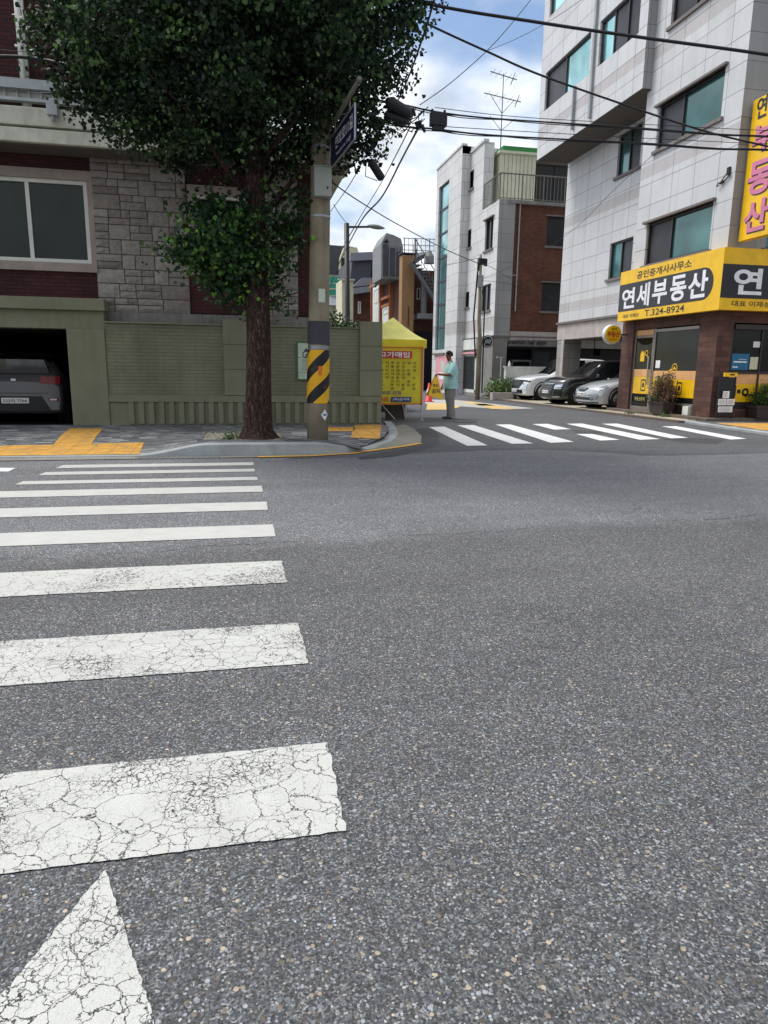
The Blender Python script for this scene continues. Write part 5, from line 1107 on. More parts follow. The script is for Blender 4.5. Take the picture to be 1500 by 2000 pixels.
a = B(822, 620, YB-.6); m = MB(); m.box(a[0]-.3, a[0]+2, YB-1.2, YB-.003, a[1]-.1, a[1]+.2); m.cyl((a[0]+.2, YB-.5, a[1]+.2), (a[0]+.2, YB-.5, a[1]+2), .2); m.build('canopy', 'cowl_grey', bh)

# mansard house
YN = 58
mh = thing('mansard_house', 'brick house with dark slate mansard roof between the lamp post and the brown house', 'house', (0, 0, 0))
def N_(x, y, Y=YN): p = PY(x, y, Y); return Vector((p.x, Y, p.z))
m = MB(); a = N_(686, 566); b = N_(760, 566); m.box(a.x, b.x, YN+.3, YN+9, 0, a.z); m.build('wall', 'brown_brick', mh)
m = MB(); m.mesh([N_(680, 570), N_(727, 566), N_(727, 500), N_(690, 500), N_(680, 570)+Vector((0, 8, 0)), N_(740, 566)+Vector((0, 8, 0)), N_(740, 500)+Vector((0, 8, 0)), N_(690, 500)+Vector((0, 8, 0))], [(0, 1, 2, 3), (4, 7, 6, 5), (3, 2, 6, 7), (0, 3, 7, 4), (1, 5, 6, 2)]); m.build('roof', 'slate_roof', mh)
m = MB(); q = [N_(684, 563), N_(727, 560), N_(724, 546), N_(703, 546)]; m.extr([p+Vector((0, -1.2, 0)) for p in q], (0, 1.1, 0)); a = N_(681, 572); b = N_(730, 566); m.obox((a+b)/2+Vector((0, -1, 0)), (b-a)/2, (0, .3, 0), (0, 0, .22)); m.build('eaves', 'slate_pale', mh)
m = MB(); a = N_(683, 503); b = N_(745, 500); m.obox((a+b)/2, (b-a)/2, (0, .4, 0), (0, 0, .3)); m.extr([N_(727, 505), N_(731, 505), N_(728, 555), N_(722, 560)], (0, 2, 0)); m.extr([N_(733, 515), N_(744, 510), N_(746, 555), N_(738, 560)], (0, 2, 0)); m.build('gutter_trim', 'slate_pale', mh)
window(mh, 'Y', YN+.2, N_(700, 600).x, N_(706, 600).x, N_(700, 612).z, N_(700, 588).z, (), frame='pvc_white', fw=.1)
# farther dark-roofed house with cream dormer and green tarpaulin
fh = thing('dormer_house', 'far house with steep dark roof and cream dormer behind the lamp post', 'house', (0, 0, 0)); YD = 68
m = MB(); m.extr([N_(640, 535, YD), N_(700, 538, YD), N_(690, 482, YD), N_(640, 478, YD)], (0, 8, 0)); m.build('roof', 'slate_roof', fh)
m = MB(); m.extr([N_(664, 525, YD-1), N_(705, 525, YD-1), N_(703, 500, YD-1), N_(697, 483, YD-1), N_(672, 483, YD-1), N_(665, 502, YD-1)], (0, 3, 0)); m.build('dormer', 'cream_wall', fh)
a = N_(667, 520, YD-1.2); b = N_(674, 503, YD-1.2); bx('dormer_window', 'dark_window_glass', fh, a.x, b.x, YD-1.1, YD-1.003, a.z, b.z)
m = MB(); a = N_(640, 660, YD); b = N_(760, 536, YD); m.box(a.x, b.x, YD+.2, YD+8, 0, b.z); m.build('wall', 'cream_wall', fh)
tt = MB(); YY = 62
for i, (y0, y1) in enumerate(((539, 552), (554, 562), (566, 576))):
    a, b, c, d_ = N_(640, y0, YY), N_(664, y0+2, YY), N_(665, y1, YY), N_(640, y1+1, YY); tt.mesh([a, b, c, d_, a+Vector((0, 3, .4)), b+Vector((0, 3, .4))], [(0, 3, 2, 1), (0, 1, 5, 4)])
o = tt.build('roof_tarpaulin', 'green_tarp'); tag(o, 'green tarpaulin strips over a far roof, seen just right of the concrete pole', 'tarpaulin')
oh = thing('tiled_house', 'small far house with pale tiled eaves under the green tarpaulin, right of the concrete pole', 'house', (0, 0, 0))
m = MB(); a = N_(640, 600, 61); b = N_(668, 600, 61); m.box(a.x-1, b.x, 61.5, 66, 0, N_(650, 596, 61).z); m.build('wall', 'cream_wall', oh)
m = MB(); m.mesh([N_(640, 597, 60), N_(668, 597, 60), N_(668, 580, 62), N_(640, 578, 62)], [(0, 1, 2, 3)]); m.box(a.x-1, b.x+.4, 59.9, 60.3, N_(650, 599, 60).z, N_(650, 596, 60).z); m.build('roof', 'slate_pale', oh)
window(oh, 'Y', 61.4, N_(652, 610, 61).x, N_(659, 610, 61).x, N_(650, 622, 61).z, N_(650, 603, 61).z, (.5,), frame='pvc_white', fw=.1)
wg = MB(); a = N_(668, 600, 50); wg.box(a.x, N_(690, 600, 50).x, 50, 53, 0, N_(680, 545, 50).z); wg.box(a.x-.3, N_(692, 600, 50).x, 49.8, 50, N_(680, 548, 50).z, N_(680, 545, 50).z); o = wg.build('pale_house_gable', 'cream_wall'); tag(o, 'narrow pale house gable directly behind the street lamp', 'house')
# bushes behind the olive wall
for (x, y, Y, n, sc, mt, lb) in ((655, 632, 20, 1500, .5, 'shrub_leaf', 'bright green bush looking over the olive wall beside the concrete pole'), (688, 640, 23, 1300, .5, 'ginkgo_leaf', 'dark green bush behind the olive wall at the foot of the street lamp')):
    p = PY(x, y, Y); t = thing('bush', lb, 'bush', (p.x, Y, 0))
    m = MB(); 
    for i in range(6): m.tube([(0, 0, 0), (random.uniform(-.2, .2), random.uniform(-.2, .2), p.z-.1)], [.03, .015], 5)
    m.build('stems', 'bark', t); leaves('foliage', mt, [(0, 0, p.z-.1), (.25, .1, p.z-.35), (-.3, 0, p.z-.3), (0, 0, p.z-.8), (0, .1, p.z-1.3)], [.38, .3, .32, .45, .5], n, .07, t, seed=int(x))

# ================================================================== STREET LAMP, THIN POLE, CABLES
YLm = 24.5; a = PY(680, 640, YLm); b = PY(677, 436, YLm); e = PY(752, 439, YLm)
lp = thing('street_lamp', 'dark street lamp with long grey head beyond the olive wall', 'street lamp', (a.x, YLm, 0))
m = MB(); m.tube([(0, 0, 0), (0, 0, 1), (b.x-a.x, 0, b.z)], [.12, .09, .085], 14); m.build('post', 'black_metal', lp, smooth=True)
m = MB(); L_ = e.x-a.x; m.tube([(b.x-a.x, 0, b.z-.12), (L_*.62, 0, b.z-.07)], .035, 8); m.tube([(b.x-a.x, 0, b.z-.55), (b.x-a.x+.25, 0, b.z-.14)], .018, 6); m.build('arm', 'black_metal', lp)
m = MB(); hx0 = L_*.52; hl = L_-hx0; vs = []; nn_ = 14
pr_ = [(0, .03, .03), (.12, .07, .06), (.35, .13, .085), (.6, .15, .085), (.85, .09, .05), (1, .01, .01)]
for t, wy, wz in pr_:
    for j in range(nn_): a_ = 2*math.pi*j/nn_; vs.append((hx0+hl*t, math.cos(a_)*wy, b.z-.05-.05*t+math.sin(a_)*wz*(1 if math.sin(a_) > 0 else .75)))
m.mesh(vs, [(i*nn_+j, i*nn_+(j+1) % nn_, (i+1)*nn_+(j+1) % nn_, (i+1)*nn_+j) for i in range(5) for j in range(nn_)]); m.build('lamp_head', 'cowl_grey', lp, smooth=True)
tpx = G(932, 781, 0); b = PY(939, 497, tpx.y)
tpo = thing('thin_utility_pole', 'thin leaning utility pole with meter boxes in front of the salon building', 'utility pole', (tpx.x, tpx.y, 0))
dx = b.x-tpx.x
m = MB(); m.tube([(0, 0, 0), (.02, 0, 2.5), (dx*.6, 0, b.z*.55), (dx, 0, b.z)], [.105, .095, .08, .06], 12); m.build('shaft', 'pole_concrete', tpo, smooth=True)
m = MB(); zz = lambda y: PY(938, y, tpx.y).z
m.box(dx-.13, dx+.11, -.16, .0, zz(562), zz(538)); m.build('meter_box', 'galv', tpo, bevel=.01)
m = MB(); m.box(dx-.10, dx+.20, -.12, .1, zz(517), zz(505)); m.cyl((dx-.12, -.1, zz(530)), (dx-.12, -.1, zz(514)), .05); m.cyl((dx+.2, -.1, zz(520)), (dx+.2, -.1, zz(506)), .07); m.tube([(dx-.15, -.12, zz(531)), (dx-.25, -.12, zz(620)), (dx-.1, -.1, zz(700))], .035, 6); m.tube([(dx+.1, -.12, zz(566)), (.12, -.12, 4), (.16, -.12, .3)], .03, 6); m.build('fittings', 'cable_black', tpo)

def cable(label, pts, r, sag=0.0, n=10, cat='cable', wob=0.0):
    """pts: (px, py, Y) control points; smooth through them"""
    P = [PY(*p) for p in pts]
    Q_ = []
    for i in range(len(P)-1):
        p0, p1, p2, p3 = P[max(i-1, 0)], P[i], P[i+1], P[min(i+2, len(P)-1)]
        for j in range(n):
            t = j/n; q = .5*((2*p1)+(p2-p0)*t+(2*p0-5*p1+4*p2-p3)*t*t+(3*p1-3*p2+p3-p0)*t**3); Q_.append(q)
    Q_.append(P[-1])
    r *= .78; m = MB(); m.tube(Q_, r, 6)
    if wob:
        for s_ in range(2):
            rg_ = random.Random(int(pts[0][0])+s_); m.tube([q+Vector((0, wob*math.sin(i*.31+s_*2), -wob*(.9+.6*math.cos(i*.23+s_*2.4)))) for i, q in enumerate(Q_)], r*.55, 5)
    o = m.build('overhead_cable', 'cable_black', smooth=True); return tag(o, label, cat, 'overhead cables')
cable('thick black cable crossing from the tree crown to the top right edge, uppermost', [(560, -70, 11), (820, 4, 11), (1060, 45, 10.5), (1260, 74, 10), (1500, 107, 9.5), (1760, 150, 9)], .028)
cable('black cable from the crown edge slanting down across the corner building', [(700, -20, 12), (835, 47, 12.2), (950, 100, 12.3), (1057, 147, 12.4), (1250, 215, 12.4), (1380, 257, 12.4), (1500, 286, 12.3), (1700, 330, 12)], .022)
cable('upper thick cable bundle running right from the splice box', [(700, 190, 11.2), (775, 202, 11.2), (850, 218, 11.5), (935, 229, 11.8), (1060, 238, 12), (1260, 251, 12), (1400, 262, 12), (1500, 266, 12), (1700, 276, 12)], .017, wob=.018)
cable('lower thick cable bundle running right below the splice box', [(735, 235, 11.2), (800, 248, 11.2), (850, 252, 11.3), (935, 262, 11.6), (1060, 270, 12), (1260, 280, 12), (1400, 290, 12), (1500, 292, 12), (1700, 300, 12)], .018, wob=.018)
cable('thin wire just above the upper cable bundle', [(850, 210, 11.5), (1010, 228, 12), (1260, 243, 12), (1500, 255, 12), (1700, 262, 12)], .007)
cable('thin wire just above the lower cable bundle', [(850, 246, 11.5), (1010, 256, 12), (1260, 270, 12), (1500, 281, 12), (1700, 286, 12)], .007)
cable('single cable running down from the top along the crown edge to the far street', [(862, -50, 9), (848, 0, 10), (830, 60, 11.5), (800, 145, 13), (770, 210, 15), (725, 285, 19), (680, 365, 26), (640, 420, 34)], .02)
cable('cable of the twisted pair sagging from the splice toward the street lamp', [(822, 240, 11.4), (785, 310, 14), (745, 385, 18), (705, 432, 22), (660, 520, 26), (645, 560, 30)], .022, wob=.02)
cable('thinner cable beside the twisted pair above the street lamp', [(800, 250, 11.4), (775, 300, 14), (740, 365, 18), (700, 430, 22), (660, 500, 26)], .014)
cable('wire slanting from the olive wall house down to the thin pole', [(640, 350, 15), (700, 392, 18), (780, 440, 22), (870, 487, 26), (938, 516, 28.4)], .018)
cable('thin wire climbing from the splice to the top of the sky', [(820, 205, 11.4), (880, 162, 12), (950, 100, 12.5), (1000, 45, 13), (1060, -30, 13.5)], .009)
cable('faint wire branching up to the corner building roof', [(950, 100, 12.5), (1010, 75, 13), (1075, 40, 14), (1150, -10, 15)], .006)
cable('thin wire from the thin pole across the salon building to the right', [(940, 515, 28.4), (960, 522, 28), (1000, 545, 27), (1087, 585, 26)], .012)
cable('slack wire from the corner building down to the thin pole', [(940, 545, 28.4), (1000, 520, 27), (1060, 490, 25), (1130, 440, 22), (1200, 370, 19), (1290, 290, 15)], .008)
cable('dark wire crossing the tower of the salon building', [(862, 520, 33), (900, 512, 31), (938, 503, 28.4)], .014)
cable('wire below the others crossing the brick front', [(940, 548, 28.4), (1000, 556, 28), (1060, 590, 28), (1087, 610, 28)], .009)
cable('thick cable across the upper brick wall at the top left', [(-60, 108, 12), (0, 110, 12), (60, 113, 12), (140, 128, 11.8), (260, 150, 11.5)], .032)
cable('thin wire sagging in front of the balcony rail', [(-60, 174, 13), (0, 176, 13), (75, 182, 13), (130, 175, 12.8), (200, 150, 12.5)], .008)
cable('thin wire pair above the thick cable at the top left', [(-60, 94, 12), (0, 97, 12), (80, 104, 12), (140, 112, 11.8)], .006)
cable('short wire from the house corner to the street lamp', [(652, 400, 17), (663, 418, 20), (677, 436, 24.4)], .012)
# splice hardware hung on the cables
def hard(name, label, fn, mat='cable_black', loc=(0, 0, 0)): m = MB(); fn(m); o = m.build(name, mat, smooth=False, bevel=.006); return tag(o, label, name.replace('_', ' '))
q = PY(856, 236, 11.4)
hard('splice_box', 'black square splice box hanging between the two cable bundles', lambda m: (m.box(q.x-.13, q.x+.13, q.y-.06, q.y+.06, q.z-.08, q.z+.11), m.box(q.x-.09, q.x+.09, q.y-.05, q.y+.05, q.z-.13, q.z-.081), m.cyl((q.x-.1, q.y, q.z+.11), (q.x-.1, q.y, q.z+.16), .02), m.cyl((q.x+.1, q.y, q.z+.11), (q.x+.1, q.y, q.z+.16), .02)))
q0 = PY(755, 196, 10.2); q1 = PY(802, 226, 10.4)
hard('splice_closure', 'long grey splice closure at the right edge of the crown', lambda m: m.tube([q0, q0.lerp(q1, .15), q0.lerp(q1, .85), q1], [.04, .08, .085, .05], 12))
q2 = PY(752, 222, 10.3); q3 = PY(798, 240, 10.4)
hard('splice_closure', 'lower splice closure under the long grey one among the leaves', lambda m: m.tube([q2, q2.lerp(q3, .2), q2.lerp(q3, .8), q3], [.03, .055, .055, .03], 10))
q4 = PY(722, 312, 10.9); q5 = PY(747, 351, 10.9)
hard('hanging_closure', 'dark tube hanging at a slant below the crown right of the street sign', lambda m: (m.tube([q4, q4.lerp(q5, .1), q4.lerp(q5, .9), q5], [.03, .062, .062, .04], 12), m.tube([q4+Vector((-.05, 0, 0)), q4.lerp(q5, .5)+Vector((-.16, 0, -.1)), q5+Vector((-.08, 0, -.02))], .008, 5)))
qc = PY(713, 265, 10.9)
hard('cable_coil', 'coil of black cable hanging beside the street name sign', lambda m: [m.tube([qc+Vector((.17*math.cos(t*.39)+o_, o_, .2*math.sin(t*.39))) for t in range(11, 21)], .016, 6) for o_ in (0, .03, -.03)])
qd = PY(735, 240, 11.0)
hard('terminal_box', 'reddish brown terminal box among the leaves beside the cable coil', lambda m: m.obox(qd, (.10, 0, -.03), (0, .05, 0), (.02, 0, .07)), 'planter_brown')
def tangle(m):
    rg_ = random.Random(8)
    for i in range(16):
        p = [PY(rg_.uniform(752, 838), rg_.uniform(205, 258), 11.2+rg_.uniform(-.15, .15)) for _ in range(2)]; mid = (p[0]+p[1])/2+Vector((0, 0, -rg_.uniform(.02, .16))); m.tube([p[0], p[0].lerp(mid, .5)+Vector((0, 0, -.04)), mid, mid.lerp(p[1], .5)+Vector((0, 0, -.03)), p[1]], .008, 5)
    for (x, y) in ((812, 238), (824, 244), (805, 212), (818, 236)): p = PY(x, y, 11.2); m.cyl(p, p+Vector((.05, 0, -.1)), .03, .02)
hard('wire_tangle', 'tangle of thin wires and clamps where the cable bundles meet', tangle)

# ================================================================== TENT, BANNER, CONE, POSTER BOARD
TX0, TX1, TY0, TY1 = 2.98, 4.55, 16.9, 18.6
ez = PY(833, 664, TY0).z; pk = PY(768, 620, (TY0+TY1)/2)
tn = thing('canopy_tent', 'small yellow pyramid canopy tent on thin steel legs beside the end of the olive wall', 'tent', (0, 0, 0))
m = MB(); cx, cy = pk.x, (TY0+TY1)/2; NN = 12
cor = [(TX0-.1, TY0-.05), (TX1+.06, TY0-.05), (TX1+.06, TY1+.05), (TX0-.1, TY1+.05)]
for i in range(4):
    a, b = Vector((*cor[i], ez)), Vector((*cor[(i+1) % 4], ez)); top_ = Vector((cx, cy, pk.z))
    vs = []; 
    for r0 in range(9):
        t = r0/8; s_ = (1-t); zc_ = ez+(pk.z-ez)*(t**1.25)
        for j in range(9):
            e_ = a.lerp(b, j/8); p = e_.lerp(top_, t); sagv = -.06*math.sin(math.pi*j/8)*math.sin(math.pi*min(1, t*1.2))*1; vs.append((p.x, p.y, zc_+sagv))
    m.mesh(vs, [(r0*9+j, r0*9+j+1, (r0+1)*9+j+1, (r0+1)*9+j) for r0 in range(8) for j in range(8)])
m.build('canopy_roof', 'canvas_light', tn, smooth=True)
m = MB()
for i in range(4):
    a, b = Vector((*cor[i], ez)), Vector((*cor[(i+1) % 4], ez)); vs = []
    for j in range(17): p = a.lerp(b, j/16); o_ = .012*math.sin(j*1.3); nn = Vector((b.y-a.y, a.x-b.x, 0)).normalized()*o_; vs += [(p.x+nn.x, p.y+nn.y, p.z), (p.x+nn.x, p.y+nn.y, p.z-.2+.015*math.sin(j*.8))]
    m.mesh(vs, [(2*j, 2*j+2, 2*j+3, 2*j+1) for j in range(16)])
m.build('valance', 'banner_yellow', tn)
for x, y in ((TX0, TY0+.03), (TX1, TY0+.03), (TX0, TY1), (TX1, TY1)): m = MB(); m.box(x-.018, x+.018, y-.018, y+.018, 0, ez-.01); m.box(x-.05, x+.05, y-.05, y+.05, 0, .015); m.build('leg', 'aluminium', tn)
m = MB()
for (a, b) in (((TX0, TY0+.04, ez-.15), (TX1, TY0+.04, ez-.6)), ((TX0, TY0+.04, ez-.6), (TX1, TY0+.04, ez-.15)), ((TX1, TY0, ez-.15), (TX1, TY1, ez-.6)), ((TX0, TY0, ez-.6), (TX0, TY1, ez-.15))): m.tube([a, b], .012, 6)
m.build('truss', 'aluminium', tn)
# banner
bt = PY(828, 676, TY0-.06).z; bb = PY(820, 790, TY0-.06).z; bl_, br_ = TX0-.05, TX1-.03
bn = thing('banner', 'yellow printed banner with red heading hung on the front of the yellow tent', 'banner', (0, 0, 0))
YBn = TY0-.07
m = MB(); nx, nz = 20, 16; vs = []
for j in range(nz+1):
    for i in range(nx+1):
        u, v = i/nx, j/nz; vs.append((bl_+(br_-bl_)*u-(.03*v if i == nx else 0), YBn-.018*math.sin(u*5.2+v*2.2), bt-(bt-bb)*v-.035*math.sin(math.pi*u)*(1-v)+.01*math.sin(u*9)*v))
m.mesh(vs, [(j*(nx+1)+i, (j+1)*(nx+1)+i, (j+1)*(nx+1)+i+1, j*(nx+1)+i+1) for j in range(nz) for i in range(nx)]); m.build('banner_cloth', 'banner_yellow', bn, smooth=True)
bw, bhh = br_-bl_, bt-bb
def bu(t): return bl_+bw*t
def bv(t): return bt-bhh*t
YP_ = YBn-.03
m = MB(); m.box(bl_-.01, br_, YP_, YP_+.02, bv(.02)-.03, bv(.02)); m.box(br_-.04, br_, YP_, YP_+.02, bb, bt-.05); m.box(bl_-.01, br_, YP_, YP_+.02, bb, bb+.03); m.build('banner_hem', 'banner_orange', bn)
bx('heading_band', 'banner_red', bn, bu(.0), bu(.82), YP_-.003, YP_-.0005, bv(.215), bv(.09))
o = text('금·은 고가매입', 'Y', YP_-.003, (bu(-.02), bu(.78), bv(.20), bv(.105)), 'sign_white', bn, bold=.02, name='heading_letters')
T = []; words = '금은시계반지목걸이팔찌귀금속보석은수저열쇠기념주화황금돼지'
rg_ = random.Random(3)
for i in range(10):
    for j in range(8):
        if rg_.random() < .22: continue
        ch = words[(i*7+j*3) % len(words)]; x = .06+.086*i; y = .27+.062*j; T.append(text(ch, 'Y', YP_, (bu(x), bu(x+.05), bv(y+.045), bv(y)), 'banner_ink', bn, bold=.02))
join_meshes(T, 'small_print')
T = [text('가온속 무료 감정', 'Y', YP_, (bu(.10), bu(.66), bv(.83), bv(.765)), 'banner_navy', bn, bold=.02), text('0505-1018', 'Y', YP_, (bu(.06), bu(.46), bv(.945), bv(.865)), 'banner_red', bn, bold=.025)]
join_meshes(T, 'phone_line')
bx('footer_band', 'banner_navy', bn, bu(.50), bu(.82), YP_-.003, YP_-.0005, bv(.955), bv(.87)); text('(주)금거래', 'Y', YP_-.004, (bu(.53), bu(.79), bv(.94), bv(.885)), 'sign_white', bn, bold=.01, name='footer_letters')
# folding table and board under the tent
ft = thing('folding_table', 'folding table with crossed steel legs under the yellow tent', 'table', (0, 0, 0))
bx('tabletop', 'planter_brown', ft, TX0+.1, TX1-.1, TY0+.35, TY0+.95, .70, .73)
for (a, b) in (((3.2, TY0+.4, .0), (3.75, TY0+.4, .7)), ((3.95, TY0+.4, .0), (3.3, TY0+.4, .7)), ((3.2, TY0+.9, .0), (3.75, TY0+.9, .7)), ((3.95, TY0+.9, .0), (3.3, TY0+.9, .7))): m = MB(); m.tube([a, b], .014, 6); m.build('leg', 'aluminium', ft)
sb = thing('leaning_board', 'dark board with pale edge standing under the yellow tent', 'board', (0, 0, 0))
m = MB(); m.extr([(3.75, TY0+.6, 0), (4.24, TY0+.6, 0), (4.12, TY0+.75, .72), (3.72, TY0+.75, .72)], (0, .03, 0)); m.build('panel', 'planter_brown', sb); m = MB(); m.tube([(4.26, TY0+.59, 0), (4.13, TY0+.74, .74)], .022, 6); m.build('edge', 'galv', sb)
# cone and sign post
def cone(label, x, y, h):
    t = thing('traffic_cone', label, 'traffic cone', (x, y, 0)); m = MB(); m.lathe((0, 0, 0), (0, 0, 1), [(.04, .15), (.04, .14), (h, .03), (h, .0)], 20); m.build('body', 'cone_red', t, smooth=True)
    m = MB(); m.lathe((0, 0, 0), (0, 0, 1), [(h*.5, .098), (h*.5, .1), (h*.68, .078), (h*.68, .07)], 20); m.build('reflective_band', 'sign_white', t); m = MB(); m.box(-.18, .18, -.18, .18, 0, .035); m.build('base', 'cone_red', t, bevel=.01)
p = G(840, 776); cone('red traffic cone on the side street between the tent and the man', PY(838, 760, 27).x, 27.0, .75)
# ================================================================== CARS
def car(name, label, loc, rz, L=4.5, W_=1.82, Hh=1.47, paint='paint_silver', kind='sedan', cat='car', front=None, rear=None, group=None):
    t = thing(name, label, cat, loc, rz, group); w = W_/2; hl = L/2
    if kind == 'sedan':
        st = [(hl, .22, .62, .66, .90, .80), (hl-.12, .17, .66, .74, .96, .80), (hl-.45, .16, .72, .84, 1.0, .80), (hl-1.0, .16, .80, .95, 1.0, .80), (hl-1.35, .16, .86, 1.0, 1.0, .79), (hl-1.8, .16, .90, 1.25, 1.0, .74), (hl-2.15, .16, .91, Hh-.03, 1.0, .70), (hl-2.7, .16, .93, Hh, 1.0, .69), (hl-3.2, .16, .94, Hh-.03, 1.0, .69), (hl-3.75, .17, .96, 1.18, .99, .73), (hl-4.0, .2, .97, 1.05, .98, .78), (hl-4.4, .22, .95, 1.02, .95, .78), (-hl, .26, .88, .95, .9, .75)]
        ci, ri, rr_, ti = 4, 6, 8, 9.6
    else:
        hd = .98 if Hh > 1.6 else .9
        st = [(hl, .26, hd-.20, hd-.16, .90, .80), (hl-.12, .2, hd-.12, hd-.06, .96, .80), (hl-.5, .2, hd-.04, hd+.03, 1.0, .80), (hl-1.0, .2, hd, hd+.09, 1.0, .80), (hl-1.25, .2, hd+.02, hd+.13, 1.0, .79), (hl-1.7, .2, hd+.04, hd+.43, 1.0, .74), (hl-2.0, .2, hd+.05, Hh-.04, 1.0, .72), (hl-2.7, .2, hd+.06, Hh, 1.0, .71), (hl-3.5, .2, hd+.08, Hh-.02, 1.0, .71), (hl-3.95, .2, hd+.1, Hh-.06, 1.0, .71), (-hl+.32, .22, hd+.1, Hh-.22, .98, .72), (-hl+.1, .24, hd+.02, hd+.12, .96, .78), (-hl, .3, hd-.1, hd-.02, .92, .78)]
        ci, ri, rr_, ti = 4, 6, 9, 9.8
    def sec(s):
        x, zb, zs_, zt_, ww, wr = s; hw = w*ww; wr = w*wr; arched = zt_ > zs_+.2
        pts = [(0, zb), (hw*.86, zb), (hw*.97, zb+.07), (hw, zb+.25), (hw, zs_*.72), (hw*.985, zs_-.05), (hw*.955, zs_)]
        if arched: pts += [(lerp(hw*.94, wr, .5), lerp(zs_, zt_-.06, .5)), (wr, zt_-.07), (wr*.86, zt_-.015), (wr*.5, zt_+.01), (0, zt_+.02)]
        else: pts += [(hw*.90, lerp(zs_, zt_, .45)), (hw*.8, lerp(zs_, zt_, .75)), (hw*.65, lerp(zs_, zt_, .92)), (hw*.35, zt_+.005), (0, zt_+.015)]
        return [(x, y, z) for y, z in pts]
    S_ = np.array([sec(s) for s in st])         # stations x points x 3
    def cr(A, n):
        out = []
        K_ = len(A)
        for i in range(K_-1):
            p0, p1, p2, p3 = A[max(i-1, 0)], A[i], A[i+1], A[min(i+2, K_-1)]
            for j in range(n):
                u = j/n; out.append(.5*(2*p1+(p2-p0)*u+(2*p0-5*p1+4*p2-p3)*u*u+(3*p1-3*p2+p3-p0)*u**3))
        out.append(A[-1]); return np.array(out)
    NS = 4; A = cr(S_, NS); A = np.array([cr(a, 2) for a in A])   # finer
    ns, npt = A.shape[:2]
    def bow(P): # rounded nose and tail in plan
        P = P.copy(); yv = P[..., 1]/w
        fr = np.clip((P[..., 0]-(hl-.7))/.7, 0, 1); P[..., 0] -= fr*.26*np.abs(yv)**2.4
        rr = np.clip((-(hl-.5)-P[..., 0])/.5, 0, 1); P[..., 0] += rr*.16*np.abs(yv)**2.4
        # tumble of the nose: upper part leans back
        P[..., 0] -= fr*.10*np.clip((P[..., 2]-.5)/.3, 0, 1)**1.5
        return P
    A = bow(A)
    def half(sg): B_ = A.copy(); B_[..., 1] *= sg; return B_
    body = MB(); gl_ = MB()
    def isglass(i, j):
        s_ = (i+.5)/NS; q = (j+.5)/2
        if s_ > ci and s_ < ri and q > 7.6-1.5*(s_-ci)/(ri-ci)*0 and q < 11: return q > 8.2 or False
        if ri-1.1 < s_ < ti-.5 and 6.1 < q < 7.9: return not (abs(s_-(ri+rr_)/2) < .14)
        if rr_ < s_ < ti and q > 8.2: return True
        return False
    for sg in (1, -1):
        B_ = half(sg); vs = [tuple(p) for p in B_.reshape(-1, 3)]; fb = []; fg = []
        for i in range(ns-1):
            for j in range(npt-1):
                f_ = (i*npt+j, i*npt+j+1, (i+1)*npt+j+1, (i+1)*npt+j); f_ = f_ if sg > 0 else f_[::-1]
                (fg if isglass(i, j) else fb).append(f_)
        body.mesh(vs, fb); gl_.mesh(vs, fg)
        for i_ in (0, ns-1):   # end caps in strips so that they can bow
            E_ = S_[0 if i_ == 0 else -1]; E2 = cr(E_, 2); K_ = 6; rows = []
            for p in E2:
                r0 = np.array([[p[0], p[1]*k__/K_*sg, p[2]] for k__ in range(K_+1)]); rows.append(bow(r0))
            rows = np.array(rows); vs2 = [tuple(p) for p in rows.reshape(-1, 3)]; fs2 = [(a_*(K_+1)+b_, a_*(K_+1)+b_+1, (a_+1)*(K_+1)+b_+1, (a_+1)*(K_+1)+b_) for a_ in range(len(E2)-1) for b_ in range(K_)]
            body.mesh(vs2, fs2)
    body.build('body', paint, t, smooth=True); g_ = gl_.build('window', 'car_glass', t, smooth=True)
    def fx(y, z, off=.012, end=1):
        xx = hl if end > 0 else -hl; P = np.array([xx, y, z], float)
        if end > 0: P = bow(P[None])[0]; return (P[0]+off, y, z)
        P = bow(P[None])[0]; return (P[0]-off, y, z)
    def facepoly(name, pts, mat, off=.012, end=1, nn_=10):
        """polygon laid on nose or tail, strips in y"""
        ys_ = sorted({p[0] for p in pts}); y0, y1 = ys_[0], ys_[-1]; m = MB()
        def zr_(y):
            zz_ = []
            for i in range(len(pts)):
                (a0, b0), (a1, b1) = pts[i], pts[(i+1) % len(pts)]
                if a0 == a1:
                    if abs(a0-y) < 1e-9: zz_ += [b0, b1]
                elif min(a0, a1)-1e-9 <= y <= max(a0, a1)+1e-9: zz_.append(b0+(b1-b0)*(y-a0)/(a1-a0))
            return min(zz_), max(zz_)
        Y_ = sorted(set(list(np.linspace(y0, y1, nn_+1))+ys_)); vs = []
        for y in Y_:
            lo, hi = zr_(y)
            for k__ in range(4): vs.append(fx(y, lo+(hi-lo)*k__/3, off, end))
        m.mesh(vs, [(i*4+k__, (i+1)*4+k__, (i+1)*4+k__+1, i*4+k__+1) for i in range(len(Y_)-1) for k__ in range(3)])
        rim = [i*4 for i in range(len(Y_))]+[(len(Y_)-1)*4+k__ for k__ in (1, 2, 3)]+[i*4+3 for i in range(len(Y_)-2, -1, -1)]+[2, 1]
        base_ = len(m.v); m.v += [(m.v[i][0]-(off+.05)*end, m.v[i][1], m.v[i][2]) for i in rim]; R = len(rim)
        m.f += [(rim[i], rim[(i+1) % R], base_+(i+1) % R, base_+i) for i in range(R)]; m.mi += [0]*R
        return m.build(name, mat, t, smooth=False)
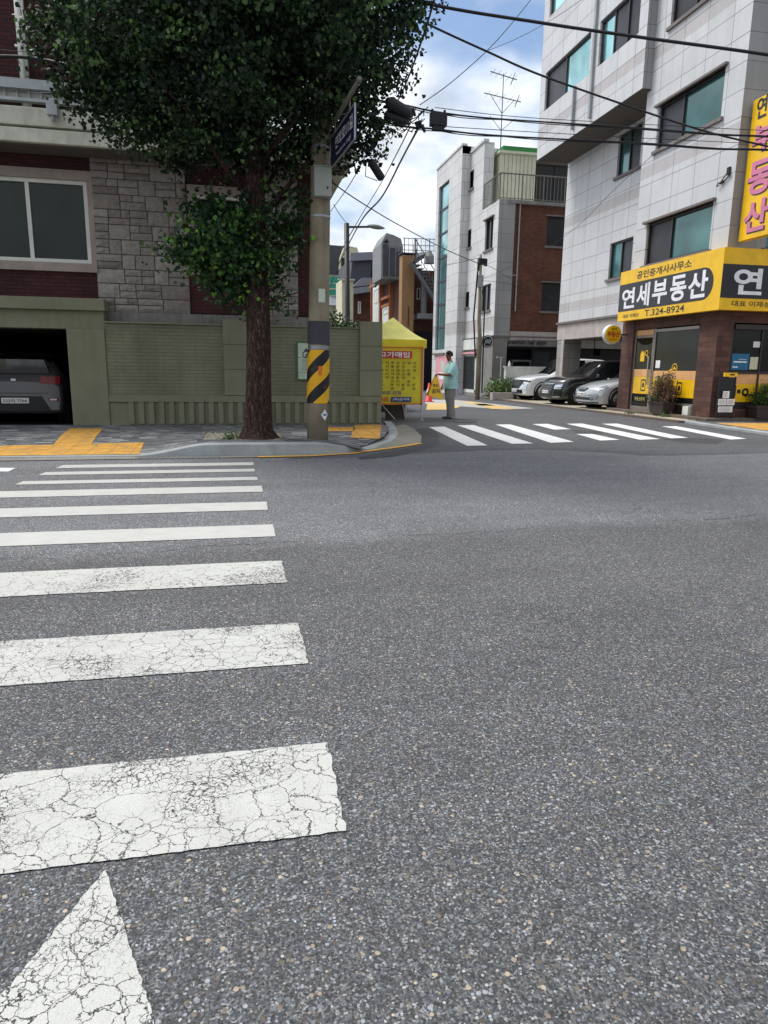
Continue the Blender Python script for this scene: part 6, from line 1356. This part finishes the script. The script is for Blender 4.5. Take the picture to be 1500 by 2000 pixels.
    def patch(name, s0, s1, q0, q1, mat, off=.006, sides=(1, -1), skew=0.0):
        for sg in sides:
            m = MB(); vs = []; I = np.linspace(s0*NS, s1*NS, 7); J = np.linspace(q0*2, q1*2, 5)
            for a_, i in enumerate(I):
                for b_, j in enumerate(J):
                    jj = j+skew*(a_/6); i0, j0 = int(min(i, ns-2)), int(min(jj, npt-2)); u, v = i-i0, jj-j0
                    p = (A[i0, j0]*(1-u)*(1-v)+A[i0+1, j0]*u*(1-v)+A[i0, j0+1]*(1-u)*v+A[i0+1, j0+1]*u*v)
                    p = p.copy(); p[0] += off*.7*(1 if s0 < 6 else -1); p[1] = (p[1]+off)*sg; p[2] += off*.4; vs.append(tuple(p))
            m.mesh(vs, [(a_*5+b_, a_*5+b_+1, (a_+1)*5+b_+1, (a_+1)*5+b_) for a_ in range(6) for b_ in range(4)]); m.build(name, mat, t, smooth=True)
    # wheels
    wr_ = .335 if kind == 'sedan' else .36
    for sx in (hl-.92, -hl+.88):
        for sg in (1, -1):
            yo = sg*(w-.10); ar = MB(); ar.lathe((sx, sg*(w+.004), wr_+.01), (0, sg, 0), [(-.25, wr_+.07), (0, wr_+.065), (.004, wr_+.03), (-.02, wr_-.02), (-.02, 0)], 32); ar.build('wheel_arch', 'arch_black', t)
            wh_ = MB(); wh_.lathe((sx, yo, wr_), (0, sg, 0), [(-.1, wr_*.66), (-.1, wr_*.94), (-.07, wr_), (.08, wr_), (.115, wr_*.94), (.12, wr_*.70), (.10, wr_*.66)], 32); wo = wh_.build('wheel', 'rubber', t, smooth=True)
            ri_ = MB(); ri_.lathe((sx, yo, wr_), (0, sg, 0), [(.098, wr_*.68), (.105, wr_*.63), (.06, wr_*.6), (.03, 0)], 28)
            for k__ in range(10 if kind != 'sedan' else 7):
                a_ = 2*math.pi*k__/(10 if kind != 'sedan' else 7); c_ = Vector((sx+math.cos(a_)*wr_*.34, yo+sg*.085, wr_+math.sin(a_)*wr_*.34)); r1 = Vector((math.cos(a_), 0, math.sin(a_)))*wr_*.3; ri_.obox(c_, r1, (0, .012, 0), Vector((-math.sin(a_), 0, math.cos(a_)))*.022)
            ri_.lathe((sx, yo, wr_), (0, sg, 0), [(.07, .06), (.105, .05), (.108, 0)], 12); ri_.build('rim', 'alloy', wo)
    # mirrors, handles, sill
    for sg in (1, -1):
        m = MB(); xm_ = hl-1.62; zm = st[4][2]+.08; m.obox((xm_, sg*(w+.09), zm), (.07, sg*.02, 0), (0, .095, 0), (0, 0, .065)); m.obox((xm_+.02, sg*(w-.01), zm-.04), (.03, 0, 0), (0, .05, 0), (0, 0, .02)); m.build('mirror', paint, t, bevel=.025)
        for sx in (hl-2.55, hl-3.35): m = MB(); m.obox((sx, sg*(w+.006), st[6][2]-.13), (.09, 0, 0), (0, .012, 0), (0, 0, .014)); m.build('door_handle', 'chrome' if paint != 'paint_black' else paint, t, bevel=.005)
        m = MB()
        for sx in (hl-1.55, hl-2.9): m.box(sx-.003, sx+.003, sg*(w-.02), sg*(w+.0015), .3, st[6][2]-.03)
        m.build('door_gap', 'arch_black', t)
    if front: front(t, facepoly, patch, w, hl, fx)
    if rear: rear(t, facepoly, patch, w, hl, fx)
    return t
def plate(facepoly, fx, t, z, end, body, mat='sign_white', pw=.26):
    facepoly('number_plate', [(-pw, z-.055), (pw, z-.055), (pw, z+.055), (-pw, z+.055)], mat, .03, end)
    o = text(body, 'X', 0, (0, 1, 0, 1), 'sign_black', t, bold=.01, name='plate_characters', thick=0)
    for v in o.data.vertices:
        u = v.co.y; y = (.23-.46*u)*end*-1 if end > 0 else (.23-.46*u)
        y = (-.23+.46*u) if end > 0 else (.23-.46*u)
        P = fx(y, z-.035+.07*v.co.z, .034, end); v.co = P
def silver_front(t, fp, pa, w, hl, fx):
    fp('grille', [(-.34, .66), (-.15, .57), (.15, .57), (.34, .66), (.30, .70), (-.30, .70)], 'grille_black', .016); fp('grille_trim', [(-.27, .655), (.27, .655), (.27, .668), (-.27, .668)], 'chrome', .022)
    m = MB(); P = fx(0, .665, .03); m.obox(P, (.006, 0, 0), (0, .05, 0), (0, 0, .03)); m.build('emblem', 'chrome', t, bevel=.01)
    fp('lower_intake', [(-.62, .30), (.62, .30), (.66, .385), (-.66, .385)], 'grille_black', .014)
    for sg in (1, -1): a_, b_ = sorted((sg*.52, sg*.80)); fp('fog_lamp', [(a_, .31), (b_, .36), (b_, .42), (a_, .42)], 'lamp_clear', .02, nn_=4)
    pa('headlight', .25, 1.9, 5.7, 7.6, 'lamp_clear', .01, skew=.8); plate(fp, fx, t, .49, 1, '27누 6082')
    fp('bumper_lip', [(-.8, .20), (.8, .20), (.8, .24), (-.8, .24)], 'grille_black', .02)
def black_front(t, fp, pa, w, hl, fx):
    fp('grille', [(-.42, .34), (.42, .34), (.52, .60), (.46, .76), (-.46, .76), (-.52, .60)], 'grille_black', .02)
    for i in range(5): z = .42+i*.075; fp('grille_bar', [(-.44, z), (.44, z), (.44, z+.012), (-.44, z+.012)], 'steel_grey', .028)
    fp('grille_trim', [(-.48, .765), (.48, .765), (.48, .785), (-.48, .785)], 'chrome', .028)
    for sg in (1, -1):
        a_, b_ = sorted((sg*.55, sg*.86)); fp('headlight', [(a_, .62), (b_, .66), (b_, .76), (a_, .73)], 'lamp_clear', .02, nn_=4); fp('running_light', [(a_, .595), (b_, .605), (b_, .625), (a_, .615)], 'led_white', .026, nn_=4); fp('lower_trim', [(a_, .27), (b_, .29), (b_, .32), (a_, .31)], 'chrome', .024, nn_=4); fp('side_intake', [(a_, .33), (b_, .35), (b_, .54), (a_, .56)], 'arch_black', .014, nn_=4)
    plate(fp, fx, t, .47, 1, '154더 7520')
def white_front(t, fp, pa, w, hl, fx):
    fp('grille', [(-.40, .50), (.40, .50), (.58, .74), (.50, .86), (-.50, .86), (-.58, .74)], 'grille_black', .02)
    m = MB(); P = fx(0, .76, .04); m.obox(P, (.006, 0, 0), (0, .06, 0), (0, 0, .035)); m.build('emblem', 'chrome', t, bevel=.01)
    fp('lower_intake', [(-.66, .30), (.66, .30), (.60, .44), (-.60, .44)], 'arch_black', .018); fp('skid_trim', [(-.55, .24), (.55, .24), (.6, .30), (-.6, .30)], 'steel_grey', .022)
    for sg in (1, -1): a_, b_ = sorted((sg*.62, sg*.84)); fp('headlight', [(a_, .48), (b_, .46), (b_, .70), (a_, .72)], 'lamp_clear', .02, nn_=4)
    for sg in (1, -1): a_, b_ = sorted((sg*.5, sg*.88)); fp('running_light', [(a_, .80), (b_, .78), (b_, .83), (a_, .86)], 'grille_black', .02, nn_=4)
    plate(fp, fx, t, .40, 1, '67로 3915')
def grey_rear(t, fp, pa, w, hl, fx):
    fp('rear_glass', [(-.66, 1.06), (.66, 1.06), (.58, 1.34), (-.58, 1.34)], 'car_glass', -.10, -1)
    for sg in (1, -1):
        a_, b_ = sorted((sg*.50, sg*.86)); fp('tail_light', [(a_, .84), (b_, .86), (b_, 1.0), (a_, 1.0)], 'lamp_red', .02, -1, 4); a_, b_ = sorted((sg*.62, sg*.80)); fp('rear_reflector', [(a_, .50), (b_, .50), (b_, .56), (a_, .56)], 'lamp_red', .02, -1, 3); fp('reflector_lens', [(a_+.03, .515), (b_-.03, .515), (b_-.03, .545), (a_+.03, .545)], 'led_white', .024, -1, 3)
    fp('bumper_insert', [(-.66, .30), (.66, .30), (.5, .60), (-.5, .60)], 'grille_black', .014, -1); plate(fp, fx, t, .51, -1, '322러 7766')
    fp('tailgate_gap', [(-.62, .655), (.62, .655), (.62, .665), (-.62, .665)], 'arch_black', .008, -1)
    m = MB(); P = fx(0, .93, .02, -1); m.obox(P, (.006, 0, 0), (0, .05, 0), (0, 0, .028)); m.build('emblem', 'chrome', t, bevel=.01)
CG = 'cars parked nose out under the corner building'
car('parked_car', 'silver sedan parked nearest the shop, its nose facing the side street', (13.82, 22.0, .04), math.pi, L=4.6, W_=1.80, Hh=1.46, paint='paint_silver', kind='sedan', front=silver_front, group=CG)
car('parked_car', 'black suv with tall grille parked between the silver and the white car', (13.9, 24.85, .04), math.pi, L=4.75, W_=1.88, Hh=1.64, paint='paint_black', kind='suv', front=black_front, group=CG)
car('parked_car', 'white suv with dark grille parked beyond the stone column', (14.25, 28.75, .04), math.pi, L=4.75, W_=1.88, Hh=1.78, paint='paint_white', kind='suv', front=white_front, group=CG)
car('parked_car', 'grey suv seen from behind inside the dark garage', (-4.44, 17.85, .02), math.pi/2, L=4.5, W_=1.82, Hh=1.50, paint='paint_grey', kind='suv', rear=grey_rear)
car('parked_car', 'black car mostly hidden behind the yellow tent and its banner', (4.25, 22.8, 0), math.pi/2, L=4.3, W_=1.78, Hh=1.45, paint='paint_black', kind='sedan')

# ================================================================== THE MAN
def skin(name, pts, edges, mat, parent, sub=2):
    me = bpy.data.meshes.new(name); me.from_pydata([p[:3] for p in pts], edges, []); o = bpy.data.objects.new(name, me); COL.objects.link(o)
    mo = o.modifiers.new('s', 'SKIN'); mo.use_smooth_shade = True
    for i, p in enumerate(pts):
        r = p[3]; ry = p[4] if len(p) > 4 else r; me.skin_vertices[0].data[i].radius = (r, ry)
    me.skin_vertices[0].data[0].use_root = True
    sm = o.modifiers.new('u', 'SUBSURF'); sm.levels = sub; sm.render_levels = sub
    dg = bpy.context.evaluated_depsgraph_get(); dg.update(); nm = bpy.data.meshes.new_from_object(o.evaluated_get(dg)); bpy.data.objects.remove(o)
    nm.materials.clear(); nm.materials.append(M(mat)); o = bpy.data.objects.new(name, nm); COL.objects.link(o); o.parent = parent; return o
mp_ = G(877, 818)
man = thing('person', 'man in mint shirt and grey trousers standing on the side street with a yellow sign', 'person', (mp_.x, mp_.y, 0), 0)
# local: faces -x ; y- is towards the camera (his left side) ; height 1.72
hd = [(0, .0, .93, .13), (0, 0, 1.10, .12), (.01, 0, 1.28, .135), (.01, 0, 1.40, .11), (-.02, 0, 1.47, .058), (-.045, 0, 1.53, .058), (-.065, 0, 1.60, .085, .08), (-.05, 0, 1.67, .085, .08),
      (.0, -.17, 1.38, .055), (-.06, -.21, 1.13, .042), (-.30, -.20, 1.145, .034), (-.36, -.195, 1.15, .03),      # left arm reaching forward
      (.0, .17, 1.38, .055), (.0, .23, 1.12, .042), (-.10, .22, .93, .034), (-.13, .21, .88, .03),
      (0, -.09, .88, .085), (-.02, -.10, .48, .058), (.02, -.10, .09, .040), (0, .09, .88, .085), (.0, .10, .48, .058), (.05, .10, .09, .040)]
ed = [(0, 1), (1, 2), (2, 3), (3, 4), (4, 5), (5, 6), (6, 7), (3, 8), (8, 9), (9, 10), (10, 11), (3, 12), (12, 13), (13, 14), (14, 15), (0, 16), (16, 17), (17, 18), (0, 19), (19, 20), (20, 21)]
# hands and face join the same surface
def addc(base, chain):
    prev = base
    for p in chain: hd.append(p); ed.append((prev, len(hd)-1)); prev = len(hd)-1
addc(11, [(-.40, -.195, 1.15, .03, .022)]); h1 = len(hd)-1
for i, (dy, L_) in enumerate(((-.03, .055), (-.01, .065), (.01, .06), (.028, .05))): addc(h1, [(-.43, -.195+dy, 1.148, .010), (-.43-L_*.6, -.195+dy, 1.135, .0095), (-.43-L_*.75, -.195+dy, 1.115, .009), (-.415-L_*.3, -.195+dy, 1.10, .008)])
addc(11, [(-.385, -.165, 1.145, .011), (-.42, -.15, 1.125, .010), (-.445, -.16, 1.11, .009)])
addc(15, [(-.145, .21, .84, .03, .022)]); h2 = len(hd)-1
for i, (dx_, L_) in enumerate(((-.03, .05), (-.01, .06), (.01, .06), (.028, .045))): addc(h2, [(-.15+dx_, .21, .80, .010), (-.155+dx_, .205, .80-L_*.6, .0095), (-.15+dx_, .19, .80-L_, .008)])
addc(15, [(-.165, .19, .845, .011), (-.18, .18, .81, .010)])
skin('body', hd, ed, 'skin', man)
m = MB(); m.extr([(-.135, -.012, 1.655), (-.135, .012, 1.655), (-.165, 0, 1.615)], (.03, 0, 0)); m.tube([(-.05, -.075, 1.66), (-.045, -.088, 1.645), (-.05, -.08, 1.61)], [.015, .02, .01], 6); m.tube([(-.05, .075, 1.66), (-.045, .088, 1.645), (-.05, .08, 1.61)], [.015, .02, .01], 6); m.tube([(-.142, -.02, 1.575), (-.146, 0, 1.577), (-.142, .02, 1.575)], .006, 5); m.build('face', 'skin', man, smooth=True)
m = MB()
for sg in (1, -1): m.obox((-.137, sg*.03, 1.645), (.004, 0, 0), (0, .012, 0), (0, 0, .005)); m.obox((-.138, sg*.03, 1.665), (.004, 0, 0), (0, .018, 0), (0, 0, .003))
m.build('eyes', 'hair', man)
m = MB(); vs = []; n1, n2 = 10, 18
for i in range(n1+1):
    ph = math.pi*.56*i/n1
    for j in range(n2):
        a_ = 2*math.pi*j/n2; dn = .0 if math.cos(a_) < -.35 else .35*(i/n1); ph2 = ph*(1.0 if math.cos(a_) > -.3 else .78)+dn*.3
        vs.append((-.048+math.sin(ph2)*math.cos(a_)*.103, math.sin(ph2)*math.sin(a_)*.092, 1.645+math.cos(ph2)*.108))
m.mesh(vs, [(i*n2+j, i*n2+(j+1) % n2, (i+1)*n2+(j+1) % n2, (i+1)*n2+j) for i in range(n1) for j in range(n2)]); m.build('hair', 'hair', man, smooth=True)
def loft(name, rings, mat, parent, n=20):
    """rings: (cx, cy, z, rx, ry)"""
    m = MB(); vs = []
    for q, (cx, cy, z, rx, ry) in enumerate(rings):
        for j in range(n): a_ = 2*math.pi*j/n; f_ = 1+.03*math.sin(a_*3+q*1.7)+.02*math.sin(a_*5+q); vs.append((cx+math.cos(a_)*rx*f_, cy+math.sin(a_)*ry*f_, z))
    m.mesh(vs, [(i*n+j, i*n+(j+1) % n, (i+1)*n+(j+1) % n, (i+1)*n+j) for i in range(len(rings)-1) for j in range(n)]); return m.build(name, mat, parent, smooth=True)
shirt = loft('shirt', [(.01, 0, .78, .20, .21), (.01, 0, .84, .205, .215), (.0, 0, .95, .19, .205), (.005, 0, 1.08, .185, .20), (.02, 0, 1.22, .18, .215), (.02, 0, 1.34, .155, .215), (.012, 0, 1.41, .105, .17), (-.005, 0, 1.455, .075, .10), (-.018, 0, 1.475, .068, .075)], 'shirt_mint', man)
for sg, pts_ in ((-1, [(.015, -.13, 1.385), (.005, -.19, 1.32), (-.03, -.215, 1.21), (-.07, -.21, 1.145)]), (1, [(.015, .13, 1.385), (.01, .20, 1.32), (.0, .23, 1.21), (-.005, .235, 1.13)])):
    m = MB(); m.tube(pts_, [.095, .095, .088, .09], 14, caps=False); m.build('sleeve', 'shirt_mint', man, smooth=True)
m = MB(); m.tube([(-.02, 0, 1.462), (-.03, 0, 1.495)], [.07, .066], 16, caps=False); m.build('collar', 'shirt_mint', man, smooth=True)
loft('trousers', [(.015, 0, .74, .13, .165), (.0, 0, .80, .15, .18), (0, 0, .90, .15, .185), (0, 0, .96, .145, .18)], 'trousers_grey', man)
for sg, dx_ in ((-1, 0.0), (1, .07)):
    loft('trouser_leg', [(.03+dx_, sg*.10, .045, .105, .085), (.015+dx_, sg*.10, .10, .112, .088), (-.005+dx_, sg*.098, .30, .106, .085), (-.012+dx_*.6, sg*.096, .50, .118, .092), (-.005+dx_*.3, sg*.090, .68, .135, .10), (0, sg*.082, .80, .125, .105)], 'trousers_grey', man, 16)
for y_, x_ in ((-.10, .0), (.10, .03)): skin('shoe', [(x_+.05, y_, .045, .042, .04), (x_-.05, y_, .042, .045, .035), (x_-.15, y_, .032, .042, .028), (x_-.2, y_, .028, .03, .022)], [(0, 1), (1, 2), (2, 3)], 'shoe_dark', man)
# yellow A-shaped folding sign he holds
fs_ = thing('folding_sign', 'yellow triangular folding sign held by the man in the mint shirt', 'folding sign', (mp_.x-.45, mp_.y-.19, 0), 0)
lean = rad(7)
for sg, nm in ((1, 'front_panel'), (-1, 'back_panel')):
    m = MB(); top_z = 1.12; bz_ = .47; wt_, wb_ = .03, .33; oy = .02*sg; 
    m.extr([(-.22, oy*5, bz_+.14), (.20, oy*5, bz_+.04), (.03, oy, top_z), (-.02, oy, top_z)], (0, .015, 0)); m.build(nm, 'yellow_film', fs_, bevel=.004)
T = [text('주차', 'Y', 0, (-.09, .06, .82, .91), 'sign_black', fs_, bold=.02), text('금지', 'Y', 0, (-.12, .10, .67, .78), 'sign_black', fs_, bold=.02)]
for o_ in T:
    for v in o_.data.vertices: v.co.y = -.02*(1+5*(1.12-v.co.z)/.65)-.006
join_meshes(T, 'sign_print')
m = MB(); m.tube([(-.02, 0, 1.11), (.0, 0, 1.14), (.04, 0, 1.11)], .01, 6); m.build('handle', 'yellow_film', fs_)

# ================================================================== SMALL PLANTS
def weed(label, p, r, h, n, seed, mat='weed_leaf', size=.05):
    t = thing('weed', label, 'plant', tuple(p), 0, 'weeds'); m = MB(); rg_ = random.Random(seed)
    for i in range(10): a_ = rg_.uniform(0, 6.28); m.tube([(0, 0, 0), (math.cos(a_)*r*.4, math.sin(a_)*r*.4, h*.6), (math.cos(a_)*r*.8, math.sin(a_)*r*.8, h*rg_.uniform(.7, 1))], [.006, .004, .002], 4)
    m.build('stems', mat, t); leaves('foliage', mat, [(0, 0, h*.45), (r*.4, 0, h*.3), (-r*.4, 0, h*.35)], [r*.8, r*.6, r*.6], n, size, t, seed=seed, squash=h/r*.5 if h < r*2 else 1); return t
p = G(960, 782, 0)
weed('tall green weeds growing right of the thin utility pole', (11.55, 29.6, 0), .55, 1.0, 1100, 21, size=.085); weed('bushy weeds between the thin pole and the low white wall', (12.0, 30.0, 0), .45, 1.15, 700, 22, 'shrub_leaf', .085)
weed('low weeds at the kerb corner under the shop step', (11.82, 17.6, 0), .28, .16, 260, 23, size=.03); weed('small weeds at the kerb left of the shop step', (11.55, 18.9, 0), .22, .12, 160, 24, size=.03); weed('weed tuft by the step corner', (11.85, 16.3, 0), .18, .10, 120, 25, size=.028)
weed('small weeds in the gravel pit at the foot of the trunk', (-.12, 10.75, .17), .14, .10, 160, 26, size=.03)
m = MB(); m.box(10.95, 11.9, 28.9, 29.25, .0, .32); o = m.build('weed_trough', 'pinkish_stone', bevel=.01); tag(o, 'low stone trough with weeds beside the thin utility pole', 'trough')
print('objects', len(bpy.data.objects))
